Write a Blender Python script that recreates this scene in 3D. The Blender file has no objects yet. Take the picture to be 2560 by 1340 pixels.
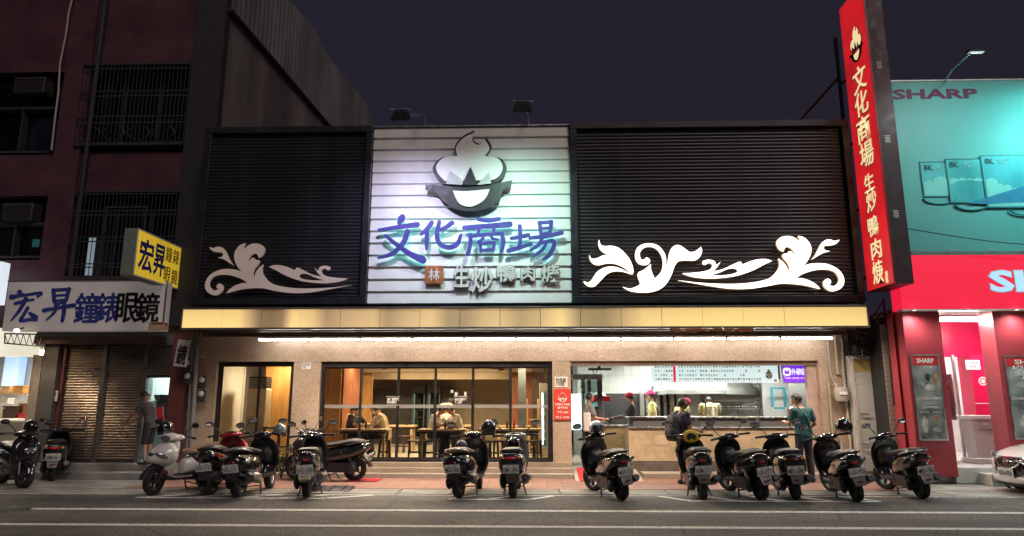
import bpy, bmesh, math, random
from mathutils import Vector, Matrix, Euler

# ------------------------------------------------------------ camera, sky, light, exposure
SC = bpy.context.scene
COL = SC.collection
R = math.radians
FPX, PITCH, YAW, EYE = 1725.0, R(11.2), R(1.65), 1.6
cam = bpy.data.cameras.new('camera')
cam_o = bpy.data.objects.new('camera', cam)
COL.objects.link(cam_o)
cam.sensor_width = 36.0
cam.lens = FPX / 2560 * 36
cam.clip_start = 0.1
cam.clip_end = 400
cam_o.location = (0, 0, EYE)
cam_o.rotation_euler = (R(90) + PITCH, 0, YAW)
SC.camera = cam_o

world = bpy.data.worlds.new('World')
SC.world = world
world.use_nodes = True
wn = world.node_tree
bgn = wn.nodes['Background']
sky = wn.nodes.new('ShaderNodeTexSky')
sky.sky_type = 'NISHITA'
sky.sun_disc = False
sky.sun_elevation = R(-4)
sky.sun_rotation = R(200)
wadd = wn.nodes.new('ShaderNodeMix')
wadd.data_type = 'RGBA'
wadd.inputs[0].default_value = 0.06
wadd.inputs[6].default_value = (0.0170, 0.0150, 0.0255, 1)      # even town glow on night cloud
wn.links.new(sky.outputs[0], wadd.inputs[7])
wn.links.new(wadd.outputs[2], bgn.inputs[0])
bgn.inputs[1].default_value = 1.0

sun = bpy.data.lights.new('street_glow', 'SUN')  # stands in for unseen street lamps behind the camera
sun.energy = 0.85
sun.angle = R(25)
sun.color = (1.0, 0.82, 0.74)
sun_o = bpy.data.objects.new('street_glow', sun)
COL.objects.link(sun_o)
sun_o.rotation_euler = (R(50), 0, R(28))

SC.view_settings.view_transform = 'Standard'
SC.view_settings.look = 'None'
SC.view_settings.exposure = 0.0
SC.view_settings.gamma = 1.0
SC.view_settings.use_curve_mapping = False
SC.cycles.use_denoising = True
SC.cycles.max_bounces = 7
SC.cycles.diffuse_bounces = 3
SC.cycles.glossy_bounces = 3
SC.cycles.transparent_max_bounces = 12
SC.cycles.sample_clamp_indirect = 4.0
SC.cycles.caustics_reflective = False
SC.cycles.caustics_refractive = False

# ------------------------------------------------------------ picture pixel -> place, given a depth / height / side plane
_cp, _sp, _cy, _sy = math.cos(PITCH), math.sin(PITCH), math.cos(YAW), math.sin(YAW)
def ray(px, py):
    lx = px - 1280; v = 670 - py
    fw = FPX*_cp - v*_sp; up = FPX*_sp + v*_cp
    return lx*_cy - fw*_sy, lx*_sy + fw*_cy, up
def at(px, py, Y):
    a, b, c = ray(px, py); t = Y/b
    return Vector((a*t, Y, EYE + c*t))
def ground(px, py, z=0.0):
    a, b, c = ray(px, py); t = (z - EYE)/c
    return Vector((a*t, b*t, z))
def atx(px, py, X):
    a, b, c = ray(px, py); t = X/a
    return Vector((X, b*t, EYE + c*t))

# ------------------------------------------------------------ mesh helpers
class MB:
    def __init__(s): s.v = []; s.f = []
    def add(s, vs, fs):
        n = len(s.v); s.v += [tuple(p) for p in vs]; s.f += [tuple(i+n for i in f) for f in fs]; return s
    def b(s, x0, x1, y0, y1, z0, z1, m=None):
        vs = [(x0,y0,z0),(x1,y0,z0),(x1,y1,z0),(x0,y1,z0),(x0,y0,z1),(x1,y0,z1),(x1,y1,z1),(x0,y1,z1)]
        if m is not None: vs = [m @ Vector(p) for p in vs]
        return s.add(vs, [(3,2,1,0),(4,5,6,7),(0,1,5,4),(1,2,6,5),(2,3,7,6),(3,0,4,7)])
    def c(s, p, sz, m=None):
        x,y,z = p; a,b,c = [q/2 for q in sz]
        return s.b(x-a,x+a,y-b,y+b,z-c,z+c,m)
    def tube(s, pts, r, n=8, cap=True):
        P = [Vector(p) for p in pts]; k = len(P)
        rs = r if isinstance(r, (list, tuple)) else [r]*k
        up = None; rings = []
        for i in range(k):
            d = (P[min(i+1,k-1)] - P[max(i-1,0)]).normalized()
            if up is None:
                up = Vector((0,0,1)) if abs(d.z) < .9 else Vector((1,0,0))
            a = d.cross(up)
            if a.length < 1e-5: a = d.cross(Vector((0,1,0)))
            a.normalize(); b2 = a.cross(d).normalized(); up = b2
            rings.append([P[i] + (a*math.cos(2*math.pi*j/n) + b2*math.sin(2*math.pi*j/n))*rs[i] for j in range(n)])
        return s.loft(rings, cap)
    def loft(s, rings, cap=True, closed=True):
        n = len(rings[0]); vs = [p for q in rings for p in q]; fs = []
        for i in range(len(rings)-1):
            for j in range(n if closed else n-1):
                a = i*n+j; b2 = i*n+(j+1)%n
                fs.append((a, b2, b2+n, a+n))
        if cap and closed:
            fs.append(tuple(range(n))[::-1]); o = (len(rings)-1)*n
            fs.append(tuple(range(o, o+n)))
        return s.add(vs, fs)
    def lathe(s, prof, n=20, m=None, cap=False):
        rings = [[Vector((r*math.cos(2*math.pi*j/n), r*math.sin(2*math.pi*j/n), z)) for j in range(n)] for r, z in prof]
        if m is not None: rings = [[m @ p for p in q] for q in rings]
        return s.loft(rings, cap)
    def ell(s, c, r, nu=16, nv=10, m=None, z0=-1.0, z1=1.0):
        c = Vector(c); r = r if isinstance(r, (tuple, list)) else (r,r,r)
        rings = []
        for i in range(nv+1):
            t = math.asin(max(-1,min(1,z0))) + (math.asin(max(-1,min(1,z1)))-math.asin(max(-1,min(1,z0))))*i/nv
            q = []
            for j in range(nu):
                p = Vector((r[0]*math.cos(t)*math.cos(2*math.pi*j/nu), r[1]*math.cos(t)*math.sin(2*math.pi*j/nu), r[2]*math.sin(t)))
                if m is not None: p = m @ p
                q.append(c+p)
            rings.append(q)
        return s.loft(rings, True)
    def mesh(s, smooth=False, ang=38, weld=False):
        me = bpy.data.meshes.new('m'); me.from_pydata(s.v, [], s.f)
        if weld:
            bm = bmesh.new(); bm.from_mesh(me)
            bmesh.ops.remove_doubles(bm, verts=bm.verts, dist=1e-5)
            bmesh.ops.recalc_face_normals(bm, faces=bm.faces); bm.to_mesh(me); bm.free()
        me.update()
        if smooth:
            me.shade_smooth(); me.set_sharp_from_angle(angle=R(ang))
        return me

def wm(o):
    m = o.matrix_basis.copy()
    if o.parent: m = wm(o.parent) @ o.matrix_parent_inverse @ m
    return m
def O(name, me, mat, parent=None, loc=(0,0,0), rot=(0,0,0), scale=(1,1,1), world=False, smooth=False, bevel=0, label=None, kind=None, ang=38):
    if isinstance(me, MB): me = me.mesh(smooth, ang)
    if not me.materials: me.materials.append(None)
    o = bpy.data.objects.new(name, me); COL.objects.link(o)
    o.location = loc; o.rotation_euler = rot; o.scale = scale
    o.material_slots[0].link = 'OBJECT'; o.material_slots[0].material = mat
    if parent:
        o.parent = parent
        if world: o.matrix_parent_inverse = wm(parent).inverted()
    if bevel:
        md = o.modifiers.new('b', 'BEVEL'); md.width = bevel; md.segments = 2; md.limit_method = 'ANGLE'
    if label: o['label'] = label
    if kind: o['kind'] = kind
    return o
def W(name, me, mat, parent, **k): return O(name, me, mat, parent, world=True, **k)
def tag(o, label, cat, group=None):
    o['label'] = label; o['category'] = cat
    if group: o['group'] = group
    return o
def T(name, label, cat, loc=(0,0,0), rotz=0, group=None):
    o = bpy.data.objects.new(name, None); COL.objects.link(o)
    o.empty_display_size = .2; o.location = loc; o.rotation_euler = (0,0,rotz)
    return tag(o, label, cat, group)
def S(name, me, mat, **k): return O(name, me, mat, kind='structure', **k)
def bx(x0,x1,y0,y1,z0,z1): return MB().b(x0,x1,y0,y1,z0,z1)

def smooth_pts(pts, n=5, closed=True):
    """Catmull-Rom through points; a third item 1 marks a sharp corner."""
    P = [Vector((p[0], p[1])) for p in pts]; C = [len(p) > 2 for p in pts]; k = len(P); out = []
    for i in range(k if closed else k-1):
        p1 = P[i]; p2 = P[(i+1)%k]
        p0 = P[i-1] if (closed or i > 0) else p1
        p3 = P[(i+2)%k] if (closed or i+2 < k) else p2
        if C[i]: p0 = p1*1.0
        if C[(i+1)%k]: p3 = p2*1.0
        for j in range(n):
            t = j/n
            out.append(0.5*((2*p1) + (p2-p0)*t + (2*p0-5*p1+4*p2-p3)*t*t + (3*p1-p0-3*p2+p3)*t**3))
    if not closed: out.append(P[-1])
    return out
def flat_shape(loops, ext, bevel=0.0, name='s'):
    """closed 2-D outlines (first outer, others holes or islands) -> a plate of thickness 2*ext, facing +Z."""
    c = bpy.data.curves.new(name, 'CURVE'); c.dimensions = '2D'; c.fill_mode = 'BOTH'; c.extrude = ext
    c.bevel_depth = bevel; c.bevel_resolution = 1
    for lp in loops:
        sp = c.splines.new('POLY'); sp.points.add(len(lp)-1)
        for q, p in zip(sp.points, lp): q.co = (p[0], p[1], 0, 1)
        sp.use_cyclic_u = True
    o = bpy.data.objects.new('tmp', c); COL.objects.link(o)
    me = bpy.data.meshes.new_from_object(o.evaluated_get(bpy.context.evaluated_depsgraph_get()))
    bpy.data.objects.remove(o); bpy.data.curves.remove(c)
    me.materials.clear(); return me
_tx = {}
def TXT(s, w=None, h=None, ext=0.004, bold=0.0, space=1.0, line=1.0):
    key = (s, w, h, ext, bold, space, line)
    if key in _tx: return _tx[key]
    c = bpy.data.curves.new('t', 'FONT'); c.body = s; c.extrude = ext; c.offset = bold; c.resolution_u = 2
    c.space_character = space; c.space_line = line
    if '\n' in s: c.align_x = 'LEFT'
    o = bpy.data.objects.new('tmp', c); COL.objects.link(o)
    me = bpy.data.meshes.new_from_object(o.evaluated_get(bpy.context.evaluated_depsgraph_get()))
    bpy.data.objects.remove(o); bpy.data.curves.remove(c)
    xs = [v.co.x for v in me.vertices] or [0, 1]; ys = [v.co.y for v in me.vertices] or [0, 1]
    ax, ay = (min(xs)+max(xs))/2, (min(ys)+max(ys))/2; sw, sh = max(xs)-min(xs) or 1, max(ys)-min(ys) or 1
    kx = w/sw if w else h/sh; ky = h/sh if h else kx
    for v in me.vertices: v.co = ((v.co.x-ax)*kx, (v.co.y-ay)*ky, v.co.z)
    me.materials.clear(); _tx[key] = me; return me
FACE = (R(90), 0, 0)          # a plate drawn in XY turned to face the street (-Y)

# ------------------------------------------------------------ materials
_m = {}
def pm(name, col, rough=.6, metal=0.0, var=.12, scale=6.0, bump=0.0, bscale=None, coat=0.0, detail=4, spec=.5, stretch=None, rvar=.1):
    if name in _m: return _m[name]
    m = bpy.data.materials.new(name); m.use_nodes = True; nt = m.node_tree; N = nt.nodes; L = nt.links
    p = N['Principled BSDF']; p.inputs['Metallic'].default_value = metal
    p.inputs['Coat Weight'].default_value = coat; p.inputs['Coat Roughness'].default_value = .08
    p.inputs['Specular IOR Level'].default_value = spec
    tc = N.new('ShaderNodeTexCoord'); mp = N.new('ShaderNodeMapping')
    L.new(tc.outputs['Object'], mp.inputs[0])
    if stretch: mp.inputs['Scale'].default_value = stretch
    nz = N.new('ShaderNodeTexNoise'); nz.inputs['Scale'].default_value = scale; nz.inputs['Detail'].default_value = detail
    L.new(mp.outputs[0], nz.inputs['Vector'])
    rp = N.new('ShaderNodeValToRGB')
    rp.color_ramp.elements[0].position = .3; rp.color_ramp.elements[1].position = .7
    a = [max(0, q*(1-var)) for q in col]; b = [min(1, q*(1+var)) for q in col]
    rp.color_ramp.elements[0].color = (*a, 1); rp.color_ramp.elements[1].color = (*b, 1)
    L.new(nz.outputs['Fac'], rp.inputs[0]); L.new(rp.outputs[0], p.inputs['Base Color'])
    mr = N.new('ShaderNodeMapRange'); mr.inputs['From Min'].default_value = .3; mr.inputs['From Max'].default_value = .7
    mr.inputs['To Min'].default_value = max(.02, rough-rvar); mr.inputs['To Max'].default_value = min(1, rough+rvar)
    L.new(nz.outputs['Fac'], mr.inputs['Value']); L.new(mr.outputs[0], p.inputs['Roughness'])
    if bump:
        n2 = N.new('ShaderNodeTexNoise'); n2.inputs['Scale'].default_value = bscale or scale*6; n2.inputs['Detail'].default_value = 5
        L.new(mp.outputs[0], n2.inputs['Vector'])
        bu = N.new('ShaderNodeBump'); bu.inputs['Strength'].default_value = bump; bu.inputs['Distance'].default_value = .01
        L.new(n2.outputs['Fac'], bu.inputs['Height']); L.new(bu.outputs[0], p.inputs['Normal'])
    _m[name] = m; return m
def em(name, col, strength, base=(.6,.6,.6), var=0.0, scale=3.0):
    if name in _m: return _m[name]
    m = bpy.data.materials.new(name); m.use_nodes = True; nt = m.node_tree; p = nt.nodes['Principled BSDF']
    p.inputs['Base Color'].default_value = (*base, 1); p.inputs['Roughness'].default_value = .4
    p.inputs['Emission Color'].default_value = (*col, 1); p.inputs['Emission Strength'].default_value = strength
    if var:
        tc = nt.nodes.new('ShaderNodeTexCoord'); nz = nt.nodes.new('ShaderNodeTexNoise'); nz.inputs['Scale'].default_value = scale
        mr = nt.nodes.new('ShaderNodeMapRange'); mr.inputs['From Min'].default_value = .3; mr.inputs['From Max'].default_value = .7
        mr.inputs['To Min'].default_value = strength*(1-var); mr.inputs['To Max'].default_value = strength*(1+var)
        nt.links.new(tc.outputs['Object'], nz.inputs['Vector']); nt.links.new(nz.outputs['Fac'], mr.inputs['Value'])
        nt.links.new(mr.outputs[0], p.inputs['Emission Strength'])
    _m[name] = m; return m
def glass_mat(name, tint=(1,1,1), refl=1.0, rough=0.02, dirt=0.0):
    if name in _m: return _m[name]
    m = bpy.data.materials.new(name); m.use_nodes = True; nt = m.node_tree; N = nt.nodes; L = nt.links
    N.remove(N['Principled BSDF']); out = N['Material Output']
    tr = N.new('ShaderNodeBsdfTransparent'); tr.inputs[0].default_value = (*tint, 1)
    gl = N.new('ShaderNodeBsdfGlossy'); gl.inputs['Roughness'].default_value = rough; gl.inputs[0].default_value = (refl,refl,refl,1)
    fr = N.new('ShaderNodeFresnel'); fr.inputs[0].default_value = 1.5
    mx = N.new('ShaderNodeMixShader'); L.new(fr.outputs[0], mx.inputs[0]); L.new(tr.outputs[0], mx.inputs[1]); L.new(gl.outputs[0], mx.inputs[2])
    last = mx
    if dirt:
        df = N.new('ShaderNodeBsdfDiffuse'); df.inputs[0].default_value = (.7,.7,.7,1)
        m2 = N.new('ShaderNodeMixShader'); m2.inputs[0].default_value = dirt
        L.new(mx.outputs[0], m2.inputs[1]); L.new(df.outputs[0], m2.inputs[2]); last = m2
    L.new(last.outputs[0], out.inputs[0]); _m[name] = m; return m
def brick_mat(name, c1, c2, mortar, w, h, rough=.6, bump=.3, gap=.015, offset=.5, plane='XZ'):
    if name in _m: return _m[name]
    m = pm(name, c1, rough); nt = m.node_tree; N = nt.nodes; L = nt.links; p = N['Principled BSDF']
    tc = [n for n in N if n.type == 'TEX_COORD'][0]
    sep = N.new('ShaderNodeSeparateXYZ'); cmb = N.new('ShaderNodeCombineXYZ'); L.new(tc.outputs['Object'], sep.inputs[0])
    L.new(sep.outputs['XYZ'.index(plane[0])], cmb.inputs[0]); L.new(sep.outputs['XYZ'.index(plane[1])], cmb.inputs[1])
    br = N.new('ShaderNodeTexBrick'); L.new(cmb.outputs[0], br.inputs['Vector'])
    br.inputs['Color1'].default_value = (*c1,1); br.inputs['Color2'].default_value = (*c2,1); br.inputs['Mortar'].default_value = (*mortar,1)
    br.inputs['Scale'].default_value = 1; br.inputs['Mortar Size'].default_value = gap*.5; br.inputs['Brick Width'].default_value = w; br.inputs['Row Height'].default_value = h
    br.offset = offset
    mx = N.new('ShaderNodeMix'); mx.data_type = 'RGBA'; mx.blend_type = 'MULTIPLY'; mx.inputs[0].default_value = .8
    nz = [n for n in N if n.type == 'TEX_NOISE'][0]; nz.inputs['Scale'].default_value = 1.2
    r2 = N.new('ShaderNodeValToRGB'); r2.color_ramp.elements[0].color = (.55,.55,.55,1); r2.color_ramp.elements[1].color = (1,1,1,1)
    r2.color_ramp.elements[0].position = .3; r2.color_ramp.elements[1].position = .65
    L.new(nz.outputs['Fac'], r2.inputs[0]); L.new(br.outputs['Color'], mx.inputs[6]); L.new(r2.outputs[0], mx.inputs[7])
    L.new(mx.outputs[2], p.inputs['Base Color'])
    bu = N.new('ShaderNodeBump'); bu.inputs['Strength'].default_value = bump; bu.inputs['Distance'].default_value = .01; bu.invert = True
    L.new(br.outputs['Fac'], bu.inputs['Height']); L.new(bu.outputs[0], p.inputs['Normal'])
    return m
def speckle(name, cols, scale=90, rough=.45):
    """polished stone chips: voronoi cells of several tones"""
    if name in _m: return _m[name]
    m = pm(name, cols[0], rough, var=.1); nt = m.node_tree; N = nt.nodes; L = nt.links; p = N['Principled BSDF']
    tc = [n for n in N if n.type == 'TEX_COORD'][0]
    vo = N.new('ShaderNodeTexVoronoi'); vo.inputs['Scale'].default_value = scale; L.new(tc.outputs['Object'], vo.inputs['Vector'])
    sp = N.new('ShaderNodeSeparateColor'); L.new(vo.outputs['Color'], sp.inputs[0])
    rp = N.new('ShaderNodeValToRGB'); rp.color_ramp.interpolation = 'CONSTANT'
    e = rp.color_ramp.elements
    e[0].color = (*cols[0],1); e[1].position = 1/len(cols); e[1].color = (*cols[1],1)
    for i in range(2, len(cols)):
        q = e.new(i/len(cols)); q.color = (*cols[i],1)
    L.new(sp.outputs[0], rp.inputs[0])
    nz = [n for n in N if n.type == 'TEX_NOISE'][0]; nz.inputs['Scale'].default_value = .9; nz.inputs['Detail'].default_value = 6
    r2 = N.new('ShaderNodeValToRGB'); r2.color_ramp.elements[0].color = (.72,.70,.68,1); r2.color_ramp.elements[1].color = (1,1,1,1)
    r2.color_ramp.elements[0].position = .35; r2.color_ramp.elements[1].position = .6
    mx = N.new('ShaderNodeMix'); mx.data_type = 'RGBA'; mx.blend_type = 'MULTIPLY'; mx.inputs[0].default_value = .8
    L.new(nz.outputs['Fac'], r2.inputs[0]); L.new(rp.outputs[0], mx.inputs[6]); L.new(r2.outputs[0], mx.inputs[7]); L.new(mx.outputs[2], p.inputs['Base Color'])
    return m

M = dict(
    asphalt = pm('asphalt', (.105,.098,.097), .78, var=.30, scale=1.3, bump=.5, bscale=160, detail=10),
    concrete = pm('concrete', (.26,.245,.225), .85, var=.4, scale=1.6, bump=.35, bscale=30, detail=9),
    concrete_dark = pm('concrete_dark', (.13,.125,.12), .85, var=.35, scale=1.2, bump=.3, bscale=24, detail=8),
    line = pm('line_paint', (.78,.76,.72), .7, var=.28, scale=9, bump=.2, bscale=80, detail=8),
    granite = speckle('granite', [(.58,.45,.33),(.48,.37,.27),(.64,.52,.40),(.38,.29,.22),(.60,.47,.37)], 75, .35),
    step = speckle('step_stone', [(.40,.33,.26),(.34,.28,.22),(.46,.38,.31)], 60, .55),
    black = pm('black_plastic', (.022,.022,.026), .42, var=.3, scale=20),
    blackgloss = pm('black_gloss', (.012,.012,.015), .16, var=.2, scale=3, coat=1.0, rvar=.05),
    rubber = pm('rubber', (.018,.018,.019), .8, var=.3, scale=30),
    frame = pm('dark_frame', (.045,.040,.040), .38, metal=.5, var=.2, scale=4),
    dkmetal = pm('dark_metal', (.075,.075,.085), .42, metal=.6, var=.2, scale=3),
    slat = pm('slat_grey', (.034,.034,.042), .38, metal=.35, var=.18, scale=2.5),
    alu = pm('aluminium', (.55,.55,.55), .35, metal=.9, var=.15, scale=5),
    steel = pm('steel', (.60,.60,.58), .28, metal=1, var=.12, scale=2, rvar=.12),
    chrome = pm('chrome', (.75,.75,.76), .1, metal=1, var=.05, rvar=.04),
    white = pm('white_paint', (.74,.73,.70), .5, var=.06, scale=3),
    board = pm('sign_board', (.72,.72,.70), .45, var=.10, scale=1.6, detail=7),
    cream = pm('cream_wall', (.66,.60,.48), .7, var=.06, scale=2),
    ceiling = pm('ceiling_paint', (.74,.70,.60), .8, var=.05, scale=2),
    wood = pm('wood_orange', (.46,.235,.075), .42, var=.22, scale=2.2, stretch=(6,6,.6), detail=6, bump=.05),
    woodred = pm('wood_red', (.26,.095,.045), .38, var=.25, scale=2.2, stretch=(6,6,.5), detail=6),
    wooddk = pm('wood_dark', (.060,.030,.020), .45, var=.3, scale=4, stretch=(6,6,.8)),
    woodpale = pm('wood_pale', (.50,.36,.20), .45, var=.15, scale=3, stretch=(1,8,8)),
    floor = pm('floor_tile', (.40,.35,.28), .35, var=.12, scale=2),
    glass = glass_mat('pane_glass'), glassdark = glass_mat('tinted_glass', (.55,.55,.55)),
    glassfrost = glass_mat('frost_band', (.8,.8,.8), dirt=.35), glassgreen = glass_mat('counter_glass', (.45,.55,.52), .9),
    red = pm('red_paint', (.50,.025,.03), .35, var=.1, scale=3), mat_red = pm('red_carpet', (.42,.02,.03), .9, var=.3, scale=30, bump=.5),
    ink = pm('ink_black', (.018,.017,.02), .5), inkwhite = pm('ink_white', (.80,.79,.76), .5, var=.04), inkred = pm('ink_red', (.55,.03,.04), .5),
    plate = pm('plate_white', (.74,.77,.74), .4, var=.08, scale=14),
    skin = pm('skin', (.46,.26,.17), .5, var=.1, scale=12), skin2 = pm('skin_tan', (.36,.20,.13), .5, var=.1, scale=12),
    hair = pm('hair', (.016,.013,.012), .45, var=.3, scale=60),
)

def weather_asphalt(m):
    nt = m.node_tree; N = nt.nodes; L = nt.links; p = N['Principled BSDF']; tc = [n for n in N if n.type == 'TEX_COORD'][0]
    src = p.inputs['Base Color'].links[0].from_socket
    def noise(scale, stretch, detail=6):
        mp = N.new('ShaderNodeMapping'); mp.inputs['Scale'].default_value = stretch; L.new(tc.outputs['Object'], mp.inputs[0])
        nz = N.new('ShaderNodeTexNoise'); nz.inputs['Scale'].default_value = scale; nz.inputs['Detail'].default_value = detail; L.new(mp.outputs[0], nz.inputs['Vector']); return nz.outputs['Fac']
    def mult(col, fac, lo, hi, p0, p1):
        rp = N.new('ShaderNodeValToRGB'); rp.color_ramp.elements[0].position = p0; rp.color_ramp.elements[1].position = p1
        rp.color_ramp.elements[0].color = (lo,lo,lo,1); rp.color_ramp.elements[1].color = (hi,hi,hi*.98,1); L.new(fac, rp.inputs[0])
        mx = N.new('ShaderNodeMix'); mx.data_type = 'RGBA'; mx.blend_type = 'MULTIPLY'; mx.inputs[0].default_value = 1
        L.new(col, mx.inputs[6]); L.new(rp.outputs[0], mx.inputs[7]); return mx.outputs[2]
    c = mult(src, noise(24,(1,1,1),10), .50, 1.55, .36, .64)          # grain of the chippings
    c = mult(c, noise(.35,(1,3,1)), .72, 1.18, .40, .60)             # laid patches and tyre tracks along the road
    c = mult(c, noise(2.6,(1,1,1),8), .45, 1.0, .27, .36)            # oil spots
    vo = N.new('ShaderNodeTexVoronoi'); vo.feature = 'DISTANCE_TO_EDGE'; vo.inputs['Scale'].default_value = .45; L.new(tc.outputs['Object'], vo.inputs['Vector'])
    c = mult(c, vo.outputs['Distance'], .45, 1.0, .0, .012)          # cracks
    L.new(c, p.inputs['Base Color'])
weather_asphalt(M['asphalt'])
def worn_paint(m):
    nt = m.node_tree; N = nt.nodes; L = nt.links; p = N['Principled BSDF']; tc = [n for n in N if n.type == 'TEX_COORD'][0]
    src = p.inputs['Base Color'].links[0].from_socket; nz = N.new('ShaderNodeTexNoise'); nz.inputs['Scale'].default_value = 14; nz.inputs['Detail'].default_value = 9; nz.inputs['Roughness'].default_value = .7
    L.new(tc.outputs['Object'], nz.inputs['Vector']); rp = N.new('ShaderNodeValToRGB'); rp.color_ramp.elements[0].position = .33; rp.color_ramp.elements[1].position = .46; L.new(nz.outputs['Fac'], rp.inputs[0])
    mx = N.new('ShaderNodeMix'); mx.data_type = 'RGBA'; mx.inputs[6].default_value = (.11,.105,.10,1); L.new(rp.outputs[0], mx.inputs[0]); L.new(src, mx.inputs[7]); L.new(mx.outputs[2], p.inputs['Base Color'])
worn_paint(M['line'])
# ============================================================ ground
S('road', bx(-70,70,-40,13.0,-.2,0), M['asphalt'])
pave = S('pavement', bx(-70,70,13.005,70,-.25,-.012), M['concrete_dark'])
redtile = brick_mat('paving_tiles', (.31,.155,.115), (.26,.13,.10), (.14,.09,.075), .30, .30, .7, .5, .016, 0.0, 'XY')
W('tile_paving', bx(-7.95,7.3,13.78,16.28,-.2,0.012), redtile, pave)
W('concrete_apron', bx(-30,-7.96,13.78,16.2,-.2,0.008), M['concrete'], pave)
W('concrete_apron', bx(7.31,30,13.78,16.2,-.2,0.010), M['concrete'], pave)
random.seed(4)
slab = bx(-.49,.49,-.36,.36,-.15,0).mesh()
for i in range(25):
    W('gutter_slab', slab, M['concrete'], pave, loc=(-12.0+i*1.0, 13.395, .008+random.uniform(-.004,.006)), rot=(random.uniform(-.004,.004),0,random.uniform(-.006,.006)), bevel=.008)
def line(name, x0,y0,x1,y1,w, z=.004):
    a = Vector((x0,y0,0)); b = Vector((x1,y1,0)); n = (b-a).normalized().cross(Vector((0,0,1)))*w/2
    S(name, MB().add([a-n+Vector((0,0,z)), b-n+Vector((0,0,z)), b+n+Vector((0,0,z)), a+n+Vector((0,0,z))], [(0,1,2,3)]), M['line'])
line('road_marking', -60,11.09,60,11.11,.17)
line('road_marking', -60,9.69,60,9.71,.16)
line('road_edge_line', -60,12.93,60,12.95,.07)
def bays(x0, x1, n, yo, slant, y1=12.9):
    line('bay_marking', x0, yo, x1, yo, .11)
    for i in range(n+1):
        x = x0+(x1-x0)*i/n
        line('bay_marking', x+.02, yo+.045, x+slant, y1, .11)
a, b = ground(345,1243), ground(820,1243); bays(a.x, b.x, 4, 12.43, .75)
a, b = ground(1120,1249), ground(1325,1249); bays(a.x, b.x, 2, 12.38, .42)
a, b = ground(1722,1254), ground(2205,1256); bays(a.x, b.x, 4, 12.28, -.38)
# round iron cover in the road, steel plates over the gutter
g = ground(12,1276)
mh = T('drain_cover', 'round iron drain cover in the road at the left edge', 'drain cover', (g.x,g.y,0))
O('rim', MB().lathe([(.0,.004),(.36,.004),(.36,.008),(.33,.008)],28), M['dkmetal'], mh)
for i in range(5): O('bar', bx(-.28+abs(i-2)*.04,.28-abs(i-2)*.04,-.03,.03,.006,.012), M['concrete_dark'], mh, loc=(0,-.22+i*.11,0))
for (px,py,w,lab) in ((815,1227,.95,'dark steel ramp plate on the kerb beside the scooter with the paper sticker'),):
    g = ground(px,py); t = T('ramp_plate', lab, 'ramp', (g.x,g.y,0))
    O('plate', MB().add([(-w/2,-.22,.012),(w/2,-.22,.012),(w/2,.26,.07),(-w/2,.26,.07),(-w/2,-.22,.006),(w/2,-.22,.006),(w/2,.26,.02),(-w/2,.26,.02)],[(0,1,2,3),(4,7,6,5),(0,4,5,1),(1,5,6,2),(2,6,7,3),(3,7,4,0)]), M['dkmetal'], t)
    for k in range(4): O('rib', bx(-.01,.01,-.2,.24,0,.01), M['frame'], t, loc=(-w/2+.12+k*.23,0,.045), rot=(.12,0,0))

# ============================================================ the restaurant
WY = 16.3
rest = T('restaurant', 'two storey stone fronted restaurant with glass doors, open kitchen and slatted upper front', 'restaurant', (0,WY,0))
rng = random.Random(2)
def stone(x0,x1,z0,z1,y0=WY,y1=WY+.3,nx=1,nm='stone_panel'):
    for i in range(nx):
        a = x0+(x1-x0)*i/nx; b = x0+(x1-x0)*(i+1)/nx
        W(nm, bx(a+.0015,b-.0015,y0+rng.uniform(0,.003),y1,z0,z1), M['granite'], rest, bevel=.003)
stone(-7.96,7.22,2.60,3.32,nx=8)
stone(-7.96,-7.47,.012,2.598); stone(-5.63,-4.99,.012,2.598); stone(.47,.90,.012,2.598); stone(6.62,7.22,.012,2.598)
W('dado', bx(7.221,7.35,16.28,16.6,0,3.3), M['concrete_dark'], rest)
for i,(y,z) in enumerate(((15.74,.105),(15.98,.205),(16.22,.305))):
    W('step', bx(-7.45,.90,y,16.62 if i==2 else y+.26,0 if i==0 else z-.10,z), M['step'], rest, bevel=.006)
W('step', bx(2.45,7.2,15.85,16.4,.012,.11), M['step'], rest, bevel=.006)
# shell of the building
shell = pm('shell_wall', (.16,.15,.15), .8, var=.15, scale=1)
W('rear_wall', bx(-7.7,7.2,27,27.2,0,7.9), shell, rest)
W('side_wall', bx(-7.94,-7.74,16.62,27,0,3.3), shell, rest)
W('side_wall', bx(7.22,7.34,16.62,27,0,7.9), shell, rest)
W('upper_wall', bx(-7.70,7.15,15.62,15.8,3.7,7.86), shell, rest)
W('roof_slab', bx(-7.70,7.2,15.82,27,7.70,7.86), shell, rest)
W('storey_floor', bx(-7.70,7.2,15.82,27,3.36,3.5), shell, rest)
# dining room and kitchen inside
W('room_floor', bx(-7.73,.9,16.63,26.9,.15,.300), M['floor'], rest)
W('room_floor', bx(.905,7.2,16.42,26.9,.05,.160), M['floor'], rest)
W('room_ceiling', bx(-7.73,.7,16.61,26.9,2.86,2.95), M['ceiling'], rest)
W('room_ceiling', bx(.95,7.2,16.61,26.9,2.80,2.95), M['white'], rest)
W('room_wall', bx(-7.73,.7,24.5,24.6,.3,2.86), pm('back_wall',(.28,.22,.15),.7), rest)
W('room_wall', bx(.74,.90,16.62,21.0,.3,2.86), pm('mid_wall',(.23,.20,.17),.6), rest)
W('ceiling_beam', bx(-7.73,.72,20.0,20.3,2.52,2.859), pm('beam',(.30,.23,.15),.6), rest)
W('ceiling_beam', bx(-7.73,.72,22.4,22.7,2.40,2.859), pm('beam',(.30,.23,.15),.6), rest)
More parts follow.
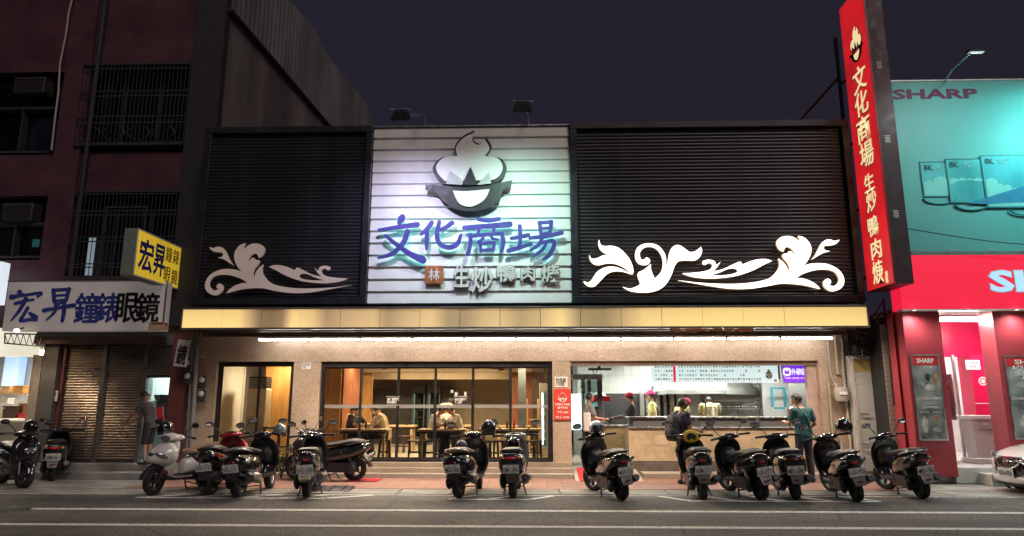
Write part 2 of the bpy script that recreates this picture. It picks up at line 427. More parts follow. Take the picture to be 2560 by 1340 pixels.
# glazed fronts
def glazed(x0,x1,z0,z1,xs,yf=WY+.14,head=.13,sill=.06,band=None,nm='sliding_door'):
    W('door_head', bx(x0,x1,yf-.04,yf+.08,z1-head,z1), M['frame'], rest, bevel=.004)
    W('door_sill', bx(x0,x1,yf-.05,yf+.09,z0,z0+sill), M['frame'], rest, bevel=.004)
    W('jamb', bx(x0,x0+.06,yf-.035,yf+.075,z0+sill,z1-head), M['frame'], rest)
    W('jamb', bx(x1-.08,x1,yf-.035,yf+.075,z0+sill,z1-head), M['frame'], rest)
    xs = [x0+.06]+xs+[x1-.08]
    for i in range(len(xs)-1):
        a, b = xs[i], xs[i+1]; y = yf + (.012 if i%2 else .03)
        m = MB(); w = .032
        m.b(a,a+w,y-.012,y+.012,z0+sill,z1-head); m.b(b-w,b,y-.012,y+.012,z0+sill,z1-head)
        m.b(a+w,b-w,y-.011,y+.011,z1-head-.03,z1-head); m.b(a+w,b-w,y-.011,y+.011,z0+sill,z0+sill+.035)
        d = W(nm, m, M['frame'], rest)
        W('pane', bx(a+w,b-w,y-.003,y+.003,z0+sill+.035,z1-head-.03), M['glass'], d)
        if band: W('frost_band', bx(a+w,b-w,y-.0045,y-.0035,band[0],band[1]), M['glassfrost'], d)
mx = [at(p,1000,WY+.15).x for p in (901,995,1088,1182,1276)]
glazed(-4.99,.47,.31,2.60,mx,band=(1.52,1.60))
glazed(-7.47,-5.63,.31,2.60,[at(645,1000,WY+.15).x],head=.08)
W('kitchen_head', bx(.90,6.62,WY+.10,WY+.28,2.50,2.60), pm('trim_beige',(.40,.32,.26),.5), rest)
W('window_trim', bx(6.40,6.62,WY+.14,WY+.30,.1,2.50), pm('trim_pink',(.50,.37,.31),.5), rest)

# ------------------------------------------------------------ light-box canopy over the pavement
can = T('canopy_sign', 'long yellow lit canopy light box over the restaurant front', 'light box', (0,14.7,3.2))
cm = bpy.data.materials.new('canopy_face'); cm.use_nodes = True
nt = cm.node_tree; p = nt.nodes['Principled BSDF']; p.inputs['Base Color'].default_value = (.48,.36,.19,1); p.inputs['Roughness'].default_value = .45
tc = nt.nodes.new('ShaderNodeTexCoord'); sx = nt.nodes.new('ShaderNodeSeparateXYZ'); nt.links.new(tc.outputs['Object'], sx.inputs[0])
mr = nt.nodes.new('ShaderNodeMapRange'); mr.inputs['From Min'].default_value = -7.6; mr.inputs['From Max'].default_value = 7.1
nt.links.new(sx.outputs[0], mr.inputs['Value'])
rp = nt.nodes.new('ShaderNodeValToRGB'); nt.links.new(mr.outputs[0], rp.inputs[0])
e = rp.color_ramp.elements                      # which of the tubes inside still burn: position along the box, glow
stops = [(0,.92),(.085,.95),(.115,.30),(.135,.24),(.15,.34),(.165,.95),(.195,.80),(.215,.45),(.25,.62),(.285,.70),(.305,.40),(.33,.60),(.37,.75),(.395,.36),(.42,.34),(.445,.60),(.47,.70),(.50,.45),(.53,.62),(.56,.90),(.585,.40),(.62,.34),(.65,.60),(.68,.88),(.75,.95),(.85,.98),(1,.9)]
e[0].position, e[1].position = stops[0][0], stops[-1][0]
e[0].color = (stops[0][1],)*3+(1,); e[1].color = (stops[-1][1],)*3+(1,)
stops = [(q,v**1.5) for q,v in stops]
for q,v in stops[1:-1]:
    k = e.new(q); k.color = (v,v,v,1)
rz = nt.nodes.new('ShaderNodeMapRange'); rz.inputs['From Min'].default_value = 3.2; rz.inputs['From Max'].default_value = 3.66   # tubes lie low in the box
rz.inputs['To Min'].default_value = 1.1; rz.inputs['To Max'].default_value = .78; nt.links.new(sx.outputs[2], rz.inputs['Value'])
mu = nt.nodes.new('ShaderNodeMath'); mu.operation = 'MULTIPLY'; nt.links.new(rp.outputs[0], mu.inputs[0]); nt.links.new(rz.outputs[0], mu.inputs[1])
cr = nt.nodes.new('ShaderNodeValToRGB'); cr.color_ramp.elements[0].color = (1,.62,.30,1); cr.color_ramp.elements[0].position = .3; cr.color_ramp.elements[1].color = (1,.70,.24,1)
nt.links.new(rp.outputs[0], cr.inputs[0]); nt.links.new(cr.outputs[0], p.inputs['Emission Color']); nt.links.new(mu.outputs[0], p.inputs['Emission Strength'])
CX0, CX1 = -7.62, 7.12
for i in range(17):
    a = CX0+.03+(CX1-CX0-.06)*i/17; b = CX0+.03+(CX1-CX0-.06)*(i+1)/17
    W('face_panel', bx(a+.006,b-.006,14.715+.004*(i%3),14.735+.004*(i%3),3.235,3.63), cm, can)
trim = pm('canopy_trim', (.23,.21,.19), .4, metal=.7, var=.15)
W('top_rail', bx(CX0,CX1,14.695,14.78,3.632,3.675), trim, can, bevel=.004)
W('bottom_rail', bx(CX0,CX1,14.695,14.80,3.19,3.233), trim, can, bevel=.004)
W('end_rail', bx(CX0,CX0+.03,14.697,14.78,3.2335,3.6315), trim, can); W('end_rail', bx(CX1-.03,CX1,14.697,14.78,3.2335,3.6315), trim, can)
W('top_cover', bx(CX0,CX1,14.781,15.6,3.60,3.66), M['dkmetal'], can)
W('back_panel', bx(CX0+.03,CX1-.03,14.85,14.88,3.24,3.60), M['dkmetal'], can)
soff = pm('soffit', (.085,.070,.060), .6, var=.4, scale=2, detail=8)
W('soffit_panel', bx(CX0,CX1,14.95,16.29,3.34,3.36), soff, can)
for i in range(14):
    W('soffit_joist', bx(CX0+.5+i*1.06,CX0+.56+i*1.06,14.82,16.25,3.26,3.338), soff, can)
W('soffit_purlin', bx(CX0,CX1,15.35,15.41,3.21,3.26), soff, can)
W('soffit_purlin', bx(CX0,CX1,15.77,15.83,3.145,3.26), soff, can)
# torn strips of board hanging from the soffit at the right
m = MB(); rg = random.Random(9)
for i in range(11):
    x = at(1670+i*20,828,15.0).x; w = rg.uniform(.12,.3)
    m.add([(x,14.9,3.26),(x+w,14.9,3.25),(x+w+rg.uniform(-.05,.1),15.0,3.14+rg.uniform(-.03,.05)),(x+.03,15.02,3.15+rg.uniform(-.04,.04)),(x,14.905,3.27),(x+w,14.905,3.26)],[(0,1,2,3),(3,2,5,4)])
W('torn_board', m, pm('torn_ply',(.38,.22,.10),.8,var=.3), can, label='torn peeling plywood under the canopy')

# ------------------------------------------------------------ fluorescent tubes and little downlights under the canopy
tube_em = em('tube_light', (1,.87,.76), 44)
x0, x1 = at(645,851,15.8).x, at(2083,846,15.8).x
ordn = ['first','second','third','fourth','fifth','sixth','seventh','eighth','ninth','tenth','eleventh','twelfth','thirteenth','fourteenth']
NT = 11
for i in range(NT):
    a = x0+(x1-x0)*i/NT; b = x0+(x1-x0)*(i+1)/NT
    t = T('tube_lamp', 'bright fluorescent tube under the canopy, %s from the left' % ordn[i], 'tube light', ((a+b)/2,15.8,3.07), 0, 'tubes along the canopy')
    L = b-a
    O('tube', MB().tube([(-L/2+.03,0,0),(L/2-.03,0,0)],.019,10), tube_em, t)
    O('batten', bx(-L/2+.005,L/2-.005,-.03,.03,.026,.07), M['white'], t)
    for s in (-1,1): O('holder', bx(s*(L/2-.016)-.012,s*(L/2-.016)+.012,-.022,.022,-.025,.026), M['white'], t)
spot_em = em('downlight', (1,.78,.52), 40)
def lamp(par,loc,aim,col,energy,size=R(120),kind='SPOT',soft=.1):
    l = bpy.data.lights.new('lamp_beam',kind); l.energy = energy; l.color = col; l.shadow_soft_size = soft
    if kind == 'SPOT': l.spot_size = size; l.spot_blend = 1
    o = bpy.data.objects.new('lamp_beam',l); COL.objects.link(o); o.parent = par
    m = (Vector(aim)-Vector(loc)).to_track_quat('-Z','Y').to_matrix().to_4x4(); m.translation = loc
    o.matrix_parent_inverse = wm(par).inverted(); o.matrix_basis = m; return o
dls = [(552,0),(657,.35),(756,1),(855,1),(960,1),(1065,1),(1180,1),(1300,1),(1440,1),(1560,1),(1700,1),(1840,1),(1985,1),(2112,.8)]
for i,(px,on_) in enumerate(dls):
    g = at(px,826,15.0)
    t = T('downlight', 'small round downlight behind the canopy edge, %s from the left' % ordn[i], 'downlight', (g.x,15.0,3.24), 0, 'downlights in the canopy')
    O('housing', MB().lathe([(.075,.095),(.08,0),(.062,0),(.055,.02)],16), M['white'], t, smooth=True)
    O('lens', MB().lathe([(.0,.012),(.056,.012)],14), spot_em if on_ == 1 else em('downlight_dim',(1,.8,.6),3.0), t)
    if on_: lamp(t,(g.x,15.0,3.235),(g.x,14.5,0),(1,.80,.61),205*on_,R(172),'SPOT',.06)
# ============================================================ upper front: white board sign between two dark slatted panels
PY = 15.2
def slat_panel(name, label, x0, x1, z0, z1, fw=.16):
    t = T(name, label, 'sign panel', ((x0+x1)/2,PY,z0))
    for nm,q in (('frame_rail',(x0,x1,z1-fw,z1)),('frame_rail',(x0,x1,z0,z0+fw)),('frame_post',(x0,x0+fw,z0+fw,z1-fw)),('frame_post',(x1-fw,x1,z0+fw,z1-fw))):
        W(nm, bx(q[0],q[1],PY-.10,PY+.16,q[2],q[3]), M['slat'], t, bevel=.012)
    W('backing', bx(x0+.01,x1-.01,PY+.10,PY+.15,z0+.01,z1-.01), M['ink'], t)
    n = 47; h = (z1-z0-2*fw)/n; L = x1-x0-2*fw-.004
    prof = [(0,.04),(-.030,.030),(-.040,.008),(-.030,0)]
    me = MB().add([(x,y,z*h/.05) for x in (-L/2,L/2) for y,z in ((.06,.048),(-.012,.046),(-.028,.030),(-.028,.016),(-.012,.002),(.06,0))],
        [(0,1,7,6),(1,2,8,7),(2,3,9,8),(3,4,10,9),(4,5,11,10),(0,5,4,3,2,1),(6,7,8,9,10,11)]).mesh(True, 50)
    for i in range(n): W('slat', me, M['slat'], t, loc=((x0+x1)/2,PY+.02,z0+fw+i*h))
    return t
ZT, ZB = 8.02, 3.79
XL0, XL1, XR0, XR1 = -7.66, -3.69, .90, 7.28
slat_panel('slatted_panel', 'dark grey slatted sign panel with the rose scroll, left of the white sign', XL0, XL1, ZB, ZT)
slat_panel('slatted_panel', 'dark grey slatted sign panel with the glowing scrolls, right of the white sign', XR0, XR1, ZB, ZT+.02)

sign = T('restaurant_sign', 'white boarded restaurant sign with big purple characters, lit from above', 'sign', ((XL1+XR0)/2,PY,ZB))
NB = 15; bh = (8.0-3.80)/NB; Lb = XR0-XL1-.02
bme = MB().add([(x,y,z) for x in (-Lb/2,Lb/2) for y,z in ((.06,bh),(.035,bh),(.028,bh*.93),(-.012,.035),(-.016,.022),(0,.012),(.03,.0),(.06,0))],
    [(i,i+1,i+9,i+8) for i in range(7)]+[tuple(range(7,-1,-1)),tuple(range(8,16))]).mesh(True,30)
for i in range(NB): W('board', bme, M['board'], sign, loc=((XL1+XR0)/2,PY,3.80+i*bh))
W('backing', bx(XL1+.005,XR0-.005,PY+.065,PY+.2,3.80,8.0), shell, sign)
W('top_cap', bx(XL1+.002,XR0-.002,PY-.02,PY+.2,8.003,8.03), M['alu'], sign)

# --- brush characters, drawn as strokes: (points, widths)
def ribbon(pts, ws, n=6):
    P = smooth_pts([(p[0],p[1]) for p in pts], n, False); k = len(P); wl = []
    for i in range(k):
        t = i/(k-1)*(len(ws)-1); j = min(int(t), len(ws)-2) if len(ws) > 1 else 0
        wl.append(ws[0] if len(ws) == 1 else ws[j]+(ws[j+1]-ws[j])*(t-j))
    L, Rr = [], []
    for i in range(k):
        d = (P[min(i+1,k-1)]-P[max(i-1,0)]).normalized(); q = Vector((-d.y,d.x))*wl[i]/2
        L.append(P[i]+q); Rr.append(P[i]-q)
    def cap(c, a, b, w):       # round end from a to b
        d = math.atan2((a-c).y,(a-c).x); return [c+Vector((math.cos(d-math.pi*j/5),math.sin(d-math.pi*j/5)))*w/2 for j in range(1,5)]
    return L + cap(P[-1], L[-1], Rr[-1], wl[-1]) + Rr[::-1] + cap(P[0], Rr[0], L[0], wl[0])
def strokes_mesh(strokes, depth, step=.0015):
    mb = MB()
    for i,(pts,ws) in enumerate(strokes):
        lp = ribbon(pts, ws)
        me = flat_shape([lp], depth/2)
        mb.add([(v.co.x,v.co.y,v.co.z+i*step) for v in me.vertices], [tuple(p.vertices) for p in me.polygons]); bpy.data.meshes.remove(me)
    return mb.mesh()
def crop_to_world(ox, oy, k, Y):
    c = Vector((0,0,0))
    def f(p):
        g = at(ox+p[0]/k, oy+p[1]/k, Y); return (g.x, g.z)
    return f
MAIN = [
 [([(308,762),(300,775),(288,796)],[36,44,26]), ([(164,842),(280,824),(398,808)],[18,26,34]), ([(338,850),(312,920),(245,985),(160,1012)],[32,30,26,12]), ([(205,876),(265,925),(350,985),(432,1024)],[20,26,34,46])],
 [([(486,796),(455,838),(420,868)],[28,28,14]), ([(456,838),(456,900),(454,956)],[26,26,18]), ([(610,797),(570,826),(524,846)],[28,26,16]), ([(532,792),(518,870),(535,925),(590,948),(642,925),(664,872)],[24,28,28,30,30,16])],
 [([(768,776),(830,782),(896,774)],[20,28,24]), ([(684,828),(820,818),(962,806)],[28,30,36]), ([(776,832),(768,862)],[20,18]), ([(866,828),(862,858)],[20,18]),
  ([(722,872),(722,920),(708,988)],[24,26,26]), ([(716,880),(820,868),(912,862)],[20,20,22]), ([(912,862),(922,915),(912,972)],[26,30,18]),
  ([(800,872),(795,895),(765,915)],[18,18,12]), ([(846,868),(855,892),(888,900)],[18,18,14]), ([(782,925),(785,972)],[18,18]), ([(778,924),(868,918)],[18,18]), ([(866,918),(862,966)],[18,18]), ([(786,966),(862,960)],[18,18])],
 [([(1022,818),(1026,890),(1018,950)],[26,26,24]), ([(972,892),(1020,884),(1074,872)],[22,24,26]), ([(952,968),(1010,952),(1092,926)],[26,26,20]),
  ([(1142,796),(1152,870)],[24,22]), ([(1140,798),(1216,792)],[22,22]), ([(1214,792),(1206,862)],[26,22]), ([(1150,832),(1206,828)],[16,16]), ([(1152,868),(1206,860)],[20,20]),
  ([(1084,890),(1180,880),(1278,858)],[20,26,26]), ([(1158,890),(1138,930),(1086,966)],[24,24,12]), ([(1150,922),(1222,908),(1228,945),(1200,995),(1164,1020)],[20,24,28,26,14]), ([(1184,920),(1160,962),(1104,1002)],[20,20,12])],
]
purple = pm('letter_purple', (.085,.07,.36), .4, var=.18, scale=5, detail=6)
halo = em('letter_halo', (.25,1.0,.92), 2.6)
f = crop_to_world(880,230,2.4367,PY-.14)
names = ['文','化','商','場']
for ch in MAIN:
    st = [([f(p) for p in pts],[w/2.4367*.00885 for w in ws]) for pts,ws in ch]
    o = W('character', strokes_mesh(st,.045), purple, sign, loc=(0,PY-.14,0), rot=FACE)
    W('led_backing', strokes_mesh([(p,[max(.02,w-.05) for w in ws]) for p,ws in st],.008,.0005), halo, o, loc=(0,PY-.095,0), rot=FACE)
    for (pts,ws) in st[:2]:
        q = pts[len(pts)//2]; W('stud', MB().tube([(q[0],PY-.10,q[1]),(q[0],PY+.03,q[1])],.008,6), M['alu'], o)
# --- seal and the row of small raised characters
g0, g1 = at(1063,664,PY-.08), at(1108,710,PY-.08)
sealm = pm('seal_orange', (.46,.15,.05), .5, var=.45, scale=9, detail=6)
so = W('seal', bx(g0.x,g1.x,PY-.10,PY-.06,g1.z,g0.z), sealm, sign, bevel=.02, label='square orange seal with a white character')
W('character', TXT('林',.25,.27,.006,.012), M['inkwhite'], so, loc=((g0.x+g1.x)/2,PY-.108,(g0.z+g1.z)/2), rot=FACE)
small = pm('letter_silver', (.80,.78,.74), .4, var=.12, scale=4)
for ch,xa,xb,ya,yb in (('生',1135,1172,662,718),('炒',1178,1232,668,732),('鴨',1243,1290,662,706),('肉',1302,1338,666,702),('焿',1352,1398,662,706)):
    a, b = at(xa,ya,PY-.08), at(xb,yb,PY-.08)
    W('character_edge', TXT(ch,b.x-a.x+.02,a.z-b.z+.02,.012,.03), pm('edge_shadow',(.12,.09,.07),.5), sign, loc=((a.x+b.x)/2,PY-.055,(a.z+b.z)/2), rot=FACE)  # dark outline plate painting the shadow round each character
    W('character', TXT(ch,b.x-a.x,a.z-b.z,.02,.02), small, sign, loc=((a.x+b.x)/2,PY-.08,(a.z+b.z)/2), rot=FACE)
# --- emblem: a plain wok over flames of food and steam in black and white (stands where the painted figure is)
def emb_loops():
    wok = smooth_pts([(-1.02,-.30,1),(-.78,-.36),(-.62,-.62),(-.30,-.90),(.08,-.98),(.45,-.90),(.74,-.66),(.84,-.34),(1.02,-.24,1),(1.06,-.02,1),(.72,-.10),(.30,-.20),(-.2,-.22),(-.62,-.16),(-1.02,-.12,1)],4)
    steam = smooth_pts([(-.60,-.10,1),(-.80,.16),(-.86,.46),(-.66,.74),(-.30,.80,1),(-.34,1.10),(-.16,1.42),(.14,1.62,1),(.10,1.34),(.26,1.18),(.44,1.36,1),(.56,1.06),(.44,.78,1),(.78,.70),(.92,.40),(.84,.10),(.68,-.06,1)],4)
    return wok, steam
def inset(lp, k, c): return [Vector((c[0]+(p[0]-c[0])*k, c[1]+(p[1]-c[1])*k)) for p in lp]
wok, steam = emb_loops()
def emblem(parent, cx, y, cz, sx, sz, dark, light, d=.03, rot=FACE, yaw=None):
    sc = lambda lp: [(p[0]*sx, p[1]*sz) for p in lp]
    l = (cx, y, cz); dv = Vector((0,-1,0)) if rot == FACE else Vector((-1,0,0))
    def put(nm, lp, m, k, par):
        return W(nm, flat_shape([sc(lp)], .004+d*.1), m, par, loc=Vector(l)+dv*k, rot=rot)
    e = put('emblem', steam, dark, 0, parent)
    put('steam', inset(steam,.90,(0,.62)), light, d*.55, e)
    put('wok', wok, dark, d*.9, e)
    put('wok_shine', smooth_pts([(-.36,-.34,1),(.0,-.36),(.52,-.30,1),(.40,-.62),(.10,-.84),(-.20,-.74)],4), light, d*1.35, e)
    for q in (((-.52,-.14),(-.42,.26),(-.20,.06),(-.06,-.18)),((-.14,-.18),(.06,.40),(.24,-.18)),((.22,-.18),(.50,.22),(.56,-.14))):
        put('food', [Vector(p) for p in q], dark if q[0][0] == -.14 else pm('food_grey',(.45,.45,.44),.5), d*1.8, e)
    return e
a, b = at(1066,326,PY-.15), at(1279,530,PY-.15)
emblem(sign, (a.x+b.x)/2, PY-.13, b.z+.38*(a.z-b.z), (b.x-a.x)/2.08, (a.z-b.z)/2.62, M['ink'], M['inkwhite'], .06)

# ------------------------------------------------------------ two floodlights on arms above the sign
def flood(label, px, py, aim, col, energy):
    g = at(px,py,13.0); t = T('floodlight', label, 'floodlight', (g.x,15.35,8.0))
    W('arm', MB().tube([(g.x+.10,15.36,8.0),(g.x+.10,15.2,8.3),(g.x+.02,13.1,g.z+.09)],.022,8), M['alu'], t)
    d = (Vector(aim)-g).normalized(); q = d.to_track_quat('-Z','Y').to_matrix().to_4x4(); q.translation = g
    hd = W('lamp_head', MB().add([q @ Vector(p) for p in ((-.19,-.15,-.04),(.19,-.15,-.04),(.19,.15,-.04),(-.19,.15,-.04),(-.12,-.09,.12),(.12,-.09,.12),(.12,.09,.12),(-.12,.09,.12))],[(0,1,5,4),(1,2,6,5),(2,3,7,6),(3,0,4,7),(4,5,6,7)]), M['black'], t)
    W('lens', MB().b(-.17,.17,-.13,.13,-.036,-.034,q), em('flood_lens_'+label[:6],col,.4), hd)
    W('bracket', MB().tube([q @ Vector((-.21,0,.0)), q @ Vector((-.21,0,.16)), q @ Vector((.21,0,.16)), q @ Vector((.21,0,.0))],.012,6), M['alu'], hd)
    l = bpy.data.lights.new('flood_beam','SPOT'); l.energy = energy; l.color = col; l.spot_size = R(128); l.spot_blend = 1.0; l.shadow_soft_size = .1
    lo = bpy.data.objects.new('flood_beam', l); COL.objects.link(lo); lo.parent = t
    m2 = q.copy(); m2.translation = g + d*.08
    lo.matrix_parent_inverse = wm(t).inverted(); lo.matrix_basis = m2
flood('left floodlight on a thin arm above the white sign', 1002, 292, (-2.6,15.1,4.5), (.72,.68,1.0), 400)
flood('right floodlight on a thin arm above the white sign', 1307, 272, (-.3,15.1,4.5), (.58,1.0,.84), 440)

# ------------------------------------------------------------ scroll ornaments
SA = [(1745,683,1),(1500,712),(1200,722),(1000,705),(850,665),(770,590),(742,520),(752,455,1),(700,500),(662,565),(657,622,1),(640,560),(660,500),(700,450),(712,415),(690,402),(668,402),(650,380),(625,384),(605,410),(582,430,1),(590,395),(620,350),(660,330),(690,345),(703,380,1),(740,360),(768,310),(765,265),(720,228),(650,220),(590,240),(540,287,1),(538,255),(558,218,1),(500,235),(450,290),(430,350),(440,420),(475,490),(515,535,1),(460,515),(380,505),(280,512),(190,550),(130,610),(107,670),(112,730),(150,775),(210,797),(260,785),(300,745),(306,700),(285,672),(260,668),(240,685),(236,712),(250,727),(215,745),(175,725),(152,680),(165,630),(200,590),(270,568),(350,568),(430,585),(520,620),(580,662,1),(520,662),(440,690),(380,730),(342,773,1),(420,752),(520,730),(640,718),(740,718),(850,740),(1000,765),(1150,773),(1300,762),(1500,728)]
SB = [(152,257,1),(200,270),(240,257),(290,262),(330,300),(360,360),(390,420),(425,465,1),(370,430),(310,395),(245,377,1),(290,370),(308,345),(290,318),(240,315),(195,305),(165,280)]
SC1 = [(818,480,1),(870,462),(940,462),(1020,480),(1110,518,1),(1125,492),(1150,492),(1210,520),(1300,565),(1400,590,1),(1360,545),(1325,487,1),(1350,512),(1372,522,1),(1375,500),(1400,475),(1450,468),(1495,480),(1500,505),(1475,518),(1440,498),(1410,510),(1405,535),(1430,570),(1500,592),(1600,605),(1700,610,1),(1600,645),(1450,662),(1300,655),(1150,630),(1000,575),(900,520)]
SCH = [(1155,575),(1190,555),(1250,562),(1330,598),(1435,630,1),(1330,632),(1230,622),(1165,600)]
def orn(parent, name, loops, f, m, Y=PY-.16, th=.05):
    L = [[f(p) for p in smooth_pts(lp,4)] for lp in loops]
    return W(name, flat_shape(L, th/2), m, parent, loc=(0,Y,0), rot=FACE)
rose = em('scroll_rose_glow', (1,.78,.68), .11, (.66,.54,.48), var=.2, scale=1.2)  # faint glow put into the material to brighten the scroll
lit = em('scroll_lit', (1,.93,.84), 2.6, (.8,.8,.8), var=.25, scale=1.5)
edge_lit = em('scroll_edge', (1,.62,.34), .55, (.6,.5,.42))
def lorn(t, nm, loops, f):
    o = orn(t,nm,loops,f,lit,PY-.165,.016); L = [[f(q) for q in smooth_pts(lp,4)] for lp in loops]
    W('edge_band', flat_shape(L,.035), edge_lit, o, loc=(0,PY-.119,0), rot=FACE)
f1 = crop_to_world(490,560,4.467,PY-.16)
t = T('scroll_ornament', 'rose coloured scroll ornament with added faint glow on the left slatted panel', 'ornament', (-6,PY-.2,4.1))
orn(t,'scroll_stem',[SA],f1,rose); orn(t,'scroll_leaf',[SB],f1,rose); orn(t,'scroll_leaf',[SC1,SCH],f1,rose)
def f2(p):        # the mirrored twin on the right, a little larger
    px = 2110-(p[0]-105)*(2110-1695)/(1745-105); py = 590+(p[1]-218)*(728-590)/(797-218)
    g = at(px,py,PY-.16); return (g.x,g.z)
t = T('scroll_ornament', 'glowing white scroll ornament with long tail, right end of the right panel', 'ornament', (5,PY-.2,4.1))
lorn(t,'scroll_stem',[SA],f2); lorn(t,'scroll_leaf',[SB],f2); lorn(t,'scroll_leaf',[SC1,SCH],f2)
f3 = crop_to_world(1420,560,3.368,PY-.16)
t = T('scroll_ornament', 'glowing white flower scroll with three leaves, left end of the right panel', 'ornament', (2,PY-.2,4.1))
D1 = [(262,133,1),(275,175),(310,187),(370,185),(430,205),(490,260),(530,320),(550,390),(545,425,1),(500,340),(440,280),(370,255),(310,245),(270,210),(255,165)]
D2 = [(178,262,1),(200,292),(240,290),(300,265),(370,262),(430,285),(490,340),(538,418,1),(470,365),(400,335),(330,330),(260,345),(215,335),(185,300)]
D3 = [(130,482,1),(170,492),(200,470),(240,410),(300,370),(370,360),(440,375),(536,424,1),(460,400),(390,398),(330,420),(280,470),(230,520),(190,528),(150,510)]
D4 = [(462,530,1),(520,545),(580,525),(608,500),(590,450),(592,410),(640,385),(697,338,1),(700,390),(730,460,1),(785,400),(800,320),(780,250),(740,205),(690,190),(640,200),(605,240),(610,290),(635,302),(660,283),(688,300),(684,330),(650,345),(600,335),(570,295),(568,240),(590,195),(640,168),(700,165),(760,185),(805,235),(825,290),(822,360),(805,435,1),(838,330),(852,250),(880,195),(930,178),(980,205),(1020,235),(1070,230),(1118,193,1),(1128,230),(1110,275),(1070,305),(990,305),(930,315),(895,360),(870,430),(830,500),(780,545),(700,572),(600,575),(520,562)]
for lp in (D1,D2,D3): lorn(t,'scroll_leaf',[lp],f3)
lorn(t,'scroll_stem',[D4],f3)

# ------------------------------------------------------------ tall red blade sign
BX, BY0, BY1 = 7.39, 14.07, 15.2
z0 = 4.02; z1 = 10.85
bl = T('blade_sign', 'tall red vertical blade sign with cream characters at the right end of the restaurant', 'sign', (BX,14.6,z0))
bm = em('blade_red', (1,.02,.03), .55, (.5,.03,.03), var=.25, scale=.9)
W('lit_face', bx(BX-.006,BX,BY0,BY1,z0+.02,z1), bm, bl)
W('box', bx(BX+.001,BX+.40,BY0,BY1,z0,z1), pm('maroon_box',(.05,.010,.018),.5,var=.2), bl, bevel=.01)
W('edge_trim', bx(BX-.012,BX+.02,BY0-.015,BY0-.001,z0,z1), M['red'], bl)
creamL = em('blade_cream', (1,.80,.42), .85, (.7,.6,.4))
# characters on the face that looks left (-X): text x runs toward the street
SIDE = (R(90),0,R(-90))
def face_pt(px, py): g = atx(px,py,BX); return g
for ch,px,py,h in (('文',2150,197,.62),('化',2155,257,.58),('商',2160,322,.60),('場',2168,385,.60),('生',2174,456,.42),('炒',2180,500,.52),('鴨',2184,565,.46),('肉',2192,622,.46),('焿',2196,680,.52)):
    g = face_pt(px,py)
    o = W('character', TXT(ch,.62 if h > .55 else .46,h,.003,.02), M['ink'], bl, loc=(BX-.010,g.y+.012,g.z-.012), rot=SIDE)
    W('character_face', TXT(ch,.60 if h > .55 else .44,h-.02,.003,.012), creamL, o, loc=(BX-.015,g.y,g.z), rot=SIDE)
g = face_pt(2218,692); W('seal', TXT('商標',.10,.26,.002,.0), creamL, bl, loc=(BX-.012,g.y,g.z), rot=SIDE)
g = face_pt(2141,108); emblem(bl, BX-.009, g.y, g.z-.12, .30, .34, M['ink'], creamL, .02, SIDE)
for zz in (8.9,7.2,5.55):
    for k in range(5): W('vent_slot', bx(BX+.13,BX+.24,BY0-.006,BY0+.01,zz-k*.035,zz-k*.035+.016), M['inkwhite'], bl)
for zz in (4.4,6.0,7.6,9.2): W('bracket', MB().tube([(BX+.2,BY1,zz),(BX+.1,15.75,zz)],.03,6), M['dkmetal'], bl)
W('support_post', MB().tube([(BX+.08,15.7,3.4),(BX+.08,15.7,10.4)],.05,8), M['dkmetal'], bl)
W('guy_bar', MB().tube([(BX+.1,15.7,9.4),(6.2,21,7.9)],.035,6), pm('rust_bar',(.20,.12,.06),.7,var=.3), bl)
# ============================================================ brick building on the left
LY = 16.0
lb = T('brick_building', 'dark red tiled apartment building with barred windows and roller shutters on the left', 'building', (-10,LY,0))
brick = brick_mat('facade_tiles', (.125,.042,.056), (.10,.036,.05), (.055,.035,.048), .22, .065, .5, .35, .012)
LX1 = -7.78
def px_x(px, py, Y=LY): return at(px,py,Y).x
def px_z(px, py, Y=LY): return at(px,py,Y).z
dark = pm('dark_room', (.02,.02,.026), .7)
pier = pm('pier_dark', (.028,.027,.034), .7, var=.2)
wins = [(px_x(178,600),px_x(452,600),px_z(300,697),px_z(300,486)), (px_x(200,280),px_x(478,280),px_z(330,370),px_z(330,170)),
        (-16.5,px_x(118,560),px_z(60,640),px_z(60,500)), (-17,px_x(135,270),px_z(60,378),px_z(60,190))]
xm = px_x(178,440)     # pilaster between the window columns
# facade as wall strips round the openings
def strip(x0,x1,z0,z1,y=LY,m=brick,nm='wall'): W(nm, bx(x0,x1,y,y+.25,z0,z1), m, lb)
xr = -8.55
A, B2, C, D2_ = wins
strip(A[0],xr,A[3],B2[2]-.12); strip(B2[0],xr,B2[3],14); strip(A[0],xr,3.4,A[2]-.02)
strip(-18,C[1],C[3]+.1,D2_[2]-.1); strip(-18,C[1],D2_[3]+.1,14); strip(-18,C[1],3.4,C[2]-.1)
strip(C[1],A[0],3.4,14,LY-.10,brick,'pilaster')
strip(xr,LX1,3.4,14,LY-.15,pier,'corner_pier')
W('roof_slab', bx(-18,LX1,16.3,30,13.9,14.1), pier, lb)
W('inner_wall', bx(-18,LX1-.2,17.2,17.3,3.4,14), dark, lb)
W('drain_pipe', MB().tube([(xm+.42,LY-.16,3.5),(xm+.42,LY-.16,14)],.06,10), pier, lb, smooth=True)
barm = pm('bar_grey', (.075,.07,.078), .5, metal=.4); framem = pm('old_frame', (.06,.055,.06), .5, metal=.3)
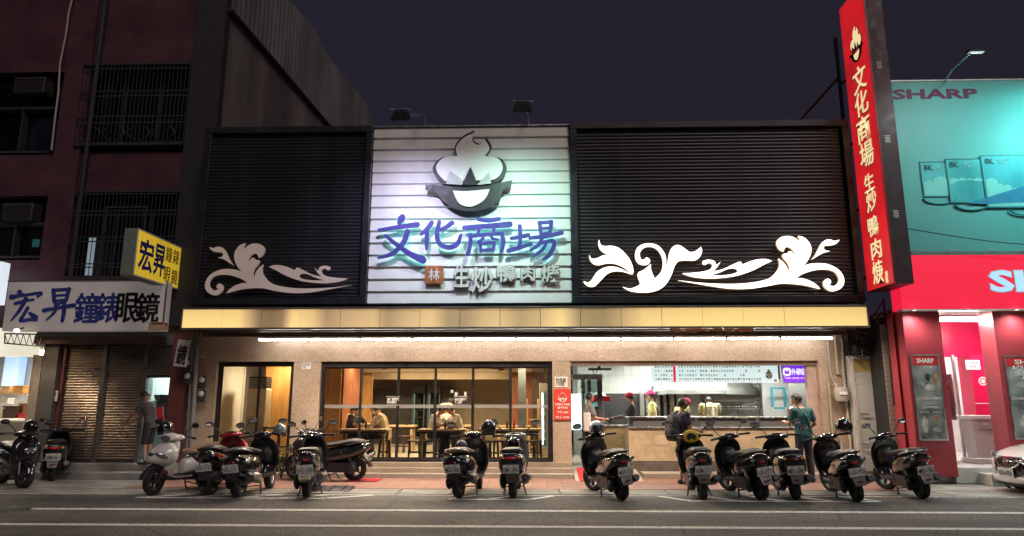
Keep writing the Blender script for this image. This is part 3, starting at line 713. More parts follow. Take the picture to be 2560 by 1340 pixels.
def grille(x0,x1,z0,z1,n,rails,y=LY-.16,scroll=False):
    w = W('window', bx(x0,x1,LY+.30,LY+.33,z0,z1), M['glassdark'], lb)
    for q in ((x0,x1,z0-.05,z0),(x0,x1,z1,z1+.05)): W('window_rail', bx(q[0],q[1],y-.02,LY+.3,q[2],q[3]), framem, w)
    for k in (1,2): W('mullion', bx(x0+(x1-x0)*k/3-.025,x0+(x1-x0)*k/3+.025,LY+.25,LY+.295,z0,z1), framem, w)
    g = W('grille', bx(x0,x1,y-.012,y+.012,z0,z0+.03), barm, lb)
    bar = MB().tube([(0,0,0),(0,0,z1-z0)],.010,5).mesh()
    for i in range(n+1): W('bar', bar, barm, g, loc=(x0+(x1-x0)*i/n,y,z0))
    for r in rails: W('rail', bx(x0,x1,y-.014,y+.010,z0+(z1-z0)*r-.012,z0+(z1-z0)*r+.012), barm, g)
    if scroll:
        for i in range(4):
            cx = x0+(x1-x0)*(i+.6)/4.4
            for s in (-1,1):
                pts = [(cx+s*(.02+.26*math.sin(t*.45)),y-.03,z0+.05+.38*t/6) for t in range(7)]
                W('scroll', MB().tube(pts,.011,5), barm, g)
    return g
grille(A[0]+.05,A[1]-.03,A[2],A[3],27,(.12,.16,.42,.47,.73,.78,.98))
gd = (px_x(265,620),px_x(365,620)); W('grille_gate', MB().b(gd[0],gd[0]+.04,LY-.20,LY-.17,A[2],A[2]+1.75).b(gd[1],gd[1]+.04,LY-.20,LY-.17,A[2],A[2]+1.75).b(gd[0]+.04,gd[1],LY-.20,LY-.17,A[2]+1.71,A[2]+1.75), framem, lb)
grille(B2[0]+.05,B2[1]-.05,B2[2]+.06,B2[3],27,(.26,.34,.60,.66,.95),scroll=True)
# the bright gap of a lit room behind the curtain
a, b = at(222,592,17.0), at(229,688,17.0)
W('lit_gap', bx(a.x,b.x,17.0,17.02,b.z,a.z), em('cool_gap',(.65,.85,1),1.1), lb, label='thin slit of cool light between curtains')
a, b = at(82,598,16.9), at(96,617,16.9); W('lit_gap', bx(a.x,b.x,16.9,16.92,b.z,a.z), em('teal_gap',(.10,.45,.45),.45), lb)
for (w,acx,acy,sz) in ((C,48,531,(.75,.45)),(D2_,78,214,(.80,.42))):
    o = W('window', bx(w[0],w[1],LY+.28,LY+.31,w[2],w[3]), M['glassdark'], lb)
    W('window_rail', bx(w[0],w[1],LY-.02,LY+.3,w[2]-.05,w[2]), framem, o); zc = w[2]+(w[3]-w[2])*.56
    W('window_rail', bx(w[0],w[1],LY+.02,LY+.27,zc,zc+.05), framem, o)
    for k in range(1,6): W('mullion', bx(w[1]-k*.82-.02,w[1]-k*.82+.02,LY+.05,LY+.26,w[2],zc), framem, o)
    g = at(acx,acy,LY-.05)
    ac = W('air_conditioner', bx(g.x-sz[0]/2,g.x+sz[0]/2,LY-.12,LY+.24,g.z-sz[1]/2,g.z+sz[1]/2), framem, lb, bevel=.02)
    for k in range(7): W('louvre', bx(g.x-sz[0]/2+.05,g.x+sz[0]/2-.05,LY-.14,LY-.122,g.z-sz[1]/2+.05+k*.05,g.z-sz[1]/2+.07+k*.05), barm, ac)
# loose white cable down the pilaster
pts = [(185,-20),(172,30),(166,80),(158,120),(150,160),(146,230),(137,300),(129,375)]
cab = O('cable', MB().tube([at(x,y,LY-.16) for x,y in pts],.022,6), pm('cable_white',(.45,.42,.38),.6), None, smooth=True)
tag(cab,'pale loose cable hanging down the brick pilaster at the top left','cable')
g0_, g1_ = at(300,150,LY-.2), 0
# --- side wall towards the restaurant roof: stained render below, corrugated sheet above
sidem = pm('stained_render', (.17,.14,.14), .85, var=.5, scale=.7, stretch=(1,1,.25), detail=8)
W('side_wall', bx(LX1-.2,LX1,16.1,31,3.4,13.5), sidem, lb)
prof = [(574,23),(826,317),(840,334),(960,334),(940,319),(920,262),(826,148),(786,67),(718,0),(690,-60),(560,-60)]
low0, low1 = atx(574,23,LX1+.06), atx(840,334,LX1+.06)
top = [atx(x,y,LX1+.06) for x,y in ((560,-150),(700,-25),(786,67),(826,148),(920,262),(940,319),(952,334))]
def zlow(y): return low0.z+(low1.z-low0.z)*(y-low0.y)/(low1.y-low0.y)
def ztop(y):
    if y <= top[0].y: return top[0].z
    for i in range(len(top)-1):
        if top[i].y <= y <= top[i+1].y:
            t = (y-top[i].y)/(top[i+1].y-top[i].y); return top[i].z+(top[i+1].z-top[i].z)*t
    return top[-1].z
m = MB(); yv = 16.05; rows = []; k = 0
while yv < min(top[-1].y, 60):
    d = (0,.045,.045,0)[k%4]; rows.append((yv,d)); yv += (.10,.05,.10,.05)[k%4]; k += 1
vs = []; fs = []
for i,(y,d) in enumerate(rows):
    vs += [(LX1+.02+d,y,max(zlow(y),7.5)),(LX1+.02+d,y,max(ztop(y),zlow(y)+.05,7.6))]
    if i: fs.append((2*i-2,2*i,2*i+1,2*i-1))
m.add(vs,fs)
W('corrugated_cladding', m, pm('zinc_sheet',(.20,.19,.20),.5,metal=.2,var=.3,scale=.8,stretch=(1,1,.3)), lb)
W('cladding_trim', MB().tube([low0,low1],.07,6), pier, lb)

# --- ground floor: recess with three roller shutters and an optician's doorway
z_s = .30
W('step', bx(-11.75,-8.02,15.25,15.7,.008,.15), M['concrete'], lb, bevel=.01); W('step', bx(-11.75,-8.02,15.701,17.8,.008,z_s), M['concrete'], lb, bevel=.01)
W('bressummer', bx(-12.4,-8.0,LY+.02,LY+.3,2.98,3.4), M['concrete_dark'], lb)
W('shutter_box', bx(px_x(110,855),px_x(415,855),LY-.35,LY+.01,2.98,3.16), pm('rust_brown',(.10,.055,.04),.6,var=.3), lb, bevel=.01)
def shutter(x0,x1,z0,z1,y=LY+.10):
    n = max(2,int((z1-z0)/.062)); h = (z1-z0)/n; vs=[]; fs=[]
    prof = [(0,0),(-.016,.2),(-.020,.45),(-.012,.72),(.006,.86)]
    for i in range(n):
        for d,t in prof: vs += [(x0,y+d,z0+(i+t)*h),(x1,y+d,z0+(i+t)*h)]
    for i in range(len(vs)//2-1): fs.append((2*i,2*i+1,2*i+3,2*i+2))
    s = W('roller_shutter', MB().add(vs,fs), pm('shutter_steel',(.34,.29,.25),.36,metal=.85,var=.25,scale=1.4), lb)
    W('bottom_rail', bx(x0,x1,y-.025,y+.02,z0-.001,z0+.05), M['dkmetal'], s); return s
xa, xb, xc, xd = px_x(150,1010), px_x(246,1010), px_x(352,1010), px_x(462,960)
shutter(xa,xb-.05,z_s+.004,2.98); shutter(xb+.05,xc-.05,z_s+.004,2.98); shutter(xc+.05,xd,px_z(410,944),2.98)
post = pm('post_steel',(.22,.22,.22),.4,metal=.7,var=.2)
for x in (xb,xc): W('shutter_post', bx(x-.05,x+.05,LY+.03,LY+.16,z_s,2.98), post, lb, bevel=.006)
W('lock', bx(xb-.03,xb+.03,LY+.005,LY+.03,.95,1.15), pm('brass',(.55,.38,.12),.35,metal=.9), lb)
W('reveal', bx(xa-.30,xa-.001,LY+.0,LY+.4,z_s,2.98), pm('reveal_red',(.13,.045,.04),.6,var=.3), lb)
W('pier', bx(px_x(82,1160),px_x(120,1160),LY-.12,LY+.5,.01,2.98), M['concrete_dark'], lb)
W('pier', bx(xd+.02,-8.42,LY+.0,LY+.5,.01,3.4), brick_mat('pier_tiles',(.24,.07,.06),(.2,.06,.055),(.09,.05,.05),.24,.08,.5,.4,.015), lb)
W('pier', bx(-8.42,-7.97,LY+.15,LY+.5,.01,3.4), pm('pier_grey',(.13,.125,.125),.8,var=.2,bump=.4,bscale=60), lb)
# optician interior seen under the half-raised shutter
W('shop_wall', bx(xc-1.7,xd+.4,18.4,18.45,z_s,2.98), M['white'], lb); W('shop_wall', bx(xd+.3,xd+.35,LY+.5,18.4,z_s,2.98), M['white'], lb)
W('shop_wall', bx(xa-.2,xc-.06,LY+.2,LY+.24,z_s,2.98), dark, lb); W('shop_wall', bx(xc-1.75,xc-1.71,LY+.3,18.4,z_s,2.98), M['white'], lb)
W('shop_ceiling', bx(xc-1.7,xd+.3,LY+.3,18.4,2.70,2.75), M['white'], lb)
W('shop_light', bx(xc-.6,xd-.2,16.8,17.6,2.66,2.69), em('optician_light',(.72,1,.96),16), lb)
xc_, xd_, xc, xd = xc, xd, at(378,1000,17.9).x-.25, at(446,1000,17.9).x+.22
cab_ = T('display_cabinet', 'white display cabinet with rows of spectacles inside the half open shutter', 'cabinet', (xc+.62,18.0,z_s))
W('carcass', MB().b(xc+.25,xc+.30,17.9,18.3,z_s,2.3).b(xd-.25,xd-.20,17.9,18.3,z_s,2.3).b(xc+.3,xd-.25,17.9,18.3,1.85,2.3).b(xc+.3,xd-.25,18.25,18.3,z_s,1.85), M['white'], cab_)
for k in range(5):
    s = W('shelf', bx(xc+.3,xd-.25,17.95,18.24,.95+k*.18,.962+k*.18), M['glassgreen'], cab_)
    for j in range(6): W('spectacles', MB().tube([(xc+.36+j*.12,17.98,.98+k*.18),(xc+.38+j*.12,17.96,1.0+k*.18),(xc+.42+j*.12,17.96,1.0+k*.18),(xc+.44+j*.12,17.98,.98+k*.18)],.006,5), M['ink'], s)
rd = T('display_box', 'red folded display cards on the optician counter', 'display', (xd-.55,17.2,1.2))
for k in range(3): W('card', MB().b(-.10,.10,-.01,.01,0,.42,Matrix.Translation((xd-.62+k*.17,17.2+.03*k,1.12)) @ Matrix.Rotation(-.2,4,'Y')), M['red'], rd)
ct = T('shop_counter', 'glass topped counter just inside the optician doorway', 'counter', (xd-.5,17.3,z_s))
W('top', bx(xc+.45,xd+.25,17.0,17.6,1.07,1.11), M['glassgreen'], ct); W('front', bx(xc+.45,xd+.25,17.05,17.08,z_s,1.07), pm('counter_green',(.25,.40,.38),.4), ct)

xc, xd = xc_, xd_
# --- white fascia sign, little lamp, lattice bracket
SY = 15.25
a, b = at(22,705,SY), at(404,826,SY)
fs_ = T('fascia_sign', 'white fascia sign with blue and black characters above the shutters', 'sign', ((a.x+b.x)/2,SY,b.z))
W('sign_box', bx(a.x,b.x,SY,SY+.28,b.z,a.z), em('fascia_white',(1,.86,.80),.12,(.40,.38,.36),var=.25,scale=.8), fs_, bevel=.01)
blue = pm('letter_blue',(.035,.05,.30),.45,var=.25,scale=3)
W('edge_trim', bx(a.x-.02,b.x+.02,SY-.012,SY+.02,a.z+.001,a.z+.03), M['alu'], fs_); W('edge_trim', bx(b.x+.001,b.x+.025,SY-.012,SY+.02,b.z,a.z), M['alu'], fs_)
HONG = [([(150,965),(160,985)],[34,24]), ([(90,1005),(120,1000),(180,985)],[40,30,22]), ([(130,1000),(230,985),(320,975),(290,1005)],[22,22,26,14]), ([(120,1055),(200,1035),(260,1025)],[26,22,18]), ([(200,1020),(150,1110),(85,1190)],[34,26,10]), ([(215,1090),(180,1150),(160,1190),(240,1180),(280,1185)],[26,24,26,28,24]), ([(230,1130),(275,1165)],[22,40])]
SHENG = [([(415,950),(420,1040)],[30,26]), ([(415,952),(540,945)],[26,26]), ([(535,945),(515,1030)],[34,24]), ([(425,995),(520,988)],[18,18]), ([(430,1035),(515,1025)],[18,18]), ([(480,1045),(430,1075)],[24,12]), ([(340,1110),(450,1090),(575,1070)],[30,26,34]), ([(435,1050),(425,1120),(360,1185)],[26,24,10]), ([(500,1045),(498,1120),(485,1190)],[30,30,26])]
ff = crop_to_world(0,420,3.116,SY-.02)
for ch in (HONG,SHENG):
    st = [([ff(p) for p in pts],[w/3.116*.0098 for w in ws]) for pts,ws in ch]
    W('character', strokes_mesh(st,.012,.0008), blue, fs_, loc=(0,SY-.014,0), rot=FACE)
for ch,xa_,xb_,mt in (('鐘',193,242,blue),('錶',245,292,blue),('眼',296,340,M['ink']),('鏡',343,394,M['ink'])):
    p_, q_ = at(xa_,733,SY-.01), at(xb_,806,SY-.01)
    W('character', TXT(ch,q_.x-p_.x,p_.z-q_.z,.006,.0), mt, fs_, loc=((p_.x+q_.x)/2,SY-.012,(p_.z+q_.z)/2), rot=FACE)
    for dx,dz,dy in ((.014,.0,.0012),(-.014,.0,.0024),(0,.012,.0036),(0,-.012,.0048)): W('character_weight', TXT(ch,q_.x-p_.x,p_.z-q_.z,.006,.0), mt, fs_, loc=((p_.x+q_.x)/2+dx,SY-.012-dy,(p_.z+q_.z)/2+dz), rot=FACE)
g = at(395,818,SY-.2); lm = T('sign_lamp','small pale lamp housing at the lower right corner of the fascia sign','lamp',(g.x,SY-.2,g.z))
O('housing', MB().add([(-.17,-.1,-.08),(.15,-.1,-.08),(.17,-.12,.06),(-.15,-.12,.06),(-.17,.12,-.06),(.15,.12,-.06),(.17,.12,.08),(-.15,.12,.08)],[(0,1,2,3),(5,4,7,6),(0,4,5,1),(1,5,6,2),(2,6,7,3),(3,7,4,0)]), pm('lamp_beige',(.60,.42,.28),.5), lm, bevel=.01)
O('visor', bx(-.19,.19,-.16,.13,.085,.10), pm('lamp_beige',(.60,.42,.28),.5), lm)
tr = T('lattice_bracket','thin steel lattice bracket under the left end of the fascia sign','bracket',at(60,845,SY+.05))
p0,p1,p2,p3 = at(12,834,SY+.05),at(105,836,SY+.05),at(12,858,SY+.05),at(105,866,SY+.05)
m = MB().tube([p0,p1],.018,6).tube([p2,p3],.018,6).tube([p0,p2],.014,6)
W('chord', m, M['ink'], tr)
for k in range(6):
    u, v = p0.lerp(p1,k/6), p2.lerp(p3,(k+.5)/6); W('lattice', MB().tube([u,v],.008,5).tube([v,p0.lerp(p1,(k+1)/6)],.008,5), M['ink'], tr)
# --- yellow blade sign
FAR, NEAR = 15.84, 14.0
nx = at(345,570,NEAR); ys = T('blade_sign','small yellow blade sign with dark blue characters above the fascia sign','sign',(nx.x,15.2,4.2))
zt_, zb_ = at(345,570,NEAR).z, at(345,688,NEAR).z; th = at(345,620,NEAR).x-at(312,620,NEAR).x
W('box', bx(nx.x-th,nx.x-.001,NEAR,FAR,zb_,zt_), pm('box_green',(.20,.25,.21),.5,var=.15), ys, bevel=.008)
yel = em('blade_yellow',(1,.66,.04),.42,(.7,.5,.08),var=.12,scale=1.5)
W('lit_face', bx(nx.x,nx.x+.006,NEAR+.02,FAR,zb_+.03,zt_-.03), yel, ys)
for q in ((zb_,zb_+.028),(zt_-.028,zt_)): W('edge_trim', bx(nx.x,nx.x+.015,NEAR,FAR,q[0],q[1]), M['white'], ys)
W('edge_trim', bx(nx.x,nx.x+.015,NEAR-.001,NEAR+.018,zb_+.0285,zt_-.0285), M['white'], ys)
S2 = (R(90),0,R(90)); zm = (zt_+zb_)/2; hh = zt_-zb_
Lw = FAR-NEAR
for ch,y,z,w,h in (('宏',.36,0,.56,.70),('昇',.90,0,.46,.70),('鐘',1.28,.22,.27,.34),('錶',1.60,.22,.27,.34),('眼',1.28,-.24,.27,.34),('鏡',1.60,-.24,.27,.34)):
    W('character', TXT(ch,w,h*hh/1.0,.003,.020 if w > .3 else .0), blue if w > .3 else M['ink'], ys, loc=(nx.x+.010,NEAR+.04+y,zm+z*hh), rot=S2)
W('support_arm', MB().tube([(nx.x-.1,FAR-.2,zb_),(nx.x+.1,16.05,zb_-.35)],.02,6), M['dkmetal'], ys)
# --- small hanging sign
a, b = at(441,851,15.5), at(470,915,15.5); hs = T('hanging_sign','small white hanging sign with one black character beside the shutters','sign',((a.x+b.x)/2,15.5,b.z))
W('board', MB().b(-.14,.14,-.02,.02,-.30,.30,Matrix.Translation(((a.x+b.x)/2,15.5,(a.z+b.z)/2)) @ Matrix.Rotation(R(6),4,'Y')), M['white'], hs)
W('character', TXT('鏡',.22,.46,.003,.02), M['ink'], hs, loc=((a.x+b.x)/2,15.475,(a.z+b.z)/2-.04), rot=(R(90),R(-6)*-1,0))
W('hook', MB().tube([((a.x+b.x)/2,15.5,a.z),((a.x+b.x)/2+.02,15.5,a.z+.25)],.01,5), M['dkmetal'], hs)
# --- meters, conduits on the piers
mcase = pm('meter_case',(.06,.06,.065),.4); mglass = pm('meter_face',(.55,.55,.52),.25)
def meter(px,py,lab,Y=LY-.05,r=.075):
    g = at(px,py,Y); t = T('electric_meter',lab,'meter',(g.x,Y,g.z),0,'electric meters')
    O('case', bx(-.10,.10,0,.08,-.17,.12), mcase, t, bevel=.015); O('dial', MB().ell((0,-.01,.02),(r,.05,r),14,8), mglass, t, smooth=True)
    O('cover', bx(-.06,.06,-.03,-.001,-.15,-.08), mcase, t, bevel=.01)
meter(116,903,'upper electric meter left of the shutters'); meter(113,935,'lower electric meter left of the shutters')
meter(467,909,'upper round meter beside the optician doorway'); meter(468,942,'lower round meter beside the optician doorway')
meter(504,952,'upper round meter on the grey pillar by the restaurant',LY+.05); meter(502,987,'lower round meter on the grey pillar by the restaurant',LY+.05)
for i,(px,lab) in enumerate(((492,'thick grey drain pipe left of the restaurant pillar'),(481,'thin grey conduit beside the drain pipe'))):
    tag(O('drain_pipe', MB().tube([at(px,870,LY-.02),at(px-14,1120,LY-.02)],.05 if i==0 else .03,8), pm('pipe_grey',(.22,.22,.22),.6), None, smooth=True), lab, 'pipe')
g = at(131,990,LY-.05); nb = T('number_plate','small white house number plate left of the shutters','plate',(g.x,LY-.06,g.z))
O('plate', bx(-.13,.13,-.01,.01,-.12,.12), M['white'], nb); O('lettering', TXT('民族路\n188號',.2,.17,.002), M['ink'], nb, loc=(0,-.014,0), rot=FACE)

# ============================================================ bright shop at the far left
ls = T('corner_shop','bright shop with shelves of goods at the far left edge','shop',(-14,16.2,0))
xe = px_x(92,1000)
W('ribbed_jamb', MB().b(xe-.22,xe,LY+.0,LY+.3,.1,2.75), pm('jamb_cream',(.50,.45,.36),.6), ls)
for k in range(6): W('rib', bx(xe-.21+k*.035,xe-.195+k*.035,LY-.012,LY-.001,.1,2.75), pm('jamb_cream',(.50,.45,.36),.6), ls)
W('fascia', bx(-20,xe-.23,LY-.0,LY+.2,2.72,3.38), em('fascia_lit',(1,.92,.72),.75), ls)
W('back_wall', bx(-20,xe,20,20.1,0,3.3), pm('shop_back',(.42,.42,.42),.7), ls); W('end_wall', bx(xe-.1,xe,LY+.31,20,0,3.3), pm('shop_back',(.42,.42,.42),.7), ls)
W('ceiling', bx(-20,xe-.1,LY+.21,20,2.95,3.0), M['white'], ls); W('shop_floor', bx(-20,xe-.1,LY,20,.05,.12), M['floor'], ls)
W('ceiling_light', bx(-15,xe-.5,17.2,18.2,2.90,2.94), em('corner_light',(1,.86,.66),20), ls)
a, b = at(20,890,19.7), at(45,975,19.7); W('blue_panel', bx(a.x,b.x,19.6,19.9,b.z,a.z), em('blue_panel',(.25,.6,1),.8), ls)
kraft = pm('kraft',(.45,.28,.14),.7,var=.15); 
def shopbox(px,py,w,h,mt,lab,Y=17.2,name='carton',cat='box'):
    g = at(px,py,Y); t = T(name,lab,cat,(g.x,Y,g.z)); O('body', bx(-w/2,w/2,-.12,.12,0,h), mt, t, bevel=.01); O('lid', bx(-w/2-.01,w/2+.01,-.13,.13,h,h+.03), mt, t); return t
tb = T('shop_table','round edged white display table in the far left shop','table',at(30,1062,17.0))
g = at(30,1048,17.0); W('top', MB().lathe([(.0,.0),(.95,0),(.97,.03),(.95,.06),(0,.06)],28,Matrix.Translation((g.x-.2,17.2,g.z-.06))), M['white'], tb, smooth=True); W('pedestal', bx(g.x-.5,g.x+.3,17.0,17.4,.12,g.z-.07), M['white'], tb)
sh = T('wall_shelf','small wooden shelf with speaker boxes in the far left shop','shelf',at(40,984,17.6)); g = at(36,984,17.6); W('plank', bx(g.x-.5,g.x+.22,17.5,17.9,g.z-.03,g.z), M['woodpale'], sh)
shopbox(52,983,.26,.16,M['wood'],'wooden radio box on the small shelf, right one',17.6); shopbox(20,983,.22,.15,kraft,'wooden radio box on the small shelf, left one',17.6)
shopbox(66,1032,.26,.20,kraft,'kraft gift box with printed lid behind the red box'); shopbox(64,1046,.24,.10,M['red'],'red gift box on the white display table',17.0)
shopbox(30,1045,.34,.26,M['wooddk'],'dark woven basket on the white display table',17.0,'basket','basket'); shopbox(8,1045,.2,.22,pm('cream_box',(.6,.5,.36),.6),'cream carton on the left of the display table',17.0)
shopbox(12,1010,.3,.12,M['white'],'white carton stacked at the picture edge in the far left shop',17.3)
g = at(42,826,15.0); sl = T('sign_lamp','small bright lamp under the left end of the fascia sign','lamp',g); O('lens', MB().ell((0,0,0),(.06,.05,.035),12,8), em('sign_bulb',(1,.86,.62),14), sl, smooth=True); O('bracket', MB().tube([(0,.02,.02),(.0,.2,.08)],.015,6), M['ink'], sl)
lamp(sl,(g.x,14.9,g.z-.06),(-10.9,16.1,1.5),(1,.72,.44),62,R(100))
W('awning_sign', bx(-16,at(4,700,15.3).x,15.25,15.5,at(4,760,15.3).z,at(4,655,15.3).z), em('edge_sign',(.8,.9,1),.8), ls)

# ============================================================ red electronics shop on the right
RY = 14.8
rs = T('electronics_shop','red fronted electronics shop with teal billboard at the right','shop',(11,RY,0))
RX0 = 7.80
# billboard
bb = T('billboard','teal billboard showing three television screens at the top right','billboard',(11,RY,4.8))
tl = at(2222,208,RY); bbz0 = 4.83
bmat = bpy.data.materials.new('billboard_print'); bmat.use_nodes = True; nt = bmat.node_tree; p = nt.nodes['Principled BSDF']
tc = nt.nodes.new('ShaderNodeTexCoord'); nz = nt.nodes.new('ShaderNodeTexNoise'); nz.inputs['Scale'].default_value = .35; nz.inputs['Detail'].default_value = 3
nt.links.new(tc.outputs['Object'], nz.inputs['Vector']); rp = nt.nodes.new('ShaderNodeValToRGB'); rp.color_ramp.elements[0].color = (.13,.40,.385,1); rp.color_ramp.elements[1].color = (.18,.47,.45,1)
rp.color_ramp.elements[0].position = .35; rp.color_ramp.elements[1].position = .65
nt.links.new(nz.outputs['Fac'], rp.inputs[0]); nt.links.new(rp.outputs[0], p.inputs['Base Color']); p.inputs['Roughness'].default_value = .5
W('print_sheet', bx(7.95,16,RY,RY+.03,bbz0,8.80), bmat, bb)
W('frame_rail', bx(7.95,16,RY-.01,RY+.06,8.801,8.83), M['alu'], bb); W('frame_rail', bx(7.9,16,RY-.04,RY+.08,bbz0-.08,bbz0-.001), pm('rail_green',(.12,.20,.18),.5), bb)
maroon = pm('letter_maroon',(.20,.03,.10),.5)
a, b = at(2230,222,RY), at(2446,248,RY); W('lettering', TXT('SHARP',b.x-a.x,.24,.004,.03), maroon, bb, loc=((a.x+b.x)/2,RY-.006,(a.z+b.z)/2), rot=FACE)
bez = pm('bezel_teal',(.02,.13,.15),.4)
for (xa_,ya_,xb_,yb_,s1,s2,k) in ((2297,405,2380,493,'8K','60"',0),(2360,398,2470,508,'8K','70"',1),(2447,390,2640,520,'8K','80"',2)):
    p_, q_ = at(xa_,ya_,RY), at(xb_,yb_,RY); yy = RY-.012-.012*k
    s = W('screen_print', bx(p_.x,q_.x,yy,yy+.008,q_.z,p_.z), pm('screen_teal%d'%k,((.12,.50,.52),(.09,.46,.50),(.07,.44,.52))[k],.4,var=.25,scale=1.3,detail=6), bb)
    for w_ in ((p_.x,q_.x,p_.z-.02,p_.z),(p_.x,q_.x,q_.z,q_.z+.02)): W('bezel', bx(w_[0],w_[1],yy-.004,yy-.001,w_[2],w_[3]), bez, s)
    for w_ in ((p_.x,p_.x+.02),(q_.x-.02,q_.x)): W('bezel', bx(w_[0],w_[1],yy-.004,yy-.001,q_.z+.0205,p_.z-.0205), bez, s)
    W('lettering', TXT(s1,.20,.13,.002,.01), M['ink'], s, loc=(p_.x+.18,yy-.006,p_.z-.14), rot=FACE); W('lettering', TXT(s2,.26,.13,.002), pm('pale_teal',(.3,.65,.62),.5), s, loc=(p_.x+.50,yy-.006,p_.z-.14), rot=FACE)
    rc = random.Random(40+k); cl = []; xx = p_.x+.05; we = q_.x-.05
    while xx < we-.02:
        r_ = min(rc.uniform(.06,.17),(we-xx)/2); hb_ = q_.z+(p_.z-q_.z)*(.34+.16*math.sin((xx-p_.x)*2.2+k))
        cl += [(xx+r_-r_*math.cos(a_), hb_+r_*.8*math.sin(a_)) for a_ in (0.25,.8,1.57,2.3,2.9)]; xx += 2*r_*.93
    W('cloud_print', flat_shape([[(x,z) for x,z in smooth_pts(cl+[(q_.x-.05,q_.z+.04,1),(p_.x+.05,q_.z+.04,1)],4)]],.0015), pm('cloud_teal',(.30,.68,.64),.5,var=.08,scale=1.5), s, loc=(0,yy-.0025,0), rot=FACE)
    W('stand_print', MB().tube([(p_.x+.55*(q_.x-p_.x)+.35*math.cos(t),yy,q_.z-.03+.13*math.sin(t)) for t in [math.pi+i*math.pi/8 for i in range(9)]],.018,6), pm('stand_teal',(.03,.25,.28),.4), s)
a, b = at(2420,508,RY-.05), at(2560,465,RY-.05); W('brush_print', flat_shape([[(a.x,a.z),(b.x,b.z),(b.x+.3,b.z-.1),(b.x+.1,a.z+.02),(a.x+.4,a.z-.02)]],.001), pm('brush_blue',(.03,.22,.42),.5), bb, loc=(0,RY-.042,0), rot=FACE)
for k in range(6): W('lace_hook', MB().tube([(8.2+k*.75,RY-.05,bbz0-.03),(8.25+k*.75,RY-.05,bbz0+.05),(8.5+k*.75,RY-.03,bbz0+.03)],.008,5), M['alu'], bb)
tag(O('cable', MB().tube([at(2270,572,RY-.3),at(2380,590,RY-.3),at(2480,604,RY-.3),at(2570,612,RY-.3)],.012,5), M['ink'], None),'thin black cable drooping across the billboard','cable')
# gooseneck lamp over the billboard: lens glow and beam added to brighten the board's left
g = at(2425,133,RY-2.0); lmp = T('billboard_lamp','thin arm lamp reaching out over the teal billboard','lamp',at(2363,198,RY))
W('arm', MB().tube([at(2363,203,RY),at(2380,175,RY-.5),g],.02,8), M['alu'], lmp); W('lamp_head', MB().c((g.x+.12,g.y,g.z+.04),(.32,.12,.04)), M['ink'], lmp, bevel=.01)
W('lens', MB().c((g.x+.12,g.y,g.z+.012),(.28,.09,.006)), em('billboard_lens',(.8,1,.97),.6), lmp)
g2 = Vector((12.2,g.y,g.z-.1)); lm2 = T('billboard_lamp','lit arm lamp over the right part of the teal billboard','lamp',(12.0,RY,8.8))  # second lamp, out of view, gives the teal wash
W('arm', MB().tube([(12.0,RY,8.8),(12.05,RY-.5,9.0),g2],.02,8), M['alu'], lm2); W('lamp_head', MB().c((g2.x+.25,g2.y,g2.z+.04),(.6,.25,.06)), M['ink'], lm2, bevel=.01)
lamp(lm2,(g2.x+.2,g2.y,g2.z),(11.0,RY,5.2),(.20,1,.96),1150,R(150))
lamp(lmp,(g.x+.12,g.y,g.z),(g.x-.2,RY,6.2),(.85,1,.95),150,R(150))
# fascia band
fz0, fz1 = 3.57, 4.73
W('fascia_band', bx(RX0,16,RY-.15,RY+.25,fz0,fz1), em('fascia_red',(1,.015,.06),.78,(.5,.02,.04)), rs)
W('fascia_trim', bx(RX0,16,RY-.16,RY+.1,fz0-.03,fz0-.001), M['white'], rs)
a, b = at(2467,673,RY-.16), at(2556,733,RY-.16)
o = W('lettering', TXT('SHARP',(b.x-a.x)*4.9,b.z*0+.50,.004,.05), M['inkwhite'], rs, loc=(a.x+(b.x-a.x)*2.45,RY-.156,(a.z+b.z)/2), rot=FACE)
W('lettering_face', TXT('SHARP',(b.x-a.x)*4.84,.46,.004,.035), em('letter_sky',(.36,.62,1),.85), o, loc=(a.x+(b.x-a.x)*2.45,RY-.161,(a.z+b.z)/2), rot=FACE)
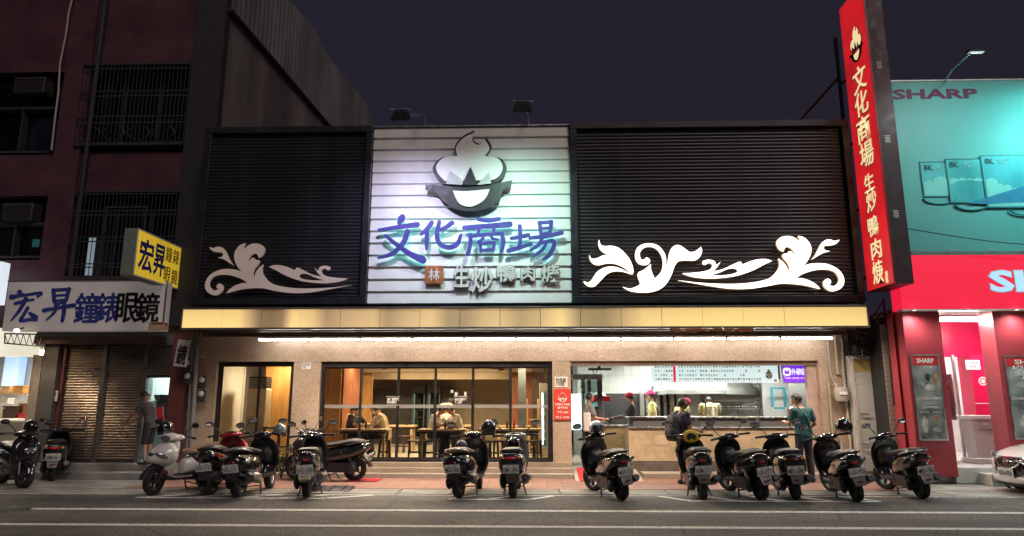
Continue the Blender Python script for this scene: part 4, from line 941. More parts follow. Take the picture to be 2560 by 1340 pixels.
# shop front: brick-red columns with posters, recessed glass front
colm = pm('column_red',(.36,.045,.06),.4,var=.12,scale=2)
def column(x0,x1,y0,y1,nm='column'): return W(nm, bx(x0,x1,y0,y1,.16,3.54), colm, rs, bevel=.01)
c1 = (at(2262,850,RY).x, at(2372,980,RY).x)
column(c1[0],c1[1],RY,RY+.5); c2x = at(2510,1000,RY).x; column(c2x,c2x+1.3,RY,RY+.5)
W('column', bx(RX0,c1[0]-.03,RY+.3,RY+.6,.16,3.54), colm, rs)
random.seed(8)
def poster(x0,x1,z0,z1,title,lines,lab):
    y = RY-.02; t = W('poster_frame', MB().b(x0-.03,x1+.03,y,y+.018,z1,z1+.03).b(x0-.03,x1+.03,y,y+.018,z0-.03,z0).b(x0-.03,x0,y,y+.018,z0,z1).b(x1,x1+.03,y,y+.018,z0,z1), M['alu'], rs, label=lab)
    W('poster_sheet', bx(x0,x1,y+.004,y+.016,z0,z1-.20), pm('poster_dark',(.24,.26,.245),.3,var=.6,scale=3.5,detail=6), t); W('poster_header', bx(x0,x1,y+.004,y+.016,z1-.199,z1), M['red'], t)
    W('lettering', TXT(title,(x1-x0)*.66,.10,.001,.02), M['inkwhite'], t, loc=((x0+x1)/2,y+.002,z1-.10), rot=FACE)
    for s,u,v,w_ in lines: W('lettering', TXT(s,(x1-x0)*w_,None,.001,.008), M['inkwhite'], t, loc=(x0+(x1-x0)*u,y+.002,z0+(z1-z0)*v), rot=FACE)
    zz = z1-z0; xx = x1-x0
    for (u0,u1,v0,v1,c) in ((.12,.42,.62,.70,(.42,.44,.40)),(.30,.80,.57,.66,(.55,.50,.44)),(.40,.62,.68,.80,(.05,.05,.05)),(.72,.92,.62,.84,(.35,.20,.10)),(.10,.36,.06,.30,(.50,.52,.46)),(.46,.92,.08,.14,(.42,.42,.38)),(.60,.78,.20,.28,(.50,.16,.08)),(.82,.97,.05,.24,(.20,.20,.18))):
        pts = [(x0+xx*(u0+u1)/2+xx*(u1-u0)/2*math.cos(i*math.pi/6)*random.uniform(.7,1), z0+zz*(v0+v1)/2+zz*(v1-v0)/2*math.sin(i*math.pi/6)*random.uniform(.7,1)) for i in range(12)]
        W('picture', flat_shape([pts],.0006), pm('pic_%d%d%d'%tuple(int(q*99) for q in c),c,.35,var=.5,scale=6), t, loc=(0,y+.0025,0), rot=FACE)
    W('strip', bx(x0,x1,y+.0015,y+.003,z0+zz*.47,z0+zz*.50), pm('strip_pale',(.50,.48,.42),.4,var=.3,scale=8), t)
a, b = at(2276,890,RY), at(2372,1098,RY)
poster(a.x+.02,b.x-.04,b.z,a.z,'SHARP',[('4K',.7,.86,.14),('AQUOS Android TV',.5,.42,.5),('影音娛樂新體驗',.5,.38,.6),('AQUOS 8K',.25,.32,.35),('AQUOS 4K',.75,.32,.35)],'tall dark poster of televisions in a metal frame, left column')
a2, b2_ = at(2512,893,RY), at(2590,1095,RY)
poster(a2.x,a2.x+1.0,b2_.z,a2.z,'SHARP',[('AQUOS R',.4,.86,.6),('旗艦新機',.4,.80,.5),('4K',.4,.74,.25)],'tall dark poster of a phone in a metal frame, right column')
# base of column: raised white floor and dark gap with weeds
W('shop_floor', bx(c1[1]-.0,16,RY+.1,20,.02,.34), pm('white_floor',(.62,.60,.57),.35,var=.08), rs, bevel=.01)
W('shop_floor', bx(c1[1]+.45,16,RY-.32,RY+.099,.012,.24), pm('white_floor',(.62,.60,.57),.35,var=.08), rs, bevel=.01)
W('shop_ceiling', bx(RX0+.3,16,RY+.3,20,3.62,3.7), M['white'], rs)
redp = pm('panel_red',(.60,.012,.07),.25,var=.02,rvar=.02)
W('panel', bx(c1[1]-.3,16,17.4,17.45,2.75,3.61), redp, rs)
a = at(2418,1000,17.0); b = at(2475,1000,17.0)
W('door_column', bx(a.x,b.x,16.7,17.2,.34,2.75), redp, rs, bevel=.005); W('panel_joint', bx(a.x-.001,b.x+.001,16.695,16.70,1.62,1.635), M['inkwhite'], rs)
g = at(2432,912,16.68); o = W('number_plate', bx(g.x-.16,g.x+.16,16.67,16.69,g.z-.11,g.z+.11), M['white'], rs); W('lettering', TXT('民族路\n188號',.24,.16,.001), M['ink'], o, loc=(g.x,16.668,g.z), rot=FACE)
g = at(2458,953,16.68); o = W('sticker', MB().lathe([(0,0),(.10,0),(.10,.006),(0,.006)],20,Matrix.Translation((g.x,16.694,g.z)) @ Matrix.Rotation(R(90),4,'X')), M['white'], rs)
W('sticker_ring', MB().lathe([(.05,.0),(.075,0)],20,Matrix.Translation((g.x,16.685,g.z)) @ Matrix.Rotation(R(90),4,'X')), M['inkred'], o)
a = at(2478,990,17.0); W('window_frame', MB().b(a.x,a.x+.05,17.0,17.06,.34,2.75), M['alu'], rs); W('window_pane', bx(a.x+.05,a.x+2.5,17.02,17.03,.34,2.75), M['glass'], rs)
a = at(2398,990,16.6); W('window_frame', bx(a.x-.05,a.x,16.6,16.66,.34,2.75), M['alu'], rs); W('window_pane', bx(c1[1]-.3,a.x-.05,16.62,16.63,.34,2.75), M['glass'], rs)
W('back_wall', bx(c1[1]-.4,16,19.6,19.7,.34,3.6), M['white'], rs); W('side_wall', bx(RX0+.35,RX0+.45,RY+.6,19.6,.16,3.6), M['white'], rs)
for k,(px,py,w_,h_,mt) in enumerate(((2372,990,.35,.9,M['inkwhite']),(2508,960,.5,.10,pm('pink_sign',(.75,.12,.25),.4)),(2505,1015,.42,.32,pm('green_box',(.30,.42,.32),.5)),(2520,985,.30,.34,pm('poster_purple',(.40,.12,.42),.5)),(2505,1075,.34,.20,pm('yellow_box',(.70,.48,.12),.5)))):
    g = at(px,py,18.2); W('goods', bx(g.x-w_/2,g.x+w_/2,18.1,18.4,g.z-h_/2,g.z+h_/2), mt, rs)
g = at(2372,990,16.64); 
o = W('window_poster', bx(g.x-.14,g.x+.12,16.64,16.65,g.z-.55,g.z+.5), M['white'], rs)
W('window_poster_print', flat_shape([[(g.x+.07*math.cos(i*math.pi/6),g.z+.16+.10*math.sin(i*math.pi/6)) for i in range(12)]],.001), M['skin'], o, loc=(0,16.637,0), rot=FACE)
for k in range(5): W('goods', bx(at(2490+k*16,1000,18.3).x-.09,at(2490+k*16,1000,18.3).x+.09,18.3,18.5,.34,.34+.5+.12*(k%3)), (M['white'],pm('teal_box',(.2,.5,.5),.5),M['red'])[k%3], rs)
for (px0,px1,lab) in ((2352,2482,'bright tube light under the red fascia, left of two'),(2490,2600,'bright tube light under the red fascia, right of two')):
    a, b = at(px0,795,15.4), at(px1,795,15.4)
    t = T('tube_lamp',lab,'tube light',((a.x+b.x)/2,15.4,a.z),0,'tubes of the red shop'); L = b.x-a.x
    O('tube', MB().tube([(-L/2,0,-.02),(L/2,0,-.02)],.022,10), em('tube_shop',(1,.95,.93),150), t); O('tube', MB().tube([(-L/2,.2,-.02),(L/2,.2,-.02)],.022,10), em('tube_shop',(1,.95,.93),150), t)
    O('batten', bx(-L/2-.02,L/2+.02,-.06,.26,.01,.07), M['white'], t)
for i,px in enumerate((2284,2420,2540)):
    g = at(px,779,14.62); t = T('downlight','small downlight under the red fascia, %s from the left' % ordn[i],'downlight',(g.x,14.62,3.535),0,'downlights of the red shop')
    O('housing', MB().lathe([(.06,.03),(.065,0),(.05,0)],14), M['white'], t, smooth=True); O('lens', MB().lathe([(0,.006),(.05,.006)],12), em('fascia_downlight',(1,.93,.88),12), t); lamp(t,(g.x,14.62,3.52),(g.x,14.0,0),(1,.90,.84),85,R(165),'SPOT',.05)
W('inner_light', bx(9.2,12,17.8,18.6,3.57,3.60), em('shop_light_white',(1,.97,.95),20), rs)
# white litter stand
g = at(2457,1135,15.9); st_ = T('litter_bin','white pedestal bin with a flat lid in front of the red door column','bin',(g.x,15.9,.34))
O('lid', bx(-.34,.34,-.22,.22,.94,1.03), M['white'], st_, bevel=.012); O('base', bx(-.34,.34,-.22,.22,0,.12), M['white'], st_, bevel=.012)
O('body', MB().add([(-.22,-.18,.12),(.22,-.18,.12),(.22,.18,.12),(-.22,.18,.12),(-.28,-.20,.94),(.28,-.20,.94),(.28,.20,.94),(-.28,.20,.94)],[(0,1,5,4),(1,2,6,5),(2,3,7,6),(3,0,4,7)]), M['white'], st_)
O('flap', bx(-.16,.16,-.207,-.202,.74,.90), pm('flap_grey',(.50,.49,.48),.4), st_); O('handle', bx(-.06,.06,-.215,-.2072,.83,.86), M['inkwhite'], st_)
# tiled pier and black pipe between the two shops, behind the cabinet
tp = T('tiled_pier','white tiled pier with a black pipe between restaurant and red shop','pier',(7.85,15.6,0))
W('core', bx(7.71,8.02,15.45,16.2,.01,3.5), M['ink'], tp)
tile = bx(-.062,.062,-.008,.008,-.048,.048).mesh(); tw = pm('pier_tile',(.48,.42,.36),.3,var=.15,scale=5)
for j in range(31):
    for i in range(3): W('tile', tile, tw, tp, loc=(7.755+i*.132,15.442,.2+j*.103))
W('pipe', MB().tube([(7.93,15.36,.02),(7.93,15.36,3.6)],.05,8), M['ink'], tp, smooth=True); W('pipe', MB().tube([(7.80,15.38,1.6),(7.80,15.38,3.9)],.03,8), M['ink'], tp)
# ============================================================ dining room
for i,(px,py,Y) in enumerate(((560,925,18.2),(700,918,18.0),(880,922,18.4),(965,930,18.6),(1037,930,18.6),(1160,930,18.6),(1217,932,18.6),(1325,925,18.2),(1000,940,21.4),(1100,941,21.4),(1200,941,21.4))):
    g = at(px,py,Y)
    t = T('ceiling_lamp','round warm ceiling lamp in the dining room, %s from the left' % ('front row, '+ordn[i] if i < 8 else 'rear row, '+ordn[i-8]),'ceiling lamp',(g.x,Y,2.858),0,'dining room ceiling lamps')
    O('ring', MB().lathe([(.20,0),(.21,-.05),(.18,-.055)],20), M['white'], t, smooth=True)
    O('diffuser', MB().lathe([(.18,-.052),(.12,-.065),(0,-.07)],20), em('diner_lamp',(1,.77,.44),190), t, smooth=True)
# wood linings
def lining(px0,px1,Y,mt,zt=2.859,nm='wood_panel',n=1,z0=.3):
    a, b = at(px0,1000,Y).x, at(px1,1000,Y).x
    for i in range(n): W(nm, bx(a+(b-a)*i/n+.002,a+(b-a)*(i+1)/n-.002,Y,Y+.06,z0,zt), mt, rest)
lining(660,742,18.6,M['wood'],n=2,zt=2.62); lining(545,625,19.2,pm('wall_brown',(.22,.17,.12),.6),zt=2.62)
lining(742,812,18.0,M['wood'],n=1); lining(805,851,17.7,M['wood'],n=2,zt=2.62)
x = at(851,1000,17.7).x; W('wood_panel', bx(x,x+.05,17.76,19.6,.3,2.86), M['woodred'], rest)
lining(884,930,20.4,M['wood'],n=2,zt=2.5); lining(1280,1340,20.6,M['woodred'],n=3,zt=2.6); lining(1330,1362,19.8,M['wooddk'],n=2,zt=2.7)
x = at(1305,1000,18.6).x; W('inner_post', bx(x-.10,x+.10,18.6,18.8,.3,2.859), pm('post_slate',(.10,.12,.13),.5), rest)
# tall cabinet air conditioner behind the first window
a, b = at(617,1000,17.6), at(664,1000,17.6); ac = T('cabinet_air_conditioner','tall white cabinet air conditioner behind the left window','air conditioner',((a.x+b.x)/2,17.8,.3))
W('body', bx(a.x,b.x,17.6,18.0,.3,2.0), pm('ac_cream',(.70,.60,.42),.4), ac, bevel=.02); W('outlet', bx(a.x+.02,b.x-.02,17.62,17.98,2.001,2.30), M['ink'], ac)
for k in range(5): W('vane', bx(a.x+.03,b.x-.03,17.60,17.62,2.03+k*.05,2.045+k*.05), M['alu'], ac)
for k in range(14): W('intake_slat', bx(a.x+.03,b.x-.03,17.593,17.599,.85+k*.035,.868+k*.035), pm('ac_groove',(.50,.42,.28),.5), ac)
# potted plant and bench at the window
def leafplant(name,lab,loc,n,h,spread,pot=None,seed=1,broad=.05,col=None):
    rg = random.Random(seed); t = T(name,lab,'plant',loc); m = MB()
    for i in range(n):
        a = rg.uniform(0,6.28); r = spread*rg.uniform(.35,1); hh = h*rg.uniform(.45,1); w = broad*rg.uniform(.6,1.2)
        d = Vector((math.cos(a),math.sin(a),0)); s = Vector((-d.y,d.x,0))*w; o0 = d*spread*.12
        p1 = o0+Vector((0,0,hh*.55))+d*r*.35; p2 = o0+Vector((0,0,hh))+d*r*.75; p3 = o0+Vector((0,0,hh*rg.uniform(.75,.98)))+d*r
        m.add([o0-s*.3,o0+s*.3,p1+s,p1-s,p2+s*.8,p2-s*.8,p3],[(0,1,2,3),(3,2,4,5),(5,4,6)])
    O('leaves', m, col or pm('leaf_green',(.06,.11,.035),.5,var=.5,scale=6), t, loc=(0,0,pot or 0))
    return t
g = at(592,1110,16.15)
pt = leafplant('potted_plant','green plant in a tall dark square pot before the left window',(g.x,16.0,.105),16,.32,.22,.62,3)
O('pot', MB().add([(-.17,-.17,0),(.17,-.17,0),(.17,.17,0),(-.17,.17,0),(-.27,-.27,.68),(.27,-.27,.68),(.27,.27,.68),(-.27,.27,.68),(-.23,-.23,.60),(.23,-.23,.60),(.23,.23,.60),(-.23,.23,.60)],[(3,2,1,0),(0,1,5,4),(1,2,6,5),(2,3,7,6),(3,0,4,7),(8,9,10,11),(4,5,9,8),(5,6,10,9),(6,7,11,10),(7,4,8,11)]), pm('pot_dark',(.035,.028,.03),.35), pt)
def bush(lab,x,y,h,w,n,seed):
    rg = random.Random(seed); t = T('bush',lab,'plant',(x,y,.012)); m = MB(); st = MB()
    for k in range(9):
        a = rg.uniform(0,6.28); top = Vector((math.cos(a)*w*rg.uniform(.2,.9),math.sin(a)*w*rg.uniform(.2,.8),h*rg.uniform(.6,1.0))); st.tube([(0,0,0),top*.5+Vector((0,0,.04)),top],[.008,.006,.003],4)
        for q in range(n//9):
            f = rg.uniform(.3,1.05); c = top*f+Vector((rg.uniform(-.04,.04),rg.uniform(-.04,.04),rg.uniform(-.03,.03))); d = Vector((rg.uniform(-1,1),rg.uniform(-1,1),rg.uniform(-.6,.5))).normalized(); l = rg.uniform(.04,.08)
            sd = d.cross(Vector((0,0,1))).normalized()*l*.28; m.add([c,c+d*l*.5+sd+Vector((0,0,.008)),c+d*l-Vector((0,0,.012)),c+d*l*.5-sd+Vector((0,0,.008))],[(0,1,2,3)])
    O('leaves', m, pm('bush_green',(.12,.14,.035),.55,var=.5,scale=8), t); O('stems', st, M['wooddk'], t)
for i,(px,lab) in enumerate(((505,'dark leafy bush at the foot of the grey pillar'),(548,'leafy bush behind the red scooter'),(606,'bush behind the scooters, right of the pot'),(706,'tall leafy bush between the scooters and the second pillar'),(738,'low leafy bush at the foot of the second pillar'))):
    g = at(px,1175,15.55); bush(lab,g.x,15.50,(.42,.45,.5,.75,.5)[i],(.26,.28,.28,.28,.2)[i],(300,320,320,420,240)[i],20+i)
bh_ = T('bench','low dark bench behind the left window','bench',at(690,1118,16.9))
a, b = at(655,1090,16.9), at(735,1090,16.9)
W('top_rail', bx(a.x,b.x,16.85,16.95,1.02,1.08), M['woodpale'], bh_); 
for x in (a.x+.03,(a.x+b.x)/2,b.x-.05): W('leg', bx(x,x+.05,16.86,16.94,.301,1.02), M['wooddk'], bh_)
W('shelf', bx(a.x,b.x,16.8,17.1,.6,.64), M['wooddk'], bh_)
# tables and stools
def table(lab,x,y,L,Wd=.62,h=.72):
    t = T('dining_table',lab,'table',(x,y,.3),0,'dining tables')
    O('table_top', bx(-L/2,L/2,-Wd/2,Wd/2,h-.05,h), M['woodpale'], t, bevel=.006); O('apron', bx(-L/2+.06,L/2-.06,-Wd/2+.05,Wd/2-.05,h-.11,h-.051), M['wooddk'], t)
    for sx in (-1,1):
        for sy in (-1,1): O('leg', bx(sx*(L/2-.09)-.03,sx*(L/2-.09)+.03,sy*(Wd/2-.08)-.03,sy*(Wd/2-.08)+.03,0,h-.11), M['woodpale'], t)
    return t
seat_m = bx(-.16,.16,-.16,.16,.42,.455).mesh(); leg_m = MB().add([(-.045,-.02,0),(-.005,-.02,0),(-.005,.02,0),(-.045,.02,0),(-.02,-.02,.42),(.02,-.02,.42),(.02,.02,.42),(-.02,.02,.42)],[(3,2,1,0),(0,1,5,4),(1,2,6,5),(2,3,7,6),(3,0,4,7)]).mesh()
def stool(lab,x,y,rz=0):
    t = T('stool',lab,'stool',(x,y,.3),rz,'dark wooden stools')
    O('seat', seat_m, M['wooddk'], t, bevel=.008)
    for i,(a,b) in enumerate(((-1,-1),(1,-1),(1,1),(-1,1))): O('leg', leg_m, M['wooddk'], t, loc=(a*.11,b*.11,0), rot=(0,0,0 if a<0 else math.pi))
    for s in (-1,1): O('stretcher', bx(-.11,.11,s*.11-.012,s*.11+.012,.15,.18), M['wooddk'], t)
    return t
TX = {}
def tbl(key,px0,px1,py,Y,lab,**k):
    a, b = at(px0,py,Y).x, at(px1,py,Y).x; TX[key] = ((a+b)/2,Y); return table(lab,(a+b)/2,Y,b-a,**k)
tbl('A',852,974,1072,17.25,'pale table with two masked diners near the left of the glass front')
tbl('B',1048,1166,1073,17.25,'pale table with the white shirted diners in the middle of the glass front')
tbl('C',1200,1352,1072,17.5,'pale empty table near the right end of the glass front')
tbl('D',965,1040,1062,20.4,'rear dining table between the two front tables')
tbl('E',1080,1180,1062,20.6,'rear dining table behind the white shirted diners')
tbl('F',1240,1330,1062,20.2,'rear dining table at the right')
for i,(px,py,Y,lab) in enumerate(((890,0,17.3,'stool under the man in black'),(962,0,17.3,'stool under the man in beige'),(1036,0,17.25,'stool left of the middle table'),(1075,0,17.05,'stool at the left end of the middle table'),(1150,0,17.15,'stool at the right end of the middle table'),(1210,0,17.1,'stool left of the empty right table'),(1240,0,17.1,'second stool before the empty right table'),(1290,0,17.1,'third stool before the empty right table'),(1335,0,17.1,'stool at the right end of the empty table'),(1180,0,19.4,'stool in the rear right'),(1010,0,19.6,'stool by the rear table'))):
    stool('dark wooden '+lab,at(px,1100,Y).x,Y,.1*i)
# sauce bottles
def bottle(lab,x,y,z,mt,h=.2,r=.028):
    t = T('sauce_bottle',lab,'bottle',(x,y,z)); O('body', MB().lathe([(0,0),(r,0),(r,h*.6),(r*.5,h*.75),(r*.45,h*.8)],12), mt, t, smooth=True); O('cap', MB().lathe([(r*.5,h*.8),(r*.35,h*.9),(.004,h)],10), mt, t, smooth=True)
ketch = pm('ketchup',(.55,.03,.02),.3); soy = pm('soy',(.03,.015,.01),.2)
for px,Y,mt,lab in ((1113,17.1,soy,'dark sauce bottle on the middle table'),(1121,17.1,ketch,'red squeeze bottle on the middle table'),(915,17.2,soy,'dark sauce bottle on the left table'),(1237,17.4,ketch,'left red squeeze bottle on the empty right table'),(1285,17.4,ketch,'right red squeeze bottle on the empty right table'),(1268,17.5,soy,'dark sauce bottle on the empty right table'),(1017,20.3,soy,'sauce bottle on the rear table')):
    bottle(lab,at(px,1060,Y).x,Y,1.02,mt)
def bowl(lab,px,Y,mt):
    t = T('bowl',lab,'bowl',(at(px,1060,Y).x,Y,1.02)); O('dish', MB().lathe([(.04,0),(.075,.04),(.085,.07),(.078,.07),(.04,.012),(0,.012)],16), mt, t, smooth=True); O('soup', MB().lathe([(0,.05),(.068,.05)],14), pm('soup',(.35,.18,.06),.2), t)
bowl('dark bowl before the man at the middle table',1092,17.15,M['wooddk']); bowl('dark bowl on the right of the middle table',1128,17.2,M['wooddk']); bowl('white bowl on the left table',925,17.3,M['white'])
# fridges at the back, lit fridge on the right
def fridge(lab,px0,px1,Y,zt,glow):
    a, b = at(px0,1000,Y).x, at(px1,1000,Y).x; t = T('drinks_fridge',lab,'fridge',((a+b)/2,Y+.3,.3))
    W('cabinet', MB().b(a,a+.05,Y,Y+.6,.3,zt).b(b-.05,b,Y,Y+.6,.3,zt).b(a+.05,b-.05,Y,Y+.6,zt-.22,zt).b(a+.05,b-.05,Y,Y+.6,.3,.55).b(a+.05,b-.05,Y+.5,Y+.6,.55,zt-.22), pm('fridge_body_'+lab[:4],(.62,.62,.58) if glow>1 else (.06,.065,.07),.4), t)
    W('door_glass', bx(a+.05,b-.05,Y,Y+.012,.55,zt-.22), M['glassgreen'] if glow < 1 else M['glass'], t)
    W('lamp', bx(a+.06,a+.09,Y+.05,Y+.08,.6,zt-.25), em('fridge_lamp%s'%glow,(.85,1,.88),glow*4), t)
    for k in range(5):
        z = .72+k*(zt-1.1)/5; s = W('shelf', bx(a+.06,b-.06,Y+.1,Y+.48,z,z+.015), M['white'], t)
        for j in range(4): W('drink', bx(a+.10+j*(b-a-.2)/4,a+.10+(j+.6)*(b-a-.2)/4,Y+.15,Y+.25,z+.016,z+.2), (M['red'],M['wood'],M['white'],pm('bottle_green',(.05,.2,.08),.3))[(j+k)%4], s)
fridge('tall lit white drinks fridge at the right of the dining room',1349,1372,18.2,2.15,1.6)
fridge('dark glass fridge at the back, left one',1030,1062,23.6,2.2,.25); fridge('dark glass fridge at the back, right one',1068,1100,23.6,2.2,.25)
a, b = at(928,970,23.5), at(1130,995,23.5); W('dark_cabinet', bx(a.x,b.x,23.9,24.4,.3,2.15), pm('cab_dark',(.05,.045,.045),.4), rest)
sh = T('rack_shelf','wooden rack shelf beside the lit fridge','shelf',at(1330,1110,18.6)); a, b = at(1318,1000,18.6), at(1345,1000,18.6)
for k in range(4): W('board', bx(a.x,b.x,18.5,18.8,.5+k*.35,.53+k*.35), M['woodpale'], sh)
for x in (a.x,b.x): W('upright', bx(x-.02,x+.02,18.5,18.8,.3,1.75), M['woodpale'], sh)
# ceiling fans
def fan(lab,px,py,Y):
    g = at(px,py,Y); t = T('ceiling_fan',lab,'fan',(g.x,Y,2.858)); O('rod', MB().tube([(0,0,0),(0,0,-.2)],.012,6), M['dkmetal'], t); O('motor', MB().lathe([(0,-.2),(.08,-.2),(.09,-.25),(.05,-.30),(0,-.30)],16), M['wooddk'], t, smooth=True)
    for k in range(4): O('blade', MB().b(.08,.55,-.05,.05,-.245,-.237,Matrix.Rotation(k*math.pi/2+.3,4,'Z') @ Matrix.Rotation(.12,4,'X')), M['wooddk'], t)
fan('dark ceiling fan at the left of the dining room',960,926,19.2); fan('dark ceiling fan at the right of the dining room',1252,940,20.0); fan('dark ceiling fan near the right glass door',1328,925,19.0)
# stickers and notices on the glass
def notice(px0,px1,py0,py1,txt,lab,Y=WY+.135):
    a, b = at(px0,py0,Y), at(px1,py1,Y); t = T('window_notice',lab,'notice',((a.x+b.x)/2,Y,b.z)); W('sheet', bx(a.x,b.x,Y-.004,Y,b.z,a.z), M['ink'] if txt else M['inkwhite'], t)
    W('border', bx(a.x-.008,b.x+.008,Y-.003,Y+.001,a.z+.001,a.z+.009), M['inkwhite'], t); W('border', bx(a.x-.008,b.x+.008,Y-.003,Y+.001,b.z-.009,b.z-.001), M['inkwhite'], t)
    if txt: W('lettering', TXT(txt,(b.x-a.x)*.86,(a.z-b.z)*.78,.001,.03), M['inkwhite'], t, loc=((a.x+b.x)/2,Y-.007,(a.z+b.z)/2), rot=FACE)
notice(966,999,992,1012,'自行開關門\n隨手關門','black notice with white writing on the left sliding doors')
notice(1135,1170,992,1012,'請勿攜帶外食\n進入用餐','black notice with white writing on the middle sliding doors')
notice(1137,1144,982,988,None,'small white sticker above the middle notice'); notice(1161,1166,981,988,None,'small pale sticker right above the middle notice'); notice(1127,1133,976,981,None,'small blue white sticker left above the middle notice')
for i,px in enumerate((1112,1235,1325)):
    pass
# ------------------------------------------------------------ plates on the stone pillars
a, b = at(1386,942,WY), at(1419,968,WY); ap = T('address_plate','white address plate above the red opening hours sign','plate',((a.x+b.x)/2,WY,b.z))
W('plate', bx(a.x,b.x,WY-.02,WY-.002,b.z,a.z), M['white'], ap, bevel=.004); W('lettering', TXT('民族路\n192號',(b.x-a.x)*.78,(a.z-b.z)*.78,.002,.01,1,.8), M['ink'], ap, loc=((a.x+b.x)/2,WY-.023,(a.z+b.z)/2), rot=FACE)
a, b = at(1384,972,WY), at(1428,1050,WY); ot = T('opening_hours_sign','red opening hours sign with white writing on the stone pillar','sign',((a.x+b.x)/2,WY,b.z)); cx, hz = (a.x+b.x)/2, a.z-b.z
W('board', bx(a.x,b.x,WY-.03,WY-.002,b.z,a.z), em('hours_red',(1,.05,.03),.12,(.55,.05,.035)), ot, bevel=.004); 
for x in (a.x+.02,b.x-.02):
    for z in (a.z-.02,b.z+.02): W('screw', MB().lathe([(.008,0),(.008,.006),(0,.007)],8,Matrix.Translation((x,WY-.03,z)) @ Matrix.Rotation(R(90),4,'X')), M['alu'], ot)
for s,u,w_,h_ in (('OPEN TIME',.50,.86,.065),('營業時間',.39,.58,.07),('下午 4:00',.25,.66,.08),('|',.17,.02,.03),('晚上 10:30',.09,.76,.08)):
    W('lettering', TXT(s,(b.x-a.x)*w_,hz*h_,.002,.03), M['inkwhite'], ot, loc=(cx,WY-.033,b.z+hz*u), rot=FACE)
emblem(ot, cx, WY-.032, b.z+hz*.70, .11, .085, M['inkwhite'], M['inkred'], .006)
a, b = at(755,906,WY), at(777,923,WY); np_ = T('address_plate','small white house number plate on the second stone pillar','plate',((a.x+b.x)/2,WY,b.z)); W('plate', bx(a.x,b.x,WY-.012,WY-.001,b.z,a.z), M['white'], np_)
W('lettering', TXT('民族路\n192',(b.x-a.x)*.8,(a.z-b.z)*.8,.001,.0,1,.8), pm('ink_blue',(.03,.04,.2),.5), np_, loc=((a.x+b.x)/2,WY-.014,(a.z+b.z)/2), rot=FACE)

# ============================================================ open kitchen
KY = 20.8
tilew = pm('kitchen_tile',(.66,.68,.62),.18,var=.05,scale=2); kt = bx(-.1135,.1135,-.008,.008,-.173,.173).mesh()
W('tile_backing', bx(1.2,7.2,KY+.01,KY+.1,.16,2.8), pm('grout',(.30,.31,.28),.8), rest)
for j in range(3):
    for i in range(25): W('wall_tile', kt, tilew, rest, loc=(1.45+i*.23,KY,2.62-j*.35), bevel=.004)
for (px,py,L,Y) in ((1520,905,1.3,18.2),(1760,900,1.3,18.4),(1960,900,1.3,18.4),(1640,900,1.3,19.6)):
    g = at(px,py,Y); t = T('kitchen_light','white ceiling light in the kitchen at x %s' % {1520:'left over the entrance',1760:'behind the menu board',1960:'over the take away corner',1640:'before the tiled wall'}[px],'tube light',(g.x,Y,2.798),0,'kitchen ceiling lights')
    t['label'] = {1520:'white ceiling light over the kitchen entrance',1760:'white ceiling light behind the menu board',1960:'white ceiling light over the take away corner',1640:'white ceiling light before the tiled wall'}[px]
    O('body', bx(-L/2,L/2,-.1,.1,-.05,0), M['white'], t); O('diffuser', bx(-L/2+.02,L/2-.02,-.09,.09,-.056,-.051), em('kitchen_lamp',(.97,1,.93),118), t)
# menu light box
a, b = at(1628,912,16.75), at(1947,957,16.75); mn = T('menu_board','long lit white menu board over the kitchen counter','menu board',((a.x+b.x)/2,16.8,b.z))
W('light_box', bx(a.x,b.x,16.75,16.85,b.z,a.z), em('menu_white',(.80,1,.98),.80,(.25,.25,.25)), mn)
W('divider', bx(at(1684,930,16.7).x,at(1690,930,16.7).x,16.742,16.749,b.z+.02,a.z-.02), em('menu_red',(1,.02,.1),.5,(.6,.02,.08)), mn)
rg = random.Random(5); GL = '鴨肉焿麵飯粉湯炒生大小菜豆腐魚丸青蔥滷蛋乾辣酸冬飲料紅綠茶米血'; cols = [M['ink'],pm('menu_green',(.05,.25,.2),.5),M['ink'],pm('menu_blue',(.05,.1,.3),.5)]
zt = a.z
rows = [(.90,.075),(.66,.07),(.42,.07),(.20,.075)]
W_ = b.x-a.x; Hh = a.z-b.z
for r,(v,h) in enumerate(rows):
    xx = .035
    while xx < .86:
        if abs(xx-.185) > .018 and not (r in (1,2) and rg.random() < .18) and not (xx > .62 and r in (1,2) and rg.random() < .75):
            W('menu_character', TXT(rg.choice(GL),Hh*h*1.5,Hh*h*1.7,.001,.02), (M['inkred'] if rg.random() < .08 else rg.choice(cols)), mn, loc=(a.x+W_*xx,16.747,b.z+Hh*v), rot=FACE)
        xx += .021
W('price_row', TXT('35  40  45  50  55  60  70  80  30  35  45  50',W_*.72,Hh*.05,.001), M['inkred'], mn, loc=(a.x+W_*.5,16.747,b.z+Hh*.06), rot=FACE)
emblem(mn, a.x+W_*.925, 16.747, b.z+Hh*.42, .085, .09, M['ink'], M['inkwhite'], .004)
W('seal', bx(a.x+W_*.965,a.x+W_*.985,16.744,16.749,b.z+Hh*.06,b.z+Hh*.18), M['inkred'], mn)
a, b = at(1953,911,16.7), at(2024,957,16.7); tk = T('take_away_sign','purple lit take away sign at the right of the menu board','sign',((a.x+b.x)/2,16.75,b.z))
W('housing', bx(a.x,b.x+.06,16.72,16.82,b.z-.01,a.z+.01), M['white'], tk)
W('light_face', bx(a.x+.03,b.x-.02,16.70,16.719,b.z+.015,a.z-.015), em('takeaway_purple',(.17,.03,.80),.9,(.2,.05,.5)), tk)
wl = em('takeaway_white',(1,1,1),1.0); W2 = b.x-a.x; H2 = a.z-b.z
